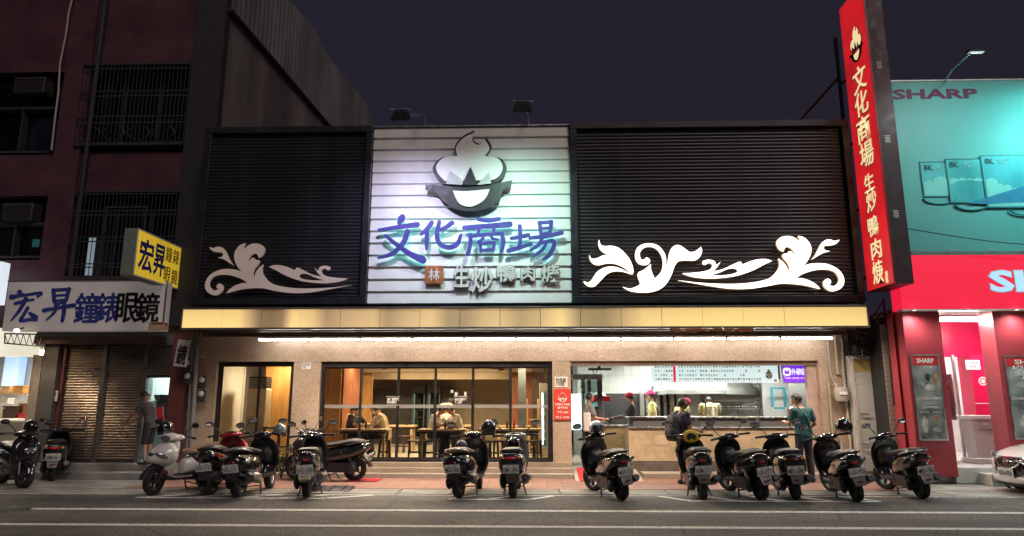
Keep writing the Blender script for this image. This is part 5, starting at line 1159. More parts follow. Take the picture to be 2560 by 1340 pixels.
W('lettering', TXT('外帶區',W2*.54,H2*.36,.001,.02), wl, tk, loc=(a.x+W2*.62,16.697,b.z+H2*.60), rot=FACE); W('lettering', TXT('Take away area',W2*.84,H2*.16,.001,.015), em('takeaway_pink',(1,.55,.9),.9), tk, loc=(a.x+W2*.49,16.697,b.z+H2*.26), rot=FACE)
bag = flat_shape([[(x*.075*W2/.62,z*.075*W2/.62) for x,z in smooth_pts([(-1,-1),(1,-1),(1,1),(-1,1)],4)],[(x*.075*W2/.62,z*.075*W2/.62) for x,z in ((-.7,-.7),(.7,-.7),(.7,.45),(.3,.45),(.15,.1),(-.15,.1),(-.3,.45),(-.7,.45))]],.001)
W('bag_symbol', bag, wl, tk, loc=(a.x+W2*.19,16.697,b.z+H2*.60), rot=FACE)
# mosaic counter with glass strip
cx0, cx1 = at(1572,1100,16.42).x, 6.40
ctr = T('kitchen_counter','beige mosaic kitchen counter with a dark plinth and steel top','counter',((cx0+cx1)/2,16.42,.11))
def mosaic(x0,x1,z0,z1,y,s=.05,g=.005):
    m = MB(); nx = int((x1-x0)/s); nz = int((z1-z0)/s); sx = (x1-x0)/nx; sz = (z1-z0)/nz; rg = random.Random(1)
    for i in range(nx):
        for j in range(nz):
            X = x0+i*sx; Z = z0+j*sz; d = rg.uniform(0,.0015)
            m.add([(X+g/2,y-.004-d,Z+g/2),(X+sx-g/2,y-.004-d,Z+g/2),(X+sx-g/2,y-.004-d,Z+sz-g/2),(X+g/2,y-.004-d,Z+sz-g/2),(X+g/2,y,Z+g/2),(X+sx-g/2,y,Z+g/2),(X+sx-g/2,y,Z+sz-g/2),(X+g/2,y,Z+sz-g/2)],[(0,1,2,3),(0,4,5,1),(1,5,6,2),(2,6,7,3),(3,7,4,0)])
    return m
mz = speckle('mosaic_beige',[(.70,.56,.35),(.64,.50,.31),(.74,.60,.40),(.67,.54,.36)],9,.3); mzd = speckle('mosaic_dark',[(.17,.14,.12),(.13,.11,.10),(.20,.17,.14)],9,.3)
W('core', bx(cx0,cx1,16.424,17.1,.16,1.06), pm('grout_beige',(.34,.28,.20),.8), ctr)
W('plinth_core', bx(cx0+.02,cx1,16.43,17.0,.111,.159), mzd, ctr)
W('mosaic_tiles', mosaic(cx0,cx1,.34,1.06,16.422), mz, ctr, kind='stuff'); W('plinth_tiles', mosaic(cx0,cx1,.112,.338,16.421), mzd, ctr, kind='stuff')
W('ledge', bx(cx0-.02,cx1,16.38,16.5,1.061,1.095), M['steel'], ctr, bevel=.004)
W('counter_top', bx(cx0-.02,cx1,16.40,17.15,1.29,1.325), M['steel'], ctr, bevel=.004)
for px in (1572,1736,1888): 
    x = at(px,1057,16.42).x; W('post', bx(x,x+.09,16.41,16.47,1.096,1.289), M['steel'], ctr)
W('glass_strip', bx(cx0+.05,cx1,16.45,16.458,1.096,1.289), glass_mat('counter_strip',(.45,.55,.52),.9,.02,.22), ctr); W('inner_panel', bx(cx0+.05,cx1,16.9,16.92,1.096,1.289), pm('inner_grey',(.45,.50,.48),.4), ctr)
a, b = at(1636,1088,16.4), at(1668,1112,16.4)
W('hatch', MB().b(a.x,b.x,16.410,16.4155,b.z,a.z), pm('hatch_beige',(.60,.48,.32),.35), ctr)
# second counter inside the entrance, with blender station
a, b = at(1482,1062,17.7), at(1572,1062,17.7); c2 = T('side_counter','yellow mosaic side counter inside the kitchen entrance','counter',((a.x+b.x)/2,17.9,.16))
W('core', bx(a.x,b.x,17.71,18.3,.30,1.05), pm('grout_beige',(.34,.28,.20),.8), c2); W('mosaic_tiles', mosaic(a.x,b.x,.36,1.05,17.708,.05), speckle('mosaic_yellow',[(.60,.50,.26),(.55,.45,.24),(.64,.54,.30)],9,.3), c2, kind='stuff')
W('plinth', bx(a.x+.02,b.x,17.74,18.3,.16,.299), M['concrete_dark'], c2); W('counter_top', bx(a.x-.05,b.x+.02,17.66,18.35,1.051,1.10), M['steel'], c2, bevel=.004)
a, b = at(1430,1060,18.2), at(1480,1060,18.2); W('low_panel', bx(a.x+.3,b.x+.1,18.15,18.2,.3,1.08), pm('cream_panel',(.62,.55,.36),.5), c2)
def box_thing(name,lab,cat,px0,px1,py0,py1,Y,d,mt,parts=()):
    a, b = at(px0,py0,Y), at(px1,py1,Y); t = T(name,lab,cat,((a.x+b.x)/2,Y,b.z)); W('body', bx(a.x,b.x,Y,Y+d,b.z,a.z), mt, t, bevel=.01)
    for nm,(u0,u1,v0,v1,m2) in parts: W(nm, bx(a.x+(b.x-a.x)*u0,a.x+(b.x-a.x)*u1,Y-.015,Y-.001,b.z+(a.z-b.z)*v0,b.z+(a.z-b.z)*v1), m2, t)
    return t
box_thing('drinks_machine','glass drinks machine with a red top inside the kitchen entrance','machine',1480,1500,1003,1058,17.9,.3,M['glassgreen'],(('front_panel',(.1,.9,.05,.4,M['white'])),('lamp',(.1,.9,.75,.95,em('machine_cyan',(.5,1,1),1.2)))))
a, b = at(1482,990,17.85), at(1526,1004,17.85); t = T('machine_cover','red lid of the drinks machine with a pale bowl on it','lid',((a.x+b.x)/2,17.9,b.z)); W('lid', bx(a.x,b.x,17.8,18.3,b.z,a.z), M['red'], t, bevel=.02); W('bowl', MB().ell(((a.x+b.x)/2-.05,18.0,a.z),(.18,.16,.10),16,6,None,0,1), M['inkwhite'], t, smooth=True)
# partition posts and glass
pp = T('glass_partition','steel posts and glass panes of the kitchen entrance partition','partition',at(1470,1100,18.0))
for px,w_ in ((1458,.09),(1474,.09),(1500,.13)): x = at(px,1000,17.8).x; W('post', bx(x-w_/2,x+w_/2,17.78,17.86,.16,2.35), M['steel'], pp, bevel=.004)
W('head_rail', bx(at(1428,950,17.8).x,at(1506,950,17.8).x,17.76,17.88,2.22,2.36), M['alu'], pp); W('pane', bx(at(1460,1000,17.8).x,at(1497,1000,17.8).x,17.81,17.82,1.1,2.2), M['glassgreen'], pp)
W('back_glow', bx(at(1428,1000,20).x,at(1475,1000,20).x,20.0,20.02,.9,1.9), em('cooler_glow',(.6,1,1),1.3), pp, label='bright glass fronted cooler')
# hanging screen
a, b = at(1471,911,17.0), at(1528,914,17.0); tv = T('hanging_screen','thin black screen hanging under the kitchen lintel with loose wires','screen',((a.x+b.x)/2,17,2.6)); W('panel', MB().b(a.x,b.x,16.95,17.3,2.43,2.47), M['ink'], tv, bevel=.006); W('hanger', bx((a.x+b.x)/2-.03,(a.x+b.x)/2+.03,17.1,17.15,2.47,2.80), M['dkmetal'], tv)
W('wire', MB().tube([(a.x+.1+.02*k,17.0,2.43-.12*math.sin(k*.6)) for k in range(8)],.008,5), M['ink'], tv)
# hood, air conditioner, rear steel
hd = T('extractor_hood','large stainless steel extractor hood in the kitchen','extractor hood',(4,19,1.9))
x0_, x1_ = at(1672,985,18.6).x, at(1905,985,18.6).x; xt0, xt1 = at(1720,955,18.8).x, at(1840,955,18.8).x
zb, zt2 = at(1760,985,18.6).z, at(1760,945,18.6).z
W('canopy', MB().add([(x0_,18.6,zb),(at(1815,985,18.6).x,18.6,zb),(x1_+.6,20.7,zb),(x0_,20.7,zb),(xt0,19.2,zt2+.35),(xt1,19.2,zt2+.35),(xt1+.6,20.7,zt2+.35),(xt0,20.7,zt2+.35),(x0_,18.6,zb+.12),(at(1815,985,18.6).x,18.6,zb+.12),(x1_+.6,20.7,zb+.12),(x0_,20.7,zb+.12)],
  [(0,1,9,8),(1,2,10,9),(2,3,11,10),(3,0,8,11),(8,9,5,4),(9,10,6,5),(10,11,7,6),(11,8,4,7),(4,5,6,7)]), pm('hood_steel',(.62,.62,.59),.5,metal=.7,var=.12,scale=2), hd)
W('rim_inner', MB().add([(x0_+.05,18.65,zb+.02),(at(1815,985,18.6).x-.05,18.65,zb+.02),(x1_+.5,20.65,zb+.02),(x0_+.05,20.65,zb+.02)],[(0,1,2,3)]), M['ink'], hd)
box_thing('air_conditioner','grey wall air conditioner left of the extractor hood','air conditioner',1634,1682,964,983,20.3,.4,pm('ac_grey',(.38,.38,.36),.4),(('vane',(.05,.95,.05,.25,M['dkmetal'])),('display',(.85,.93,.3,.9,M['inkwhite']))))
W('dark_opening', bx(at(1510,1000,20.6).x,at(1735,1000,20.6).x,20.55,20.6,.16,1.92), pm('rear_dark',(.05,.05,.05),.4,metal=.4), rest)  # dark sheet painted in for the shade of the rear opening
for k,(px,w_) in enumerate(((1605,.12),(1618,.08),(1645,.1),(1662,.08),(1680,.14))): x = at(px,1000,20.4).x; W('rear_post', bx(x-w_/2,x+w_/2,20.4,20.5,.16,1.95), M['steel'], rest)
W('rear_wall_panel', bx(at(1690,1000,20.3).x,at(1755,1000,20.3).x,20.25,20.3,.16,1.9), M['steel'], rest); W('rear_wall_panel', bx(at(1905,1000,20.0).x,at(1975,1000,20.0).x,19.95,20.0,.16,2.3), M['white'], rest)
W('rear_wall_panel', bx(at(1975,1000,18.6).x,7.2,18.6,18.65,.16,2.8), pm('corner_grey',(.20,.20,.19),.6), rest)
# food display case
a, b = at(1764,1000,16.9), at(1908,1045,16.9); dc = T('food_display','curved glass food display case on the kitchen counter','display case',((a.x+b.x)/2,16.9,1.325))
pts = [(16.75+.0,1.33),(16.74,1.45),(16.78,1.58),(16.88,1.66),(17.0,1.69)]
W('curved_glass', MB().loft([[(x,y,z) for x in (a.x,b.x)] for y,z in pts],False,False), M['glass'], dc, smooth=True); W('frame', MB().b(a.x,b.x,16.98,17.02,1.69,1.72).b(a.x,a.x+.03,16.97,17.0,1.325,1.69).b(b.x-.03,b.x,16.97,17.0,1.325,1.69), M['steel'], dc)
W('rear_panel', bx(a.x+.75,b.x-.05,17.03,17.05,1.325,1.66), M['steel'], dc)
# blue taped rack, tray with bottles
rk = T('taped_rack','small rack with teal tape edges behind the counter','rack',at(1947,1020,19.5)); a, b = at(1927,968,19.5), at(1967,1018,19.5); teal = pm('teal_tape',(.03,.30,.38),.5)
for q in ((a.x,a.x+.06,b.z,a.z),(b.x-.06,b.x,b.z,a.z)): W('upright', bx(q[0],q[1],19.5,19.54,q[2],q[3]), teal, rk)
for z in (a.z,b.z): W('rail', bx(a.x+.061,b.x-.061,19.5,19.54,z-.05,z), teal, rk)
a, b = at(1975,1042,16.7), at(2012,1047,16.7); ty = T('serving_tray','blue tray with cups at the right end of the counter','tray',((a.x+b.x)/2,16.7,1.325)); W('tray', bx(a.x,b.x,16.55,16.9,1.326,1.35), pm('tray_blue',(.05,.08,.35),.4), ty, bevel=.01)
bottle('red capped sauce bottle on the blue tray',a.x+.08,16.65,1.352,ketch,.22,.035); bottle('red sauce bottle at the left end of the blue tray',a.x+.03,16.8,1.352,ketch,.2,.03)
box_thing('cup_box','translucent box of paper straws on the blue tray','box',1988,2003,1012,1042,16.75,.14,pm('straw_box',(.68,.50,.34),.4),(('label',(.2,.8,.2,.7,M['inkwhite'])),))
t = T('steel_pot','round steel pot behind the blue tray','pot',(at(1984,1028,17.0).x,17.0,1.326)); O('pot', MB().lathe([(0,0),(.13,0),(.14,.18),(.135,.18),(.12,.02)],18), M['steel'], t, smooth=True); O('lid', MB().lathe([(.14,.181),(.08,.22),(0,.23)],18), M['steel'], t, smooth=True)
bottle('white sauce bottle beside the cook in yellow',at(1783,1040,16.6).x,16.6,1.326,M['inkwhite'],.26,.035)
# red mats, umbrella rack
a, b = ground(1445,1203,.02), ground(1572,1203,.02)
rm = T('ramp_mat','red carpet on the ramp up to the kitchen entrance','mat',(1.65,15.7,.012))
W('carpet', MB().add([(1.0,15.22,.024),(2.22,15.22,.024),(2.10,16.40,.188),(1.0,16.40,.188),(1.0,15.22,.013),(2.22,15.22,.013),(2.10,16.40,.165),(1.0,16.40,.165)],[(0,1,2,3),(0,4,5,1),(1,5,6,2),(3,7,4,0)]), M['mat_red'], rm)
W('ramp', MB().add([(.91,15.27,.012),(2.35,15.27,.012),(2.35,16.42,.16),(.91,16.42,.16)],[(0,1,2,3)]), M['step'], rm)
a, b = ground(870,1199,.02), ground(970,1190,.02); fm = O('door_mat', MB().b(a.x,b.x,14.95,15.55,.013,.026), M['mat_red'], None); tag(fm,'flat red door mat on the paving below the steps','mat')
ur = T('umbrella_stand','dark folded umbrella stand inside the kitchen entrance','umbrella stand',at(1466,1150,16.9)); g = ground(1466,1130,.16)
for k in range(4): W('umbrella', MB().tube([(g.x-.03+k*.03,17.3,.17),(g.x-.05+k*.035,17.3,.8)],[.008,.02],6), M['ink'], ur)
W('rack', MB().tube([(g.x-.1,17.2,.45),(g.x+.12,17.2,.45),(g.x+.12,17.4,.45),(g.x-.1,17.4,.45),(g.x-.1,17.2,.45)],.008,6), M['dkmetal'], ur)
# ------------------------------------------------------------ right end of the front: gas meter, pipes, steel cabinet
gm = T('gas_meter','grey gas meter with pipes on the stone wall','gas meter',at(2098,1000,16.2)); g = at(2100,985,16.2); gmm = pm('meter_grey',(.42,.40,.36),.5,var=.1)
W('case', MB().lathe([(.02,.16),(.14,.15),(.17,.06),(.165,-.06),(.13,-.16),(.02,-.17)],18,Matrix.Translation((g.x,16.12,g.z)) @ Matrix.Scale(.6,4,(0,1,0))), gmm, gm, smooth=True); W('dial', bx(g.x-.08,g.x+.08,16.0,16.02,g.z-.02,g.z+.05), M['inkwhite'], gm)
for s in (-1,1): W('inlet', MB().tube([(g.x+s*.09,16.12,g.z+.14),(g.x+s*.09,16.12,g.z+.25)],.03,8), gmm, gm)
for s,zz in ((-1,2.3),(1,2.9)): W('pipe', MB().tube([(g.x+s*.10,16.2,g.z+.22),(g.x+s*.16,16.22,zz),(g.x+s*.16,16.22,3.1)],.02,8), gmm, gm)
W('pipe', MB().tube([(g.x-.10,16.2,g.z+.2),(g.x-.22,16.24,g.z+.24),(g.x-.22,16.24,.9),(g.x-.05,16.24,.85),(g.x-.05,16.24,.1)],.02,8), gmm, gm); W('valve', MB().c((g.x-.05,16.2,1.2),(.16,.08,.10)), gmm, gm, bevel=.02)
scb = T('steel_cabinet','stainless steel door cabinet at the right end of the restaurant','cabinet',(7.55,16.1,.02))
W('frame', MB().b(7.24,7.32,16.05,16.3,.16,2.7).b(7.80,7.90,16.05,16.3,.16,2.7).b(7.32,7.80,16.05,16.3,2.62,2.7), pm('cab_steel',(.68,.69,.66),.35,metal=.2), scb, bevel=.005)
dented = pm('dented_steel',(.74,.76,.72),.3,metal=.15,var=.06,scale=1.2,bump=.6,bscale=2.2)
W('door', bx(7.325,7.795,16.09,16.12,.75,2.05), dented, scb, bevel=.004); W('lower_panel', bx(7.325,7.795,16.10,16.13,.16,.745), dented, scb); W('upper_panel', bx(7.325,7.795,16.10,16.13,2.055,2.33), dented, scb)
W('yellow_panel', bx(7.325,7.795,16.10,16.13,2.335,2.62), pm('panel_yellow',(.55,.45,.16),.4), scb); h = W('handle', MB().tube([(7.37,16.03,1.40),(7.55,16.03,1.39)],.014,8), M['chrome'], scb); W('lock', MB().lathe([(.025,0),(.025,.02),(0,.02)],12,Matrix.Translation((7.40,16.09,1.40)) @ Matrix.Rotation(R(90),4,'X')), M['chrome'], h)
W('base', bx(7.22,7.92,16.04,16.3,.01,.158), M['concrete_dark'], scb)
# tangle of cables over the cabinet and along the canopy end
rg = random.Random(31)
tg = T('cable_tangle','tangle of black cables under the right end of the canopy','cables',(7.45,15.9,2.6))
for k in range(9):
    x = rg.uniform(7.2,7.75); z = rg.uniform(2.75,3.25); pts = [(x+rg.uniform(-.18,.22)+.04*i,15.95-rg.uniform(0,.25),z+rg.uniform(-.2,.2)) for i in range(6)]
    P = smooth_pts([(p[0],p[2]) for p in pts],4,False); W('cable', MB().tube([(p.x,15.9-.02*k,p.y) for p in P],.012,5), M['ink'], tg, smooth=True)
bxn = T('junction_box','small grey cable box with coiled cables above the steel cabinet','cable box',(7.45,15.9,2.75)); O('box', bx(-.14,.14,0,.16,0,.2), M['dkmetal'], bxn, bevel=.01)
for k in range(3): O('coil', MB().tube([(.12*math.cos(t*.6)*(1+.1*k),-.03-.02*k,.1+.10*math.sin(t*.6)*(1+.1*k)) for t in range(12)],.01,5), M['ink'], bxn)
tag(O('cable', MB().tube([(6.98,16.15,3.2),(7.02,16.2,2.9),(7.02,16.24,2.3),(7.16,16.24,2.25),(7.16,16.24,.1)],.03,8), pm('pipe_cream',(.55,.48,.36),.5), None, smooth=True),'cream pipe running down the right end of the stone wall','pipe')
for i in range(3):
    W('cable', MB().tube([(7.0+i*.1,15.6,3.3-.1*i),(7.4,15.5,3.15+.05*i),(7.75,15.4,3.4+.2*i)],.014,5), M['ink'], tg)
# weeds and loose pipes by the red shop
def weed(lab,x,y,n,h,seed):
    rg = random.Random(seed); m = MB()
    for i in range(n):
        bx_ = rg.uniform(-.22,.22); by = rg.uniform(-.12,.12); hh = h*rg.uniform(.3,1); a = rg.uniform(0,6.28); l = rg.uniform(.03,.06); w = l*.45
        c = Vector((bx_*(1+.3*hh),by,hh)); d = Vector((math.cos(a),math.sin(a),rg.uniform(-.2,.5)))*l; s = Vector((-math.sin(a),math.cos(a),rg.uniform(-.3,.3)))*w
        m.add([c-d,c+s,c+d,c-s],[(0,1,2,3)])
        if i % 6 == 0: m.tube([(bx_*.7,by,0),c],.003,3)
    t = T('weeds',lab,'weeds',(x,y,.01)); O('leaves', m, pm('weed_green',(.10,.17,.04),.6,var=.5,scale=9), t)
g = ground(2440,1185); weed('tall clump of weeds beside the white step',g.x,14.9,160,.30,1); g = ground(2465,1195); weed('low clump of weeds nearest the white car',g.x,14.4,130,.18,2); g = ground(2330,1172); weed('dark weeds under the red column',g.x+.2,15.0,70,.15,3)
for i,(p0,p1,lab) in enumerate((((2335,1188),(2432,1186),'long pale pipe lying by the weeds'),((2362,1199),(2402,1196),'short pale pipe end lying by the weeds'))):
    a, b = ground(*p0), ground(*p1); tag(O('loose_pipe', MB().tube([(a.x,a.y,.05),((a.x+b.x)/2,(a.y+b.y)/2,.045),(b.x,b.y,.05)],.035,8), pm('pvc',(.55,.54,.50),.5), None, smooth=True), lab, 'pipe')
tag(O('flip_flop', MB().b(-.12,.12,-.05,.05,.02,.05), M['concrete_dark'], None, loc=(ground(2380,1203).x,ground(2380,1203).y,0), bevel=.02),'small grey stone block by the pale pipes','stone')
# ============================================================ scooters
def ringx(x, hw, z0, z1, e=2.6, n=16, top=1.0):
    zc, hh = (z0+z1)/2, (z1-z0)/2; out = []
    for j in range(n):
        a = 2*math.pi*j/n+math.pi/n; c, s = math.cos(a), math.sin(a)
        y = hw*math.copysign(abs(c)**(2/e), c); z = zc+hh*math.copysign(abs(s)**(2/e), s)
        if top != 1.0: y *= 1+(top-1)*(z-z0)/max(1e-6,z1-z0)
        out.append(Vector((x,y,z)))
    return out
def hull(secs, e=2.6, n=16, sub=2, top=1.0):
    P = []
    for i in range(len(secs)-1):
        a, b = secs[i], secs[i+1]; p = secs[max(i-1,0)]; q = secs[min(i+2,len(secs)-1)]
        for j in range(sub):
            t = j/sub; P.append([0.5*(2*a[k]+(b[k]-p[k])*t+(2*p[k]-5*a[k]+4*b[k]-q[k])*t*t+(3*a[k]-p[k]-3*b[k]+q[k])*t**3) for k in range(4)])
    P.append(list(secs[-1]))
    return MB().loft([ringx(s[0],max(.004,s[1]),s[2],s[3],e,n,top) for s in P])
def ringz(z, xc, hd, hw, n=16, e=2.4, bow=0.0):
    out = []
    for j in range(n):
        a = 2*math.pi*j/n; c, s = math.cos(a), math.sin(a)
        y = hw*math.copysign(abs(s)**(2/e), s); x = xc+hd*math.copysign(abs(c)**(2/e), c)-bow*(y/hw)**2
        out.append(Vector((x,y,z)))
    return out
YAX = Matrix.Rotation(R(90),4,'X')
_sc = {}
def cache(key, fn, smooth=True, ang=40):
    if key not in _sc: _sc[key] = fn().mesh(smooth, ang, True)
    return _sc[key]
def tyre_mb():
    return MB().lathe([(.165,-.045),(.20,-.056),(.235,-.048),(.252,-.022),(.255,0),(.252,.022),(.235,.048),(.20,.056),(.165,.045),(.165,-.045)],26,YAX)
def rim_mb():
    m = MB().lathe([(.166,-.040),(.150,-.030),(.150,.030),(.166,.040)],22,YAX).lathe([(0,-.05),(.05,-.05),(.055,0),(.05,.05),(0,.05)],14,YAX)
    for k in range(5): m.b(.04,.155,-.016,.016,-.018,.018,Matrix.Rotation(k*2*math.pi/5,4,'Y'))
    return m
def tail_mb(st):
    if st == 'retro': return hull([(-.93,.05,.50,.66),(-.90,.12,.44,.72),(-.80,.185,.36,.745),(-.60,.225,.31,.755),(-.35,.22,.30,.745),(-.12,.175,.30,.71),(.06,.12,.30,.66),(.13,.08,.32,.60)],2.3)
    if st == 'wide': return hull([(-.93,.09,.52,.74),(-.90,.15,.46,.77),(-.78,.185,.40,.78),(-.55,.20,.36,.77),(-.30,.195,.34,.74),(-.08,.16,.32,.70),(.08,.11,.32,.64)],3.2)
    return hull([(-.98,.045,.70,.785),(-.93,.10,.63,.805),(-.78,.15,.54,.80),(-.55,.18,.44,.765),(-.30,.175,.38,.725),(-.08,.145,.34,.68),(.08,.11,.32,.62),(.14,.07,.34,.56)],2.5)
def seat_mb(st):
    d = .0 if st != 'sport' else .015
    return hull([(-.84,.06,.775+d,.815+d),(-.80,.115,.765+d,.845+d),(-.62,.145,.75+d,.865+d),(-.40,.15,.735,.845),(-.18,.145,.71,.805),(.02,.12,.69,.785),(.12,.075,.67,.745),(.15,.04,.67,.71)],2.8)
def shield_mb(st):
    w = 1.08 if st == 'retro' else 1.0
    rg = [(.30,.50,.035,.13),(.36,.535,.05,.17),(.50,.565,.055,.205),(.66,.55,.055,.22),(.80,.515,.05,.215),(.90,.475,.045,.18),(.97,.44,.04,.12)]
    return MB().loft([ringz(z,x,d,hw*w,18,2.4,.05) for z,x,d,hw in rg])
def cowl_mb(st):
    if st == 'retro': return hull([(.50,.08,.40,.93),(.60,.07,.42,.90),(.645,.05,.46,.84),(.66,.02,.52,.76)],2.2)
    if st == 'sport': return hull([(.46,.20,.46,.94),(.55,.225,.46,.95),(.64,.19,.50,.90),(.74,.13,.54,.80),(.83,.06,.58,.69),(.86,.015,.61,.65)],2.1,top=1.15)
    return hull([(.50,.19,.44,.90),(.60,.165,.47,.86),(.69,.12,.52,.78),(.755,.05,.58,.69),(.765,.015,.61,.66)],2.6,top=.85)
def fender_mb():
    rings = []
    for k in range(11):
        a = R(8+k*15.5); r = .285; cx, cz = .68+r*math.cos(a), .255+r*math.sin(a); d = Vector((math.cos(a),0,math.sin(a)))
        w = .075*(.75+.25*math.sin(k/10*math.pi)); rings.append([Vector((cx,0,cz))+Vector((0,y,0))-d*q for y,q in ((-w,.05),(-w*.9,.01),(-w*.5,-.012),(0,-.018),(w*.5,-.012),(w*.9,.01),(w,.05),(w*.85,.045),(w*.5,0.0),(0,-.006),(-w*.5,0.0),(-w*.85,.045))])
    return MB().loft(rings)
def bar_mb(st):
    if st == 'retro': return hull([(.26,.05,.98,1.05),(.30,.13,.96,1.08),(.38,.15,.95,1.10),(.46,.12,.95,1.09),(.51,.08,.97,1.07),(.53,.04,.99,1.05)],2.3)
    return hull([(.24,.05,1.0,1.04),(.29,.15,.97,1.06),(.38,.19,.955,1.075),(.46,.15,.95,1.05),(.53,.08,.945,1.02),(.56,.03,.95,.99)],2.6)
def mirror_mb():
    return MB().ell((0,0,0),(.022,.078,.052),14,8)
def engine_mb(): return hull([(-.72,.03,.22,.36),(-.66,.075,.18,.42),(-.45,.10,.18,.46),(-.20,.11,.20,.44),(.05,.10,.22,.36)],2.8).b(-.64,-.10,.10,.185,.205,.40).ell((-.62,.145,.27),(.12,.05,.115),14,8).ell((-.18,.145,.30),(.10,.05,.10),14,8)
def muffler_mb(): return MB().tube([(-.05,-.10,.20),(-.22,-.15,.20),(-.34,-.175,.23),(-.42,-.18,.26),(-.78,-.20,.36),(-.84,-.20,.375)],[.02,.022,.03,.055,.065,.045],12)
def shock_mb():
    m = MB().tube([(-.66,.13,.28),(-.55,.145,.58)],.018,8)
    for k in range(7):
        t = .2+k*.1; m.lathe([(.028,-.010),(.036,0),(.028,.010)],10,Matrix.Translation((-.66+.11*t,.13+.015*t,.28+.30*t)) @ Matrix.Rotation(.35,4,'Y'))
    return m
def stand_mb(): return MB().tube([(-.10,.13,.20),(-.20,.17,.02),(-.25,.18,.012)],.013,6).tube([(-.10,-.13,.20),(-.20,-.17,.02),(-.25,-.18,.012)],.013,6).tube([(-.14,.14,.14),(-.14,-.14,.14)],.011,6)
def mud_mb(st):
    k = 0 if st != 'retro' else .03
    return MB().loft([[Vector((x,-w,z)),Vector((x,w,z)),Vector((x+.03,w*.9,z-.012)),Vector((x+.03,-w*.9,z-.012))] for x,w,z in ((-.80+k,.10,.58),(-.90+k,.095,.52),(-.97+k,.085,.42),(-1.01+k,.07,.30))])
def plate_mb():
    m = MB(); pts = smooth_pts([(-.128,-.068),(.128,-.068),(.128,.068),(-.128,.068)],1)
    return MB().b(-.003,.003,-.13,.13,-.07,.07)
tail_red = pm('tail_red',(.70,.010,.02),.15,coat=1,var=.15,scale=9); tail_dark = pm('tail_dark_red',(.12,.004,.01),.15,coat=1)
amber = pm('amber',(.6,.22,.02),.2,coat=1); clear = pm('lamp_clear',(.30,.31,.32),.12,coat=1,metal=.6); mirrorm = pm('mirror_glass',(.85,.86,.88),.03,metal=1,var=.02,rvar=.01)
seatm = pm('seat_vinyl',(.028,.026,.028),.5,var=.25,scale=10,bump=.1); silver = pm('silver_paint',(.50,.50,.50),.3,metal=.6,coat=.5)
def paint(name,c): return pm('paint_'+name,c,.22,var=.1,scale=3,coat=1.0,rvar=.04)
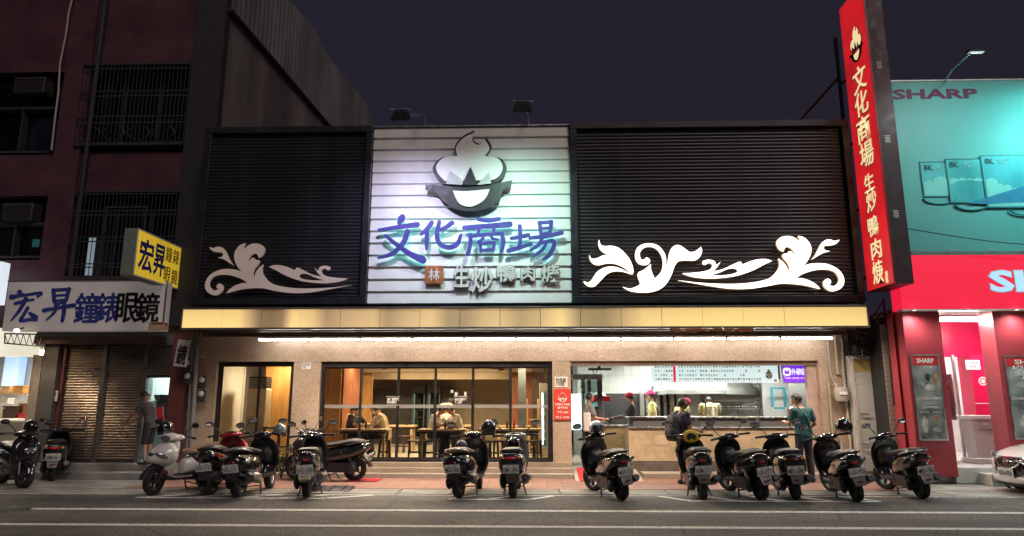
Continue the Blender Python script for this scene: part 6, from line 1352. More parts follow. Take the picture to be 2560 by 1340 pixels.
def scooter(label, rear, heading, plate, style='std', body=None, shield=None, seat=None, lean=0.0, steer=0.0, tail=None, accent=None, mirrors=True, spring=None, sticker=False, box=False, chromerail=False, z=0.0, windscreen=False, scale=1.0, fender=None):
    body = body or M['blackgloss']; shield = shield or body; seat = seat or seatm; tail = tail or tail_red
    h = R(heading); d = Vector((math.cos(h),math.sin(h),0)); p = Vector(rear)+d*.64*scale
    t = T('scooter',label,'scooter',(p.x,p.y,z),0,'parked scooters'); t.rotation_mode = 'ZYX'; t.rotation_euler = (R(lean),0,h); t.rotation_mode = 'XYZ'
    t.rotation_euler = (Matrix.Rotation(h,3,'Z') @ Matrix.Rotation(R(-lean),3,'X')).to_euler(); t.scale = (scale,1.2*scale,scale)
    def add(nm, key, fn, mt, par=None, **k): return O(nm, cache(key,fn), mt, par or t, **k)
    for nm,x,st_ in (('rear_wheel',-.64,0),('front_wheel',.68,steer)):
        w = add(nm,'tyre',tyre_mb,M['rubber'],loc=(x,0,.255),rot=(0,0,R(st_))); add('rim','rim',rim_mb,M['dkmetal'] if style != 'retro' else M['alu'],w)
    add('engine','engine',engine_mb,M['black']); add('muffler','muffler',muffler_mb,M['dkmetal'])
    add('heat_shield','heatsh',lambda: hull([(-.70,.035,.30,.40),(-.55,.05,.27,.40),(-.40,.035,.26,.36)],2.4),silver if style == 'retro' else M['black'],loc=(0,-.225,0))
    b = add('body_panel','tail_'+style,lambda: tail_mb(style),body)
    if accent is not None:
        for s in (-1,1): add('side_stripe','stripe',lambda: MB().loft([[Vector((x,-.008,z0)),Vector((x,.008,z0)),Vector((x,.008,z1)),Vector((x,-.008,z1))] for x,z0,z1 in ((-.93,.70,.73),(-.70,.60,.70),(-.40,.50,.62),(-.10,.44,.50))]),accent,b,loc=(0,s*(.168),0),rot=(0,0,0))
    add('seat','seat_'+style,lambda: seat_mb(style),seat)
    add('floorboard','floor',lambda: hull([(-.02,.15,.26,.34),(.15,.165,.25,.33),(.40,.165,.25,.34),(.54,.13,.26,.38)],3.5),M['black'])
    add('leg_shield','shield_'+style,lambda: shield_mb(style),shield); add('front_cowl','cowl_'+style,lambda: cowl_mb(style),shield)
    add('glove_box','glove',lambda: hull([(.36,.07,.56,.74),(.42,.12,.50,.82),(.50,.14,.46,.84)],2.8),M['black'])
    add('front_fender','fender',fender_mb,fender or shield); 
    for s in (-1,1): add('fork','fork',lambda: MB().tube([(.69,0,.255),(.60,0,.50),(.54,0,.66)],.022,8),M['dkmetal'],loc=(0,s*.085,0))
    hb = add('handlebar','bar_'+style,lambda: bar_mb(style),shield)
    if steer:
        pv = Vector((.46,0,0)); hb.matrix_basis = Matrix.Translation(pv) @ Matrix.Rotation(R(steer),4,'Z') @ Matrix.Translation(-pv)
    add('dash','dash',lambda: MB().ell((.34,0,1.068),(.07,.10,.02),14,6),M['blackgloss'],hb)
    if style == 'sport':
        for s in (-1,1): add('side_lamp','slamp',lambda: MB().ell((0,0,0),(.11,.022,.045),14,8,Matrix.Rotation(R(-38),4,'Z') @ Matrix.Rotation(R(-22),4,'Y')),clear,loc=(.735,0,.70) if 0 else (0,0,0),scale=(1,s,1)).location = (.735,s*.135,.715)
        add('nose_vent','nvent',lambda: MB().loft([[Vector((.80,-.05,.745)),Vector((.80,.05,.745)),Vector((.845,0,.69))],[Vector((.815,-.05,.75)),Vector((.815,.05,.75)),Vector((.862,0,.69))]]),M['ink'])
        add('bar_cowl','bcowl',lambda: hull([(.44,.13,.98,1.09),(.52,.15,.96,1.08),(.60,.09,.95,1.03),(.63,.03,.96,.99)],2.2),shield,hb)
    hz = 1.0 if style != 'std' and style != 'wide' else .72; hx = .62 if style == 'sport' else .525 if style == 'retro' else .735
    add('headlight','hl_'+style,lambda: MB().ell((hx,0,hz),(.025,.075 if style == 'retro' else .09,.055),14,8),clear,hb if style in ('retro','sport') else t)
    for s in (-1,1):
        add('grip','grip',lambda: MB().tube([(.36,.14,1.03),(.33,.20,1.03),(.30,.36,1.02)],[.014,.019,.021],8),M['rubber'],hb,scale=(1,s,1))
        add('brake_lever','lever',lambda: MB().tube([(.38,.18,1.03),(.385,.26,1.02),(.36,.35,1.01)],.008,6),M['alu'],hb,scale=(1,s,1))
        add('turn_signal','sig',lambda: MB().ell((-.90,.115,.70),(.035,.035,.028),10,6),clear if style != 'wide' else amber,scale=(1,s,1))
        if mirrors:
            ms = add('mirror_stalk','mst',lambda: MB().tube([(.36,.16,1.05),(.37,.20,1.12),(.35,.27,1.20),(.345,.30,1.235)],.008,6),M['black'],hb,scale=(1,s,1))
            mh_ = add('mirror','mirror',mirror_mb,M['black'],ms,loc=(.345,.335,1.255),rot=(0,R(-8),R(-10))); add('mirror_glass','mglass',lambda: MB().ell((0,0,0),(.004,.068,.044),14,6),mirrorm,ms,loc=(.3225,.338,1.252),rot=(0,R(-8),R(-10)))
    rail = silver if chromerail else M['black']
    add('grab_rail','rail',lambda: MB().tube([(-.52,.155,.765),(-.70,.16,.80),(-.86,.12,.83),(-.92,.05,.835),(-.92,-.05,.835),(-.86,-.12,.83),(-.70,-.16,.80),(-.52,-.155,.765)],.014,8),rail)
    tl = add('tail_light','tl_'+style,lambda: MB().ell((-.935 if style != 'retro' else -.915,0,.69 if style != 'retro' else .60),(.04,.085 if style == 'wide' else .066,.05 if style != 'wide' else .028),14,8),tail)
    mf = add('rear_mudguard','mud_'+style,lambda: mud_mb(style),M['black'])
    add('shock_absorber','shock',shock_mb,spring or M['dkmetal']); add('centre_stand','stand',stand_mb,M['dkmetal'])
    add('reflector','refl',lambda: MB().b(-1.0,-.985,-.035,.035,.345,.37),tail_dark)
    px_ = -.985 if style != 'retro' else -.955
    pl = add('licence_plate','plate',plate_mb,M['plate'],loc=(px_,0,.515),rot=(0,R(-16),0),scale=(1,.87,1.04))
    O('plate_number', TXT(plate,.235,.082,.0012,.006), M['ink'], pl, loc=(-.005,0,-.012), rot=(R(90),0,R(-90)))
    for s in (-1,1): add('plate_bolt','pbolt',lambda: MB().b(-.006,-.0031,-.016,.016,-.006,.006),M['ink'],pl,loc=(0,s*.055,.048))
    if sticker:
        sk = O('sticker', bx(-.002,.002,-.085,.085,-.055,.055).mesh(), M['plate'], t, loc=(-1.005,0,.385), rot=(0,R(-14),0)); O('sticker_print', TXT('德□仁',.12,.04,.001,.01), M['inkred'], sk, loc=(-.004,0,.012), rot=(R(90),0,R(-90)))
        O('sticker_band', bx(-.0035,-.0021,-.085,.085,-.054,-.03).mesh(), pm('sticker_yellow',(.7,.55,.08),.5), sk)
    if windscreen: add('windscreen','wscr',lambda: MB().loft([[Vector((.50-.10*k/4+.02*abs(j)*0,(.15-.02*k)*j,1.04+.06*k)) for j in (-1,-.5,0,.5,1)] for k in range(5)],False,False),M['glassdark'],hb)
    if box:
        add('luggage_rack','lrack',lambda: MB().tube([(-.80,.10,.86),(-1.05,.10,.88),(-1.05,-.10,.88),(-.80,-.10,.86)],.012,6),M['dkmetal'])
    t['_m'] = 0; del t['_m']
    return t
def local_to_world(t, p):
    return Matrix.LocRotScale(t.location, t.rotation_euler, t.scale) @ Vector(p)
red_p, white_p, tan_p, grey_p, navy_p = paint('red',(.32,.015,.02)), paint('white',(.70,.69,.67)), paint('tan',(.40,.33,.22)), paint('grey',(.20,.20,.205)), paint('navy',(.018,.02,.032))
brownseat = pm('seat_brown',(.20,.12,.08),.5,var=.2,scale=8)
def gp(px,py): return ground(px,py)
def head(rear, fpx, wb=1.32):
    best = None
    for k in range(20,161):
        a = R(k); x, y = rear.x+wb*math.cos(a), rear.y+wb*math.sin(a)
        lx = x*_cy+y*_sy; fy = -x*_sy+y*_cy; fw = fy*_cp-EYE*_sp; px = 1280+FPX*lx/fw
        if best is None or abs(px-fpx) < best[0]: best = (abs(px-fpx), k)
    return best[1]
S1 = scooter('black scooter at the left picture edge, cut by the frame', ground(56,1222)+Vector((-1.04,.81,0)), -38, 'NKP-3185', 'std', steer=10, lean=3)
S2 = scooter('dark scooter with a high right mirror before the roller shutters', ground(128,1204), head(ground(128,1204),140), 'NBM-0816', 'wide', steer=12, z=.01)
S3 = scooter('white scooter turned nose first towards the street', ground(386,1238)+Vector((.50,1.19,0)), 293-180-227+0, 'NAB-1173', 'sport', white_p, white_p, brownseat, lean=5, steer=14, tail=tail_dark, accent=M['ink'], fender=M['black'])
O('lower_panel', hull([(.44,.14,.30,.50),(.54,.15,.32,.52),(.62,.10,.36,.52),(.66,.03,.40,.48)],2.4).mesh(True), paint('maroon',(.16,.01,.03)), S3)
S4 = scooter('black and red scooter beside the white one', ground(527,1238), head(ground(527,1238),590), 'NQQ-5723', 'sport', M['blackgloss'], red_p, lean=5, steer=10, tail=tail_dark, accent=red_p)
S5 = scooter('black scooter with tan trim and a pale helmet on its mirror', ground(598,1244), head(ground(598,1244),676), 'NDL-5157', 'retro', M['blackgloss'], M['blackgloss'], seatm, lean=6, steer=8, tail=tail_dark, accent=tan_p, chromerail=True)
S6 = scooter('black scooter with a paper sticker under its plate', ground(768,1245), head(ground(768,1245),789), 'NAD-2068', 'std', M['blackgloss'], lean=3, steer=-10, sticker=True, accent=silver)
S7 = scooter('black sport scooter parked side on against the steps', Vector((ground(898,1199).x,15.12,0)), 172, 'MXA-9035', 'sport', M['blackgloss'], lean=4, z=.012, tail=tail_red)
S8 = scooter('round black retro scooter with chrome trim and a small helmet on the seat', ground(1148,1245), head(ground(1148,1245),1198), 'MUG-7661', 'retro', M['blackgloss'], M['blackgloss'], brownseat, lean=4, steer=10, tail=tail_dark, chromerail=True, accent=silver)
S9 = scooter('smooth dark grey scooter with a wide red light bar', ground(1283,1245), head(ground(1283,1245),1293), 'EMK-2896', 'wide', navy_p, grey_p, lean=2, steer=6)
S10 = scooter('black and silver scooter with a white helmet on its mirror', ground(1556,1251), head(ground(1556,1251),1489), 'MNP-3102', 'std', M['blackgloss'], lean=7, steer=18, accent=silver)
S11 = scooter('black sport scooter with a yellow number board beside the man with the backpack', ground(1758,1248), head(ground(1758,1248),1731), 'NHM-2117', 'sport', M['blackgloss'], lean=2, steer=-8, tail=tail_red, spring=M['alu'])
S12 = scooter('black scooter with a white spring and a faded plate, second in the right row', ground(1905,1251), head(ground(1905,1251),1826), '100-0TY', 'std', M['blackgloss'], lean=8, steer=16, spring=pm('spring_white',(.6,.6,.58),.4))
S13 = scooter('black scooter with round rear lamps, third in the right row', ground(1990,1249), head(ground(1990,1249),1950), 'MRU-6080', 'wide', M['blackgloss'], lean=4, steer=12, tail=tail_dark)
S14 = scooter('black scooter with white side panel and red tail, fourth in the right row', ground(2146,1254), head(ground(2146,1254),2082), '150-TDJ', 'std', M['blackgloss'], lean=9, steer=14, accent=white_p)
S15 = scooter('dark scooter with a wire basket and chrome rack before the red shop', ground(2308,1247), head(ground(2308,1247),2222), 'MRU-1962', 'std', M['blackgloss'], lean=7, steer=20, spring=pm('spring_cream',(.5,.42,.3),.4), box=True, chromerail=True)
O('number_board', hull([(.40,.02,.90,1.02),(.44,.10,.88,1.10),(.48,.11,.88,1.12),(.50,.03,.92,1.06)],2.6).mesh(True), pm('board_yellow',(.62,.40,.03),.4), S11, loc=(-.22,0,.02))
O('board_face', MB().ell((.19,0,1.01),(.012,.075,.075),14,8).mesh(True), M['ink'], S11)
# wire basket on the last scooter
m = MB()
for k in range(5): m.tube([(.72,-.15+.075*k,.60),(.74,-.15+.075*k,.84)],.005,4).tube([(.72+.05*k,-.15,.60),(.74+.05*k,-.15,.84)],.005,4).tube([(.72+.05*k,.15,.60),(.74+.05*k,.15,.84)],.005,4)
for zz in (.60,.72,.84): m.tube([(.73,-.15,zz),(.95,-.15,zz),(.95,.15,zz),(.73,.15,zz),(.73,-.15,zz)],.007,4)
O('basket', m, M['alu'], S15, loc=(-.06,0,.04))
# ------------------------------------------------------------ helmets
def helmet(label, loc, rot=(0,0,0), mt=None, visor=True, stripe=None, s=1.0, strap=False):
    t = T('helmet',label,'helmet',loc,0); t.rotation_euler = rot; t.scale = (s,)*3
    def shell_():
        m = MB(); rings = []
        for i in range(10):
            a = R(-24+i*114/9); r = math.cos(a)
            rings.append([Vector((.135*r*math.cos(2*math.pi*j/22)*(1.05),.118*r*math.sin(2*math.pi*j/22),.125*math.sin(a)-(.04 if math.cos(2*math.pi*j/22) < -.2 and i < 2 else 0))) for j in range(22)])
        return MB().loft(rings)
    O('shell', cache('helm',shell_), mt or M['blackgloss'], t)
    O('rim', cache('helmrim',lambda: MB().loft([[Vector((.13*k*math.cos(2*math.pi*j/22),.11*k*math.sin(2*math.pi*j/22),-.052+z)) for j in range(22)] for k,z in ((1.0,0),(1.02,-.012),(.86,-.012),(.84,.02))],False)), M['rubber'], t)
    if visor: O('visor', cache('helmvis',lambda: MB().loft([[Vector((.150*math.cos(a)*k,.131*math.sin(a)*k,z)) for a in [R(-75+j*15) for j in range(11)]] for z,k in ((.06,.90),(.0,1.0),(-.06,1.02),(-.10,.98))],False,False)), M['glassdark'], t)
    if stripe: O('stripe', cache('helmstr',lambda: MB().loft([[Vector((.143*math.cos(a),y,.127*math.sin(a))) for a in [R(5+j*17) for j in range(11)]] for y in (-.022,.022)],False,False)), stripe, t)
    if strap: O('strap', MB().tube([(.02,.10,-.05),(.04,.06,-.16),(.03,.05,-.26)],.008,5), M['rubber'], t)
    return t
bluegrey = paint('bluegrey',(.16,.20,.22)); whiteh = paint('helmetwhite',(.66,.70,.67))
def on(S, p): return local_to_world(S, p)
helmet('black helmet hung on the far left scooter', at(78,1066,13.7), (0,R(20),R(-20)))
helmet('black helmet hung on the white scooter', on(S3,(.30,-.34,1.14)), (0,R(15),R(-150)))
helmet('glossy pale blue grey helmet on the mirror of the tan trimmed scooter', at(700,1075,13.6), (R(10),R(10),R(100)), bluegrey, True)
helmet('black and grey patterned helmet on the handlebar of the round retro scooter', on(S8,(.30,-.30,1.17)), (R(15),R(12),R(40)), navy_p, True, paint('helmetred',(.30,.05,.06)))
helmet('small black helmet lying on the brown seat of the retro scooter', on(S8,(-.22,.03,.86)), (0,0,R(80)), M['black'], False, None, .9)
helmet('shiny black helmet on the seat of the dark grey scooter', on(S9,(.0,0,.885)), (0,0,R(250)), M['blackgloss'])
helmet('white helmet with dark vents on the black and silver scooter', on(S10,(.24,-.02,1.185)), (0,0,R(-60)), whiteh, True, silver, 1.05, True)
helmet('shiny black helmet hung on the fourth scooter of the right row', on(S14,(.30,-.30,1.18)), (0,R(12),R(20)), M['blackgloss'], True, None, 1.1)
helmet('dark helmet on the front of the side on scooter', on(S7,(.18,.02,.90)), (0,0,0), navy_p, False, None, .95)

# ============================================================ white car at the right edge
c_loc = Vector((10.72,13.50,0)); car = T('car','white hatchback car cut by the right picture edge','car',c_loc,R(183))
cw = paint('carwhite',(.72,.71,.69))
def carring(x,hw,z0,z1,zs,n=20):   # lower body section with a shoulder
    return ringx(x,hw,z0,z1,3.4,n)
bodyc = hull([(-1.95,.60,.34,.95),(-1.85,.78,.26,1.02),(-1.4,.84,.22,1.02),(-.6,.85,.21,.98),(.3,.85,.21,.96),(1.0,.84,.21,.93),(1.45,.81,.22,.86),(1.72,.74,.23,.78),(1.87,.60,.25,.71),(1.96,.40,.28,.64),(1.985,.22,.32,.58)],3.0,24,3)
bo = O('body', bodyc, cw, car, smooth=True)
O('cabin', hull([(-1.75,.45,.95,1.10),(-1.6,.62,.93,1.38),(-1.2,.68,.92,1.50),(-.4,.69,.92,1.52),(.2,.66,.90,1.44),(.65,.64,.88,1.16),(1.0,.60,.86,.95)],3.4,22,3), M['glassdark'], car, smooth=True)
O('roof', hull([(-1.70,.50,1.36,1.40),(-1.2,.64,1.44,1.525),(-.4,.66,1.46,1.545),(.25,.60,1.38,1.45)],3.4,18,3), cw, car, smooth=True)
O('grille', hull([(1.70,.66,.34,.70),(1.84,.58,.33,.69),(1.94,.46,.32,.665),(2.0,.30,.32,.62),(2.02,.16,.33,.57)],3.4,18,2), M['blackgloss'], car, smooth=True)
O('bumper_lip', hull([(1.62,.79,.20,.36),(1.80,.69,.19,.35),(1.93,.52,.19,.335),(2.015,.32,.20,.325),(2.04,.16,.22,.31)],3.2,18,2), cw, car, smooth=True)
O('under_tray', hull([(1.0,.78,.14,.22),(1.8,.6,.13,.21),(1.95,.35,.15,.21)],3.2,14,2), M['black'], car, smooth=True)
O('grille_trim', MB().tube([(1.93,.40,.67),(2.02,.20,.49),(2.045,.07,.455),(2.045,-.07,.455),(2.02,-.20,.49),(1.93,-.40,.67)],.020,8), M['chrome'], car, smooth=True)
O('emblem', MB().lathe([(.042,-.008),(.056,-.008),(.056,.008),(.042,.008),(.042,-.008)],18,Matrix.Translation((2.03,0,.575)) @ Matrix.Rotation(R(90),4,'Y')).b(2.022,2.038,-.065,.065,.563,.587), M['chrome'], car)
for s in (-1,1):
    O('headlight', MB().ell((0,0,0),(.24,.06,.085),16,8,Matrix.Rotation(R(-52)*s,4,'Z') @ Matrix.Rotation(R(-8),4,'Y')), clear, car, loc=(1.79,s*.60,.66), smooth=True)
    O('fog_recess', MB().ell((0,0,0),(.03,.10,.06),12,8), M['black'], car, loc=(1.80,s*.62,.36), rot=(0,0,R(35)*s), smooth=True)
    O('wing_mirror', MB().ell((.55,s*.92,1.0),(.08,.10,.07),14,8), cw, car, smooth=True)
    for x in (-1.25,1.22):
        w = O('wheel', MB().lathe([(.20,-.10),(.29,-.10),(.31,-.06),(.31,.06),(.29,.10),(.20,.10)],26,YAX), M['rubber'], car, loc=(x,s*.74,.31), smooth=True)
        O('hub', MB().lathe([(0,.08),(.19,.09),(.20,.10),(.20,-.10),(.19,-.09),(0,-.08)],22,YAX), M['alu'], w, smooth=True)
        O('wheel_arch', MB().lathe([(.34,-.03),(.37,-.03),(.37,.03),(.34,.03)],26,Matrix.Translation((x,s*.825,.31)) @ YAX), M['black'], car)
cp_ = O('licence_plate', bx(-.004,.004,-.19,.19,-.08,.08), M['plate'], car, loc=(2.055,0,.385), rot=(0,R(4),0)); O('plate_number', TXT('BDH-6926',.32,.09,.0015,.012), M['ink'], cp_, loc=(.006,0,-.01), rot=(R(90),0,R(90)))
# ============================================================ people
def remesh(mb, vox, smooth_it=2):
    me = mb.mesh(); o = bpy.data.objects.new('tmp', me); COL.objects.link(o)
    md = o.modifiers.new('r','REMESH'); md.mode = 'VOXEL'; md.voxel_size = vox; md.use_smooth_shade = True
    if smooth_it:
        ms = o.modifiers.new('s','SMOOTH'); ms.iterations = smooth_it; ms.factor = .5
    out = bpy.data.meshes.new_from_object(o.evaluated_get(bpy.context.evaluated_depsgraph_get()))
    bpy.data.objects.remove(o); bpy.data.meshes.remove(me); out.materials.clear(); out.shade_smooth(); return out
def cap(m, a, b, ra, rb, n=10):
    a, b = Vector(a), Vector(b); d = (b-a).normalized()
    pts = [a-d*ra*.98, a-d*ra*.8, a-d*ra*.45, a, b, b+d*rb*.45, b+d*rb*.8, b+d*rb*.98]
    m.tube(pts, [ra*.2, ra*.6, ra*.89, ra, rb, rb*.89, rb*.6, rb*.2], n)
def torso(m, P, C, N, k=1.0, low=-.10, neck=True):
    P, C, N = Vector(P), Vector(C), Vector(N); ax = (C-P).normalized(); ax2 = (N-C).normalized()
    st = [(P+ax*low,.135,.100),(P,.158,.112),(P+(C-P)*.5,.142,.100),(C,.172,.116),(C+(N-C)*.55,.175,.100),(C+(N-C)*.85,.13,.078)]
    if neck: st.append((N,.07,.062))
    rings = []
    for i,(c,hw,hd) in enumerate(st):
        d = ax if i < 3 else ax2; f = Vector((0,1,0)); f = (f-d*f.dot(d)).normalized(); r = d.cross(f)*-1 if True else 0
        rings.append([c+r*hw*k*math.copysign(abs(math.cos(a))**.85,math.cos(a))+f*hd*k*math.copysign(abs(math.sin(a))**.85,math.sin(a)) for a in [2*math.pi*j/16 for j in range(16)]])
    m.loft(rings)
def hand(m, wr, el, curl=.6, side=1):
    wr, el = Vector(wr), Vector(el); d = (wr-el).normalized(); up = Vector((0,0,1)); s = d.cross(up)
    s = s.normalized() if s.length > .1 else Vector((1,0,0)); dn = s.cross(d).normalized()*-1
    if dn.z > 0: dn = -dn
    cap(m, wr, wr+d*.07, .028, .036)
    for i in range(4):
        o = wr+d*.085+s*(-.030+i*.020); L = (.07,.078,.074,.058)[i]
        p1 = o+d*L*.5*math.cos(curl*.5)+dn*L*.5*math.sin(curl*.5); p2 = p1+d*L*.5*math.cos(curl*1.4)+dn*L*.5*math.sin(curl*1.4)
        cap(m, o, p1, .0105, .010, 6); cap(m, p1, p2, .010, .009, 6)
    t0 = wr+d*.03+s*side*.03; t1 = t0+d*.035+s*side*.028+dn*.01; cap(m, t0, t1, .013, .011, 6); cap(m, t1, t1+d*.03+dn*.012, .011, .010, 6)
def stand(**k):
    J = dict(P=(0,0,.93),C=(0,.01,1.27),N=(0,.0,1.44),H=(0,.035,1.595),S=[(-.18,0,1.39),(.18,0,1.39)],E=[(-.225,-.03,1.12),(.225,-.03,1.12)],Wr=[(-.235,.07,.88),(.235,.07,.88)],Hp=[(-.09,0,.90),(.09,0,.90)],K=[(-.10,.03,.50),(.10,.03,.50)],A=[(-.10,-.01,.085),(.11,-.01,.085)])
    J.update(k); return J
def sit(**k):
    J = dict(P=(0,0,.57),C=(0,.10,.88),N=(0,.19,1.04),H=(0,.27,1.165),S=[(-.18,.16,1.0),(.18,.16,1.0)],E=[(-.24,.33,.80),(.24,.33,.80)],Wr=[(-.07,.52,.80),(.09,.52,.80)],Hp=[(-.09,.02,.55),(.09,.02,.55)],K=[(-.12,.42,.52),(.12,.42,.52)],A=[(-.12,.36,.085),(.12,.36,.085)])
    J.update(k); return J
def person(label, loc, rz, J, shirt, pants, face=(0,1,-.15), skin=None, hair=True, shorts=False, mask=None, capm=None, glasses=False, vox=.010, shoes=None, apron=None, sleeve=.62, legs=True, strap=None, s=1.0, longsleeve=None):
    skin = skin or M['skin']; t = T('person',label,'person',loc,rz); t.scale = (s,)*3
    H = Vector(J['H']); F = Vector(face).normalized(); r = F.cross(Vector((0,0,1))).normalized(); u = r.cross(F).normalized()
    hm = Matrix((r,F,u)).transposed()
    b = MB(); torso(b,J['P'],J['C'],J['N'],.90)
    cap(b,J['N'],H-u*.07,.052,.050)
    b.ell(H+u*.015,(.074,.094,.108),16,12,hm); b.ell(H-u*.055+F*.025,(.055,.065,.055),14,8,hm)
    cap(b,H+F*.088+u*.012,H+F*.107-u*.022,.010,.015,6)                       # nose
    for sx in (-1,1): b.ell(H+r*sx*.077-F*.012-u*.005,(.012,.024,.032),8,6,hm); b.ell(H+F*.083+r*sx*.03+u*.03,(.016,.008,.008),6,4,hm)
    cap(b,H+F*.088+r*.02-u*.055,H+F*.088-r*.02-u*.055,.008,.008,6)             # mouth
    for i in (0,1):
        S_,E_,W_2 = J['S'][i],J['E'][i],J['Wr'][i]
        cap(b,S_,E_,.050,.040); cap(b,E_,W_2,.040,.027); hand(b,W_2,E_,.7,1 if i == 0 else -1)
        if legs:
            cap(b,J['Hp'][i],J['K'][i],.078,.054); cap(b,J['K'][i],J['A'][i],.054,.036)
            A = Vector(J['A'][i]); cap(b,A+Vector((0,-.04,-.045)),A+Vector((0,.13,-.055)),.036,.030)
    bo = O('body', remesh(b,vox), skin, t)
    c = MB(); torso(c,J['P'],J['C'],J['N'],1.07,-.14,False)
    for i in (0,1):
        S_,E_ = Vector(J['S'][i]),Vector(J['E'][i]); C_ = Vector(J['C'])
        cap(c,S_+(C_-S_)*.25,S_,.085,.075); cap(c,S_,S_.lerp(E_,sleeve),.072,.066)
    O('shirt', remesh(c,.013,3), shirt, t)
    if longsleeve:
        for i in (0,1):
            q = MB(); cap(q,J['S'][i],J['E'][i],.058,.050); cap(q,J['E'][i],J['Wr'][i],.050,.036); O('sleeve', remesh(q,.012,1), longsleeve, t)
    if legs:
        q = MB(); P = Vector(J['P']); q.ell(P-Vector((0,0,.04)),(.165,.125,.12),14,8)
        for i in (0,1):
            hp,kn,an = Vector(J['Hp'][i]),Vector(J['K'][i]),Vector(J['A'][i])
            cap(q,hp,kn,.098,.080 if shorts else .074)
            if not shorts: cap(q,kn,kn.lerp(an,.88),.074,.064)
        O('trousers', remesh(q,.014,3), pants, t)
        for i in (0,1):
            A = Vector(J['A'][i]); q = MB(); q.ell(A+Vector((0,.045,-.055)),(.048,.135,.035),14,8); q.ell(A+Vector((0,-.03,-.03)),(.045,.055,.05),12,8); O('shoe', q.mesh(True), shoes or M['ink'], t)
    def headpatch(test, k, nm, mt, par):
        m = MB(); nu, nv = 26, 16; idx = {}
        for i in range(nv+1):
            for j in range(nu):
                a = -math.pi/2+math.pi*i/nv; bb = 2*math.pi*j/nu; idx[i,j] = len(m.v)
                v = Vector((math.cos(a)*math.cos(bb),math.cos(a)*math.sin(bb),math.sin(a))); m.v.append(tuple(H+u*.015+hm @ Vector((v.x*.074*k,v.y*.094*k,v.z*.108*k))))
        for i in range(nv):
            for j in range(nu):
                a = -math.pi/2+math.pi*(i+.5)/nv; bb = 2*math.pi*(j+.5)/nu; v = (math.cos(a)*math.cos(bb),math.cos(a)*math.sin(bb),math.sin(a))
                if test(v): m.f.append((idx[i,j],idx[i,(j+1)%nu],idx[i+1,(j+1)%nu],idx[i+1,j]))
        o = O(nm, m.mesh(True,80), mt, par); sd = o.modifiers.new('s','SOLIDIFY'); sd.thickness = .010; sd.offset = 1; return o
    if hair: headpatch(lambda v: v[2] > .45+.1*v[1] if v[1] > .25 else (v[2] > -.42 if v[1] < -.1 else v[2] > -.15), 1.06, 'hair', M['hair'] if hair is True else hair, t)
    if mask: headpatch(lambda v: v[1] > .25 and -.75 < v[2] < .0, 1.14, 'mask', mask, t)
    if capm:
        o = headpatch(lambda v: v[2] > .25, 1.20, 'cap', capm, t); pk = H+F*.13+u*.045
        O('peak', MB().ell(pk,(.07,.075,.008),14,6,hm).mesh(True), capm, o)
    if glasses:
        for sx in (-1,1): O('glasses', MB().tube([H+F*.103+r*sx*(.033+.022*math.cos(a))+u*(.028+.018*math.sin(a)) for a in [i*math.pi/5 for i in range(11)]],.0035,5), M['ink'], t)
    for nm,(dy,mt) in (('eye',(0,M['ink'])),):
        for sx in (-1,1): O(nm, MB().ell(H+F*.090+r*sx*.030+u*.025,(.012,.006,.006),8,6,hm).mesh(True), mt, t)
    if apron: 
        for sx in (-1,1): O('apron_strap', MB().tube([Vector(J['P'])+Vector((sx*.10,-.12,.05)),Vector(J['C'])+Vector((sx*.10,-.135,.0)),Vector(J['S'][0 if sx<0 else 1])+Vector((-sx*.06,0,.085)),Vector(J['C'])+Vector((sx*.08,.135,.0))],.014,6), apron, t)
    if strap: O('strap', MB().tube([Vector(J['P'])+Vector((.16,-.06,.0)),Vector(J['C'])+Vector((.03,-.14,-.02)),Vector(J['S'][0])+Vector((.07,-.03,.085))],.016,6), strap, t)
    return t
def cloth(n,c): return pm('cloth_'+n,c,.85,var=.18,scale=5,bump=.8,bscale=8)
white_c, black_c, navy_c, grey_c, beige_c, yellow_c, teal_c = cloth('white',(.66,.63,.58)), cloth('black',(.022,.022,.025)), cloth('navy',(.045,.035,.075)), cloth('grey',(.17,.17,.19)), cloth('beige',(.52,.43,.31)), cloth('yellow',(.66,.58,.24)), cloth('teal',(.025,.10,.11))
jean, khaki, dkshort = cloth('jean',(.025,.028,.04)), cloth('khaki',(.26,.22,.17)), cloth('darkshort',(.022,.022,.028))
maskw, maskb, mred, mpink = cloth('maskwhite',(.72,.74,.75)), cloth('maskblack',(.03,.03,.033)), cloth('capred',(.42,.01,.05)), cloth('cappink',(.60,.03,.16))
# man locking the roller shutter
g = ground(404,1155,.30)
person('man in a grey shirt and dark shorts reaching to the roller shutter lock', (g.x,15.62,.30), R(88), stand(C=(0,.06,1.25),N=(0,.12,1.41),H=(0,.19,1.53),S=[(-.17,.10,1.36),(.17,.10,1.36)],E=[(-.18,.30,1.14),(.16,.26,1.12)],Wr=[(-.10,.50,.98),(.06,.46,.96)]), cloth('charcoal',(.075,.075,.085)), dkshort, (0,.8,-.6), M['skin2'], shorts=True, s=.97)
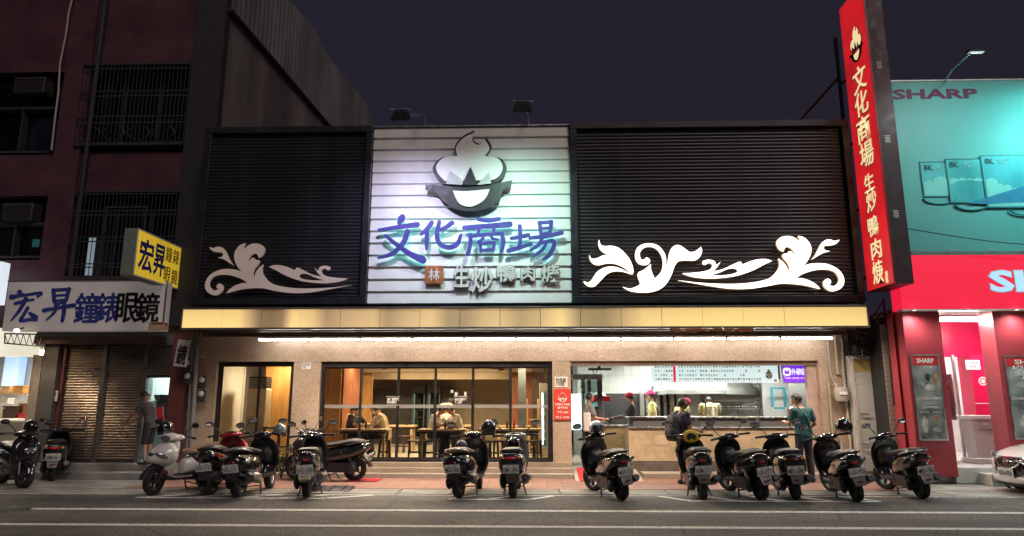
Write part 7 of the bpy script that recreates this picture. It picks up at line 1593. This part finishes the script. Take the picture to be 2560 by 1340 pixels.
# man with a backpack
g = ground(1712,1213)
man2 = person('man with black mask and backpack standing behind the scooter row', (g.x,g.y,.012), R(-68), stand(E=[(-.22,.04,1.12),(.22,.04,1.12)],Wr=[(-.15,.28,1.08),(.15,.28,1.08)]), navy_c, khaki, (.05,1,-.05), M['skin2'], shorts=True, mask=maskb, glasses=True, s=1.0)
bk = T('backpack','black backpack worn by the man in the dark purple shirt','backpack',man2.location,R(-68)); bm_ = pm('backpack_black',(.03,.03,.032),.7,var=.3,scale=8,bump=.3)
O('bag', MB().loft([[Vector((hw*math.copysign(abs(math.cos(a))**.6,math.cos(a)),-.235+hd*math.copysign(abs(math.sin(a))**.6,math.sin(a)),z)) for a in [2*math.pi*j/16 for j in range(16)]] for z,hw,hd in ((.86,.10,.05),(.89,.15,.09),(1.05,.165,.11),(1.22,.155,.10),(1.34,.13,.075),(1.38,.08,.04))]), bm_, bk, smooth=True)
O('pocket', MB().ell((0,-.34,1.02),(.12,.035,.11),14,8), bm_, bk, smooth=True)
for sx in (-1,1): O('strap', MB().tube([(sx*.10,-.15,1.36),(sx*.10,-.04,1.465),(sx*.11,.10,1.38),(sx*.12,.125,1.20),(sx*.15,-.10,1.0)],.016,6), bm_, bk)
# man in teal at the counter
g = ground(2035,1212)
person('man in a teal shirt seen from behind at the take away counter', (g.x,15.15,.012), R(12), stand(C=(0,.01,1.29),N=(-.01,.03,1.46),H=(-.03,.08,1.60),E=[(-.25,.06,1.14),(.26,-.02,1.13)],Wr=[(-.20,.30,1.16),(.22,.20,1.02)]), teal_c, jean, (-.75,.6,-.35), M['skin2'], strap=cloth('strap',(.03,.16,.16)), s=1.05)
# customer in the entrance
g = ground(1448,1138,.16); cu = person('customer in a grey shirt and black trousers inside the kitchen entrance', (g.x,17.0,.16), R(-75), stand(E=[(-.22,.06,1.12),(.22,.10,1.12)],Wr=[(-.16,.34,1.08),(.16,.36,1.10)]), cloth('heather',(.26,.26,.27)), cloth('blacktrouser',(.02,.02,.022)), (0,1,-.1))
bg = T('shoulder_bag','white bag hanging from the customer in the grey shirt','bag',(g.x-.06,16.78,.98)); O('bag', bx(-.09,.09,-.06,.06,0,.44), M['inkwhite'], bg, bevel=.03); O('handle', MB().tube([(-.05,0,.44),(0,0,.62),(.05,0,.44)],.008,5), M['inkwhite'], bg)
# cooks
def cook(label,px,Y,rz,J,shirt,face=(0,1,-.2),**k): return person(label,(at(px,1030,Y).x,Y,.16),rz,J,shirt,jean,face,legs=True,vox=.012,**k)
reach = dict(E=[(-.22,.18,1.16),(.22,.18,1.16)],Wr=[(-.10,.42,1.12),(.10,.42,1.12)])
cook('cook in black with a red cap reaching over the left part of the counter',1580,17.6,R(80),stand(**reach),black_c,(0,1,-.25),capm=mred,mask=maskw,longsleeve=cloth('sleevegrey',(.10,.095,.09)))
cook('cook in yellow with a pink cap standing in profile',1632,18.6,R(75),stand(),yellow_c,(0,1,0),capm=mpink,apron=M['wooddk'],s=1.04)
cook('cook in yellow with a red cap bending behind the man with the backpack',1690,17.9,R(-60),stand(C=(0,.14,1.22),N=(0,.24,1.36),H=(0,.34,1.46),S=[(-.18,.20,1.32),(.18,.20,1.32)],**reach),yellow_c,(0,1,-.4),capm=mred,apron=M['wooddk'])
cook('cook in yellow seen from behind, head bent over the stove',1777,18.0,R(-8),stand(C=(0,.10,1.25),N=(0,.22,1.38),H=(0,.34,1.44),S=[(-.19,.16,1.34),(.19,.16,1.34)],**reach),yellow_c,(0,.8,-.7),hair=True,s=1.05)
# diners
def diner(label,px,Y,rz,shirt,face=(0,1,-.5),**k): return person(label,(at(px,1050,Y).x,Y,.30),R(rz),k.pop('J',sit()),shirt,jean,face,vox=.012,**k)
diner('diner in black with a white mask at the left table',874,17.72,-112,black_c,mask=maskw)
diner('diner in beige with a white mask at the left table',963,17.74,112,beige_c,mask=maskw)
diner('diner in white half hidden behind the man in black',862,18.6,-100,white_c)
diner('diner with dark hair half hidden behind the man in beige',968,18.6,100,cloth('brown',(.25,.16,.10)))
diner('diner in a white shirt at the left of the middle table',1080,17.74,-116,white_c,(0,1,-.8))
diner('diner in a white shirt at the right of the middle table',1152,17.74,116,white_c,(0,1,-.8))
diner('diner in a pale pink shirt facing away behind the middle table',1114,18.3,-10,cloth('pink',(.62,.46,.42)),(0,1,-.3))
diner('diner in white leaning in behind the middle table',1136,18.6,60,white_c,(0,1,-.6))
person('person in white bending over the rear table', (at(1098,1040,19.8).x,19.8,.30), R(-40), stand(C=(0,.18,1.20),N=(0,.32,1.30),H=(0,.44,1.34),S=[(-.18,.26,1.26),(.18,.26,1.26)],E=[(-.22,.36,1.02),(.22,.36,1.02)],Wr=[(-.1,.5,.84),(.1,.5,.84)]), white_c, jean, (0,.8,-.6), vox=.013)
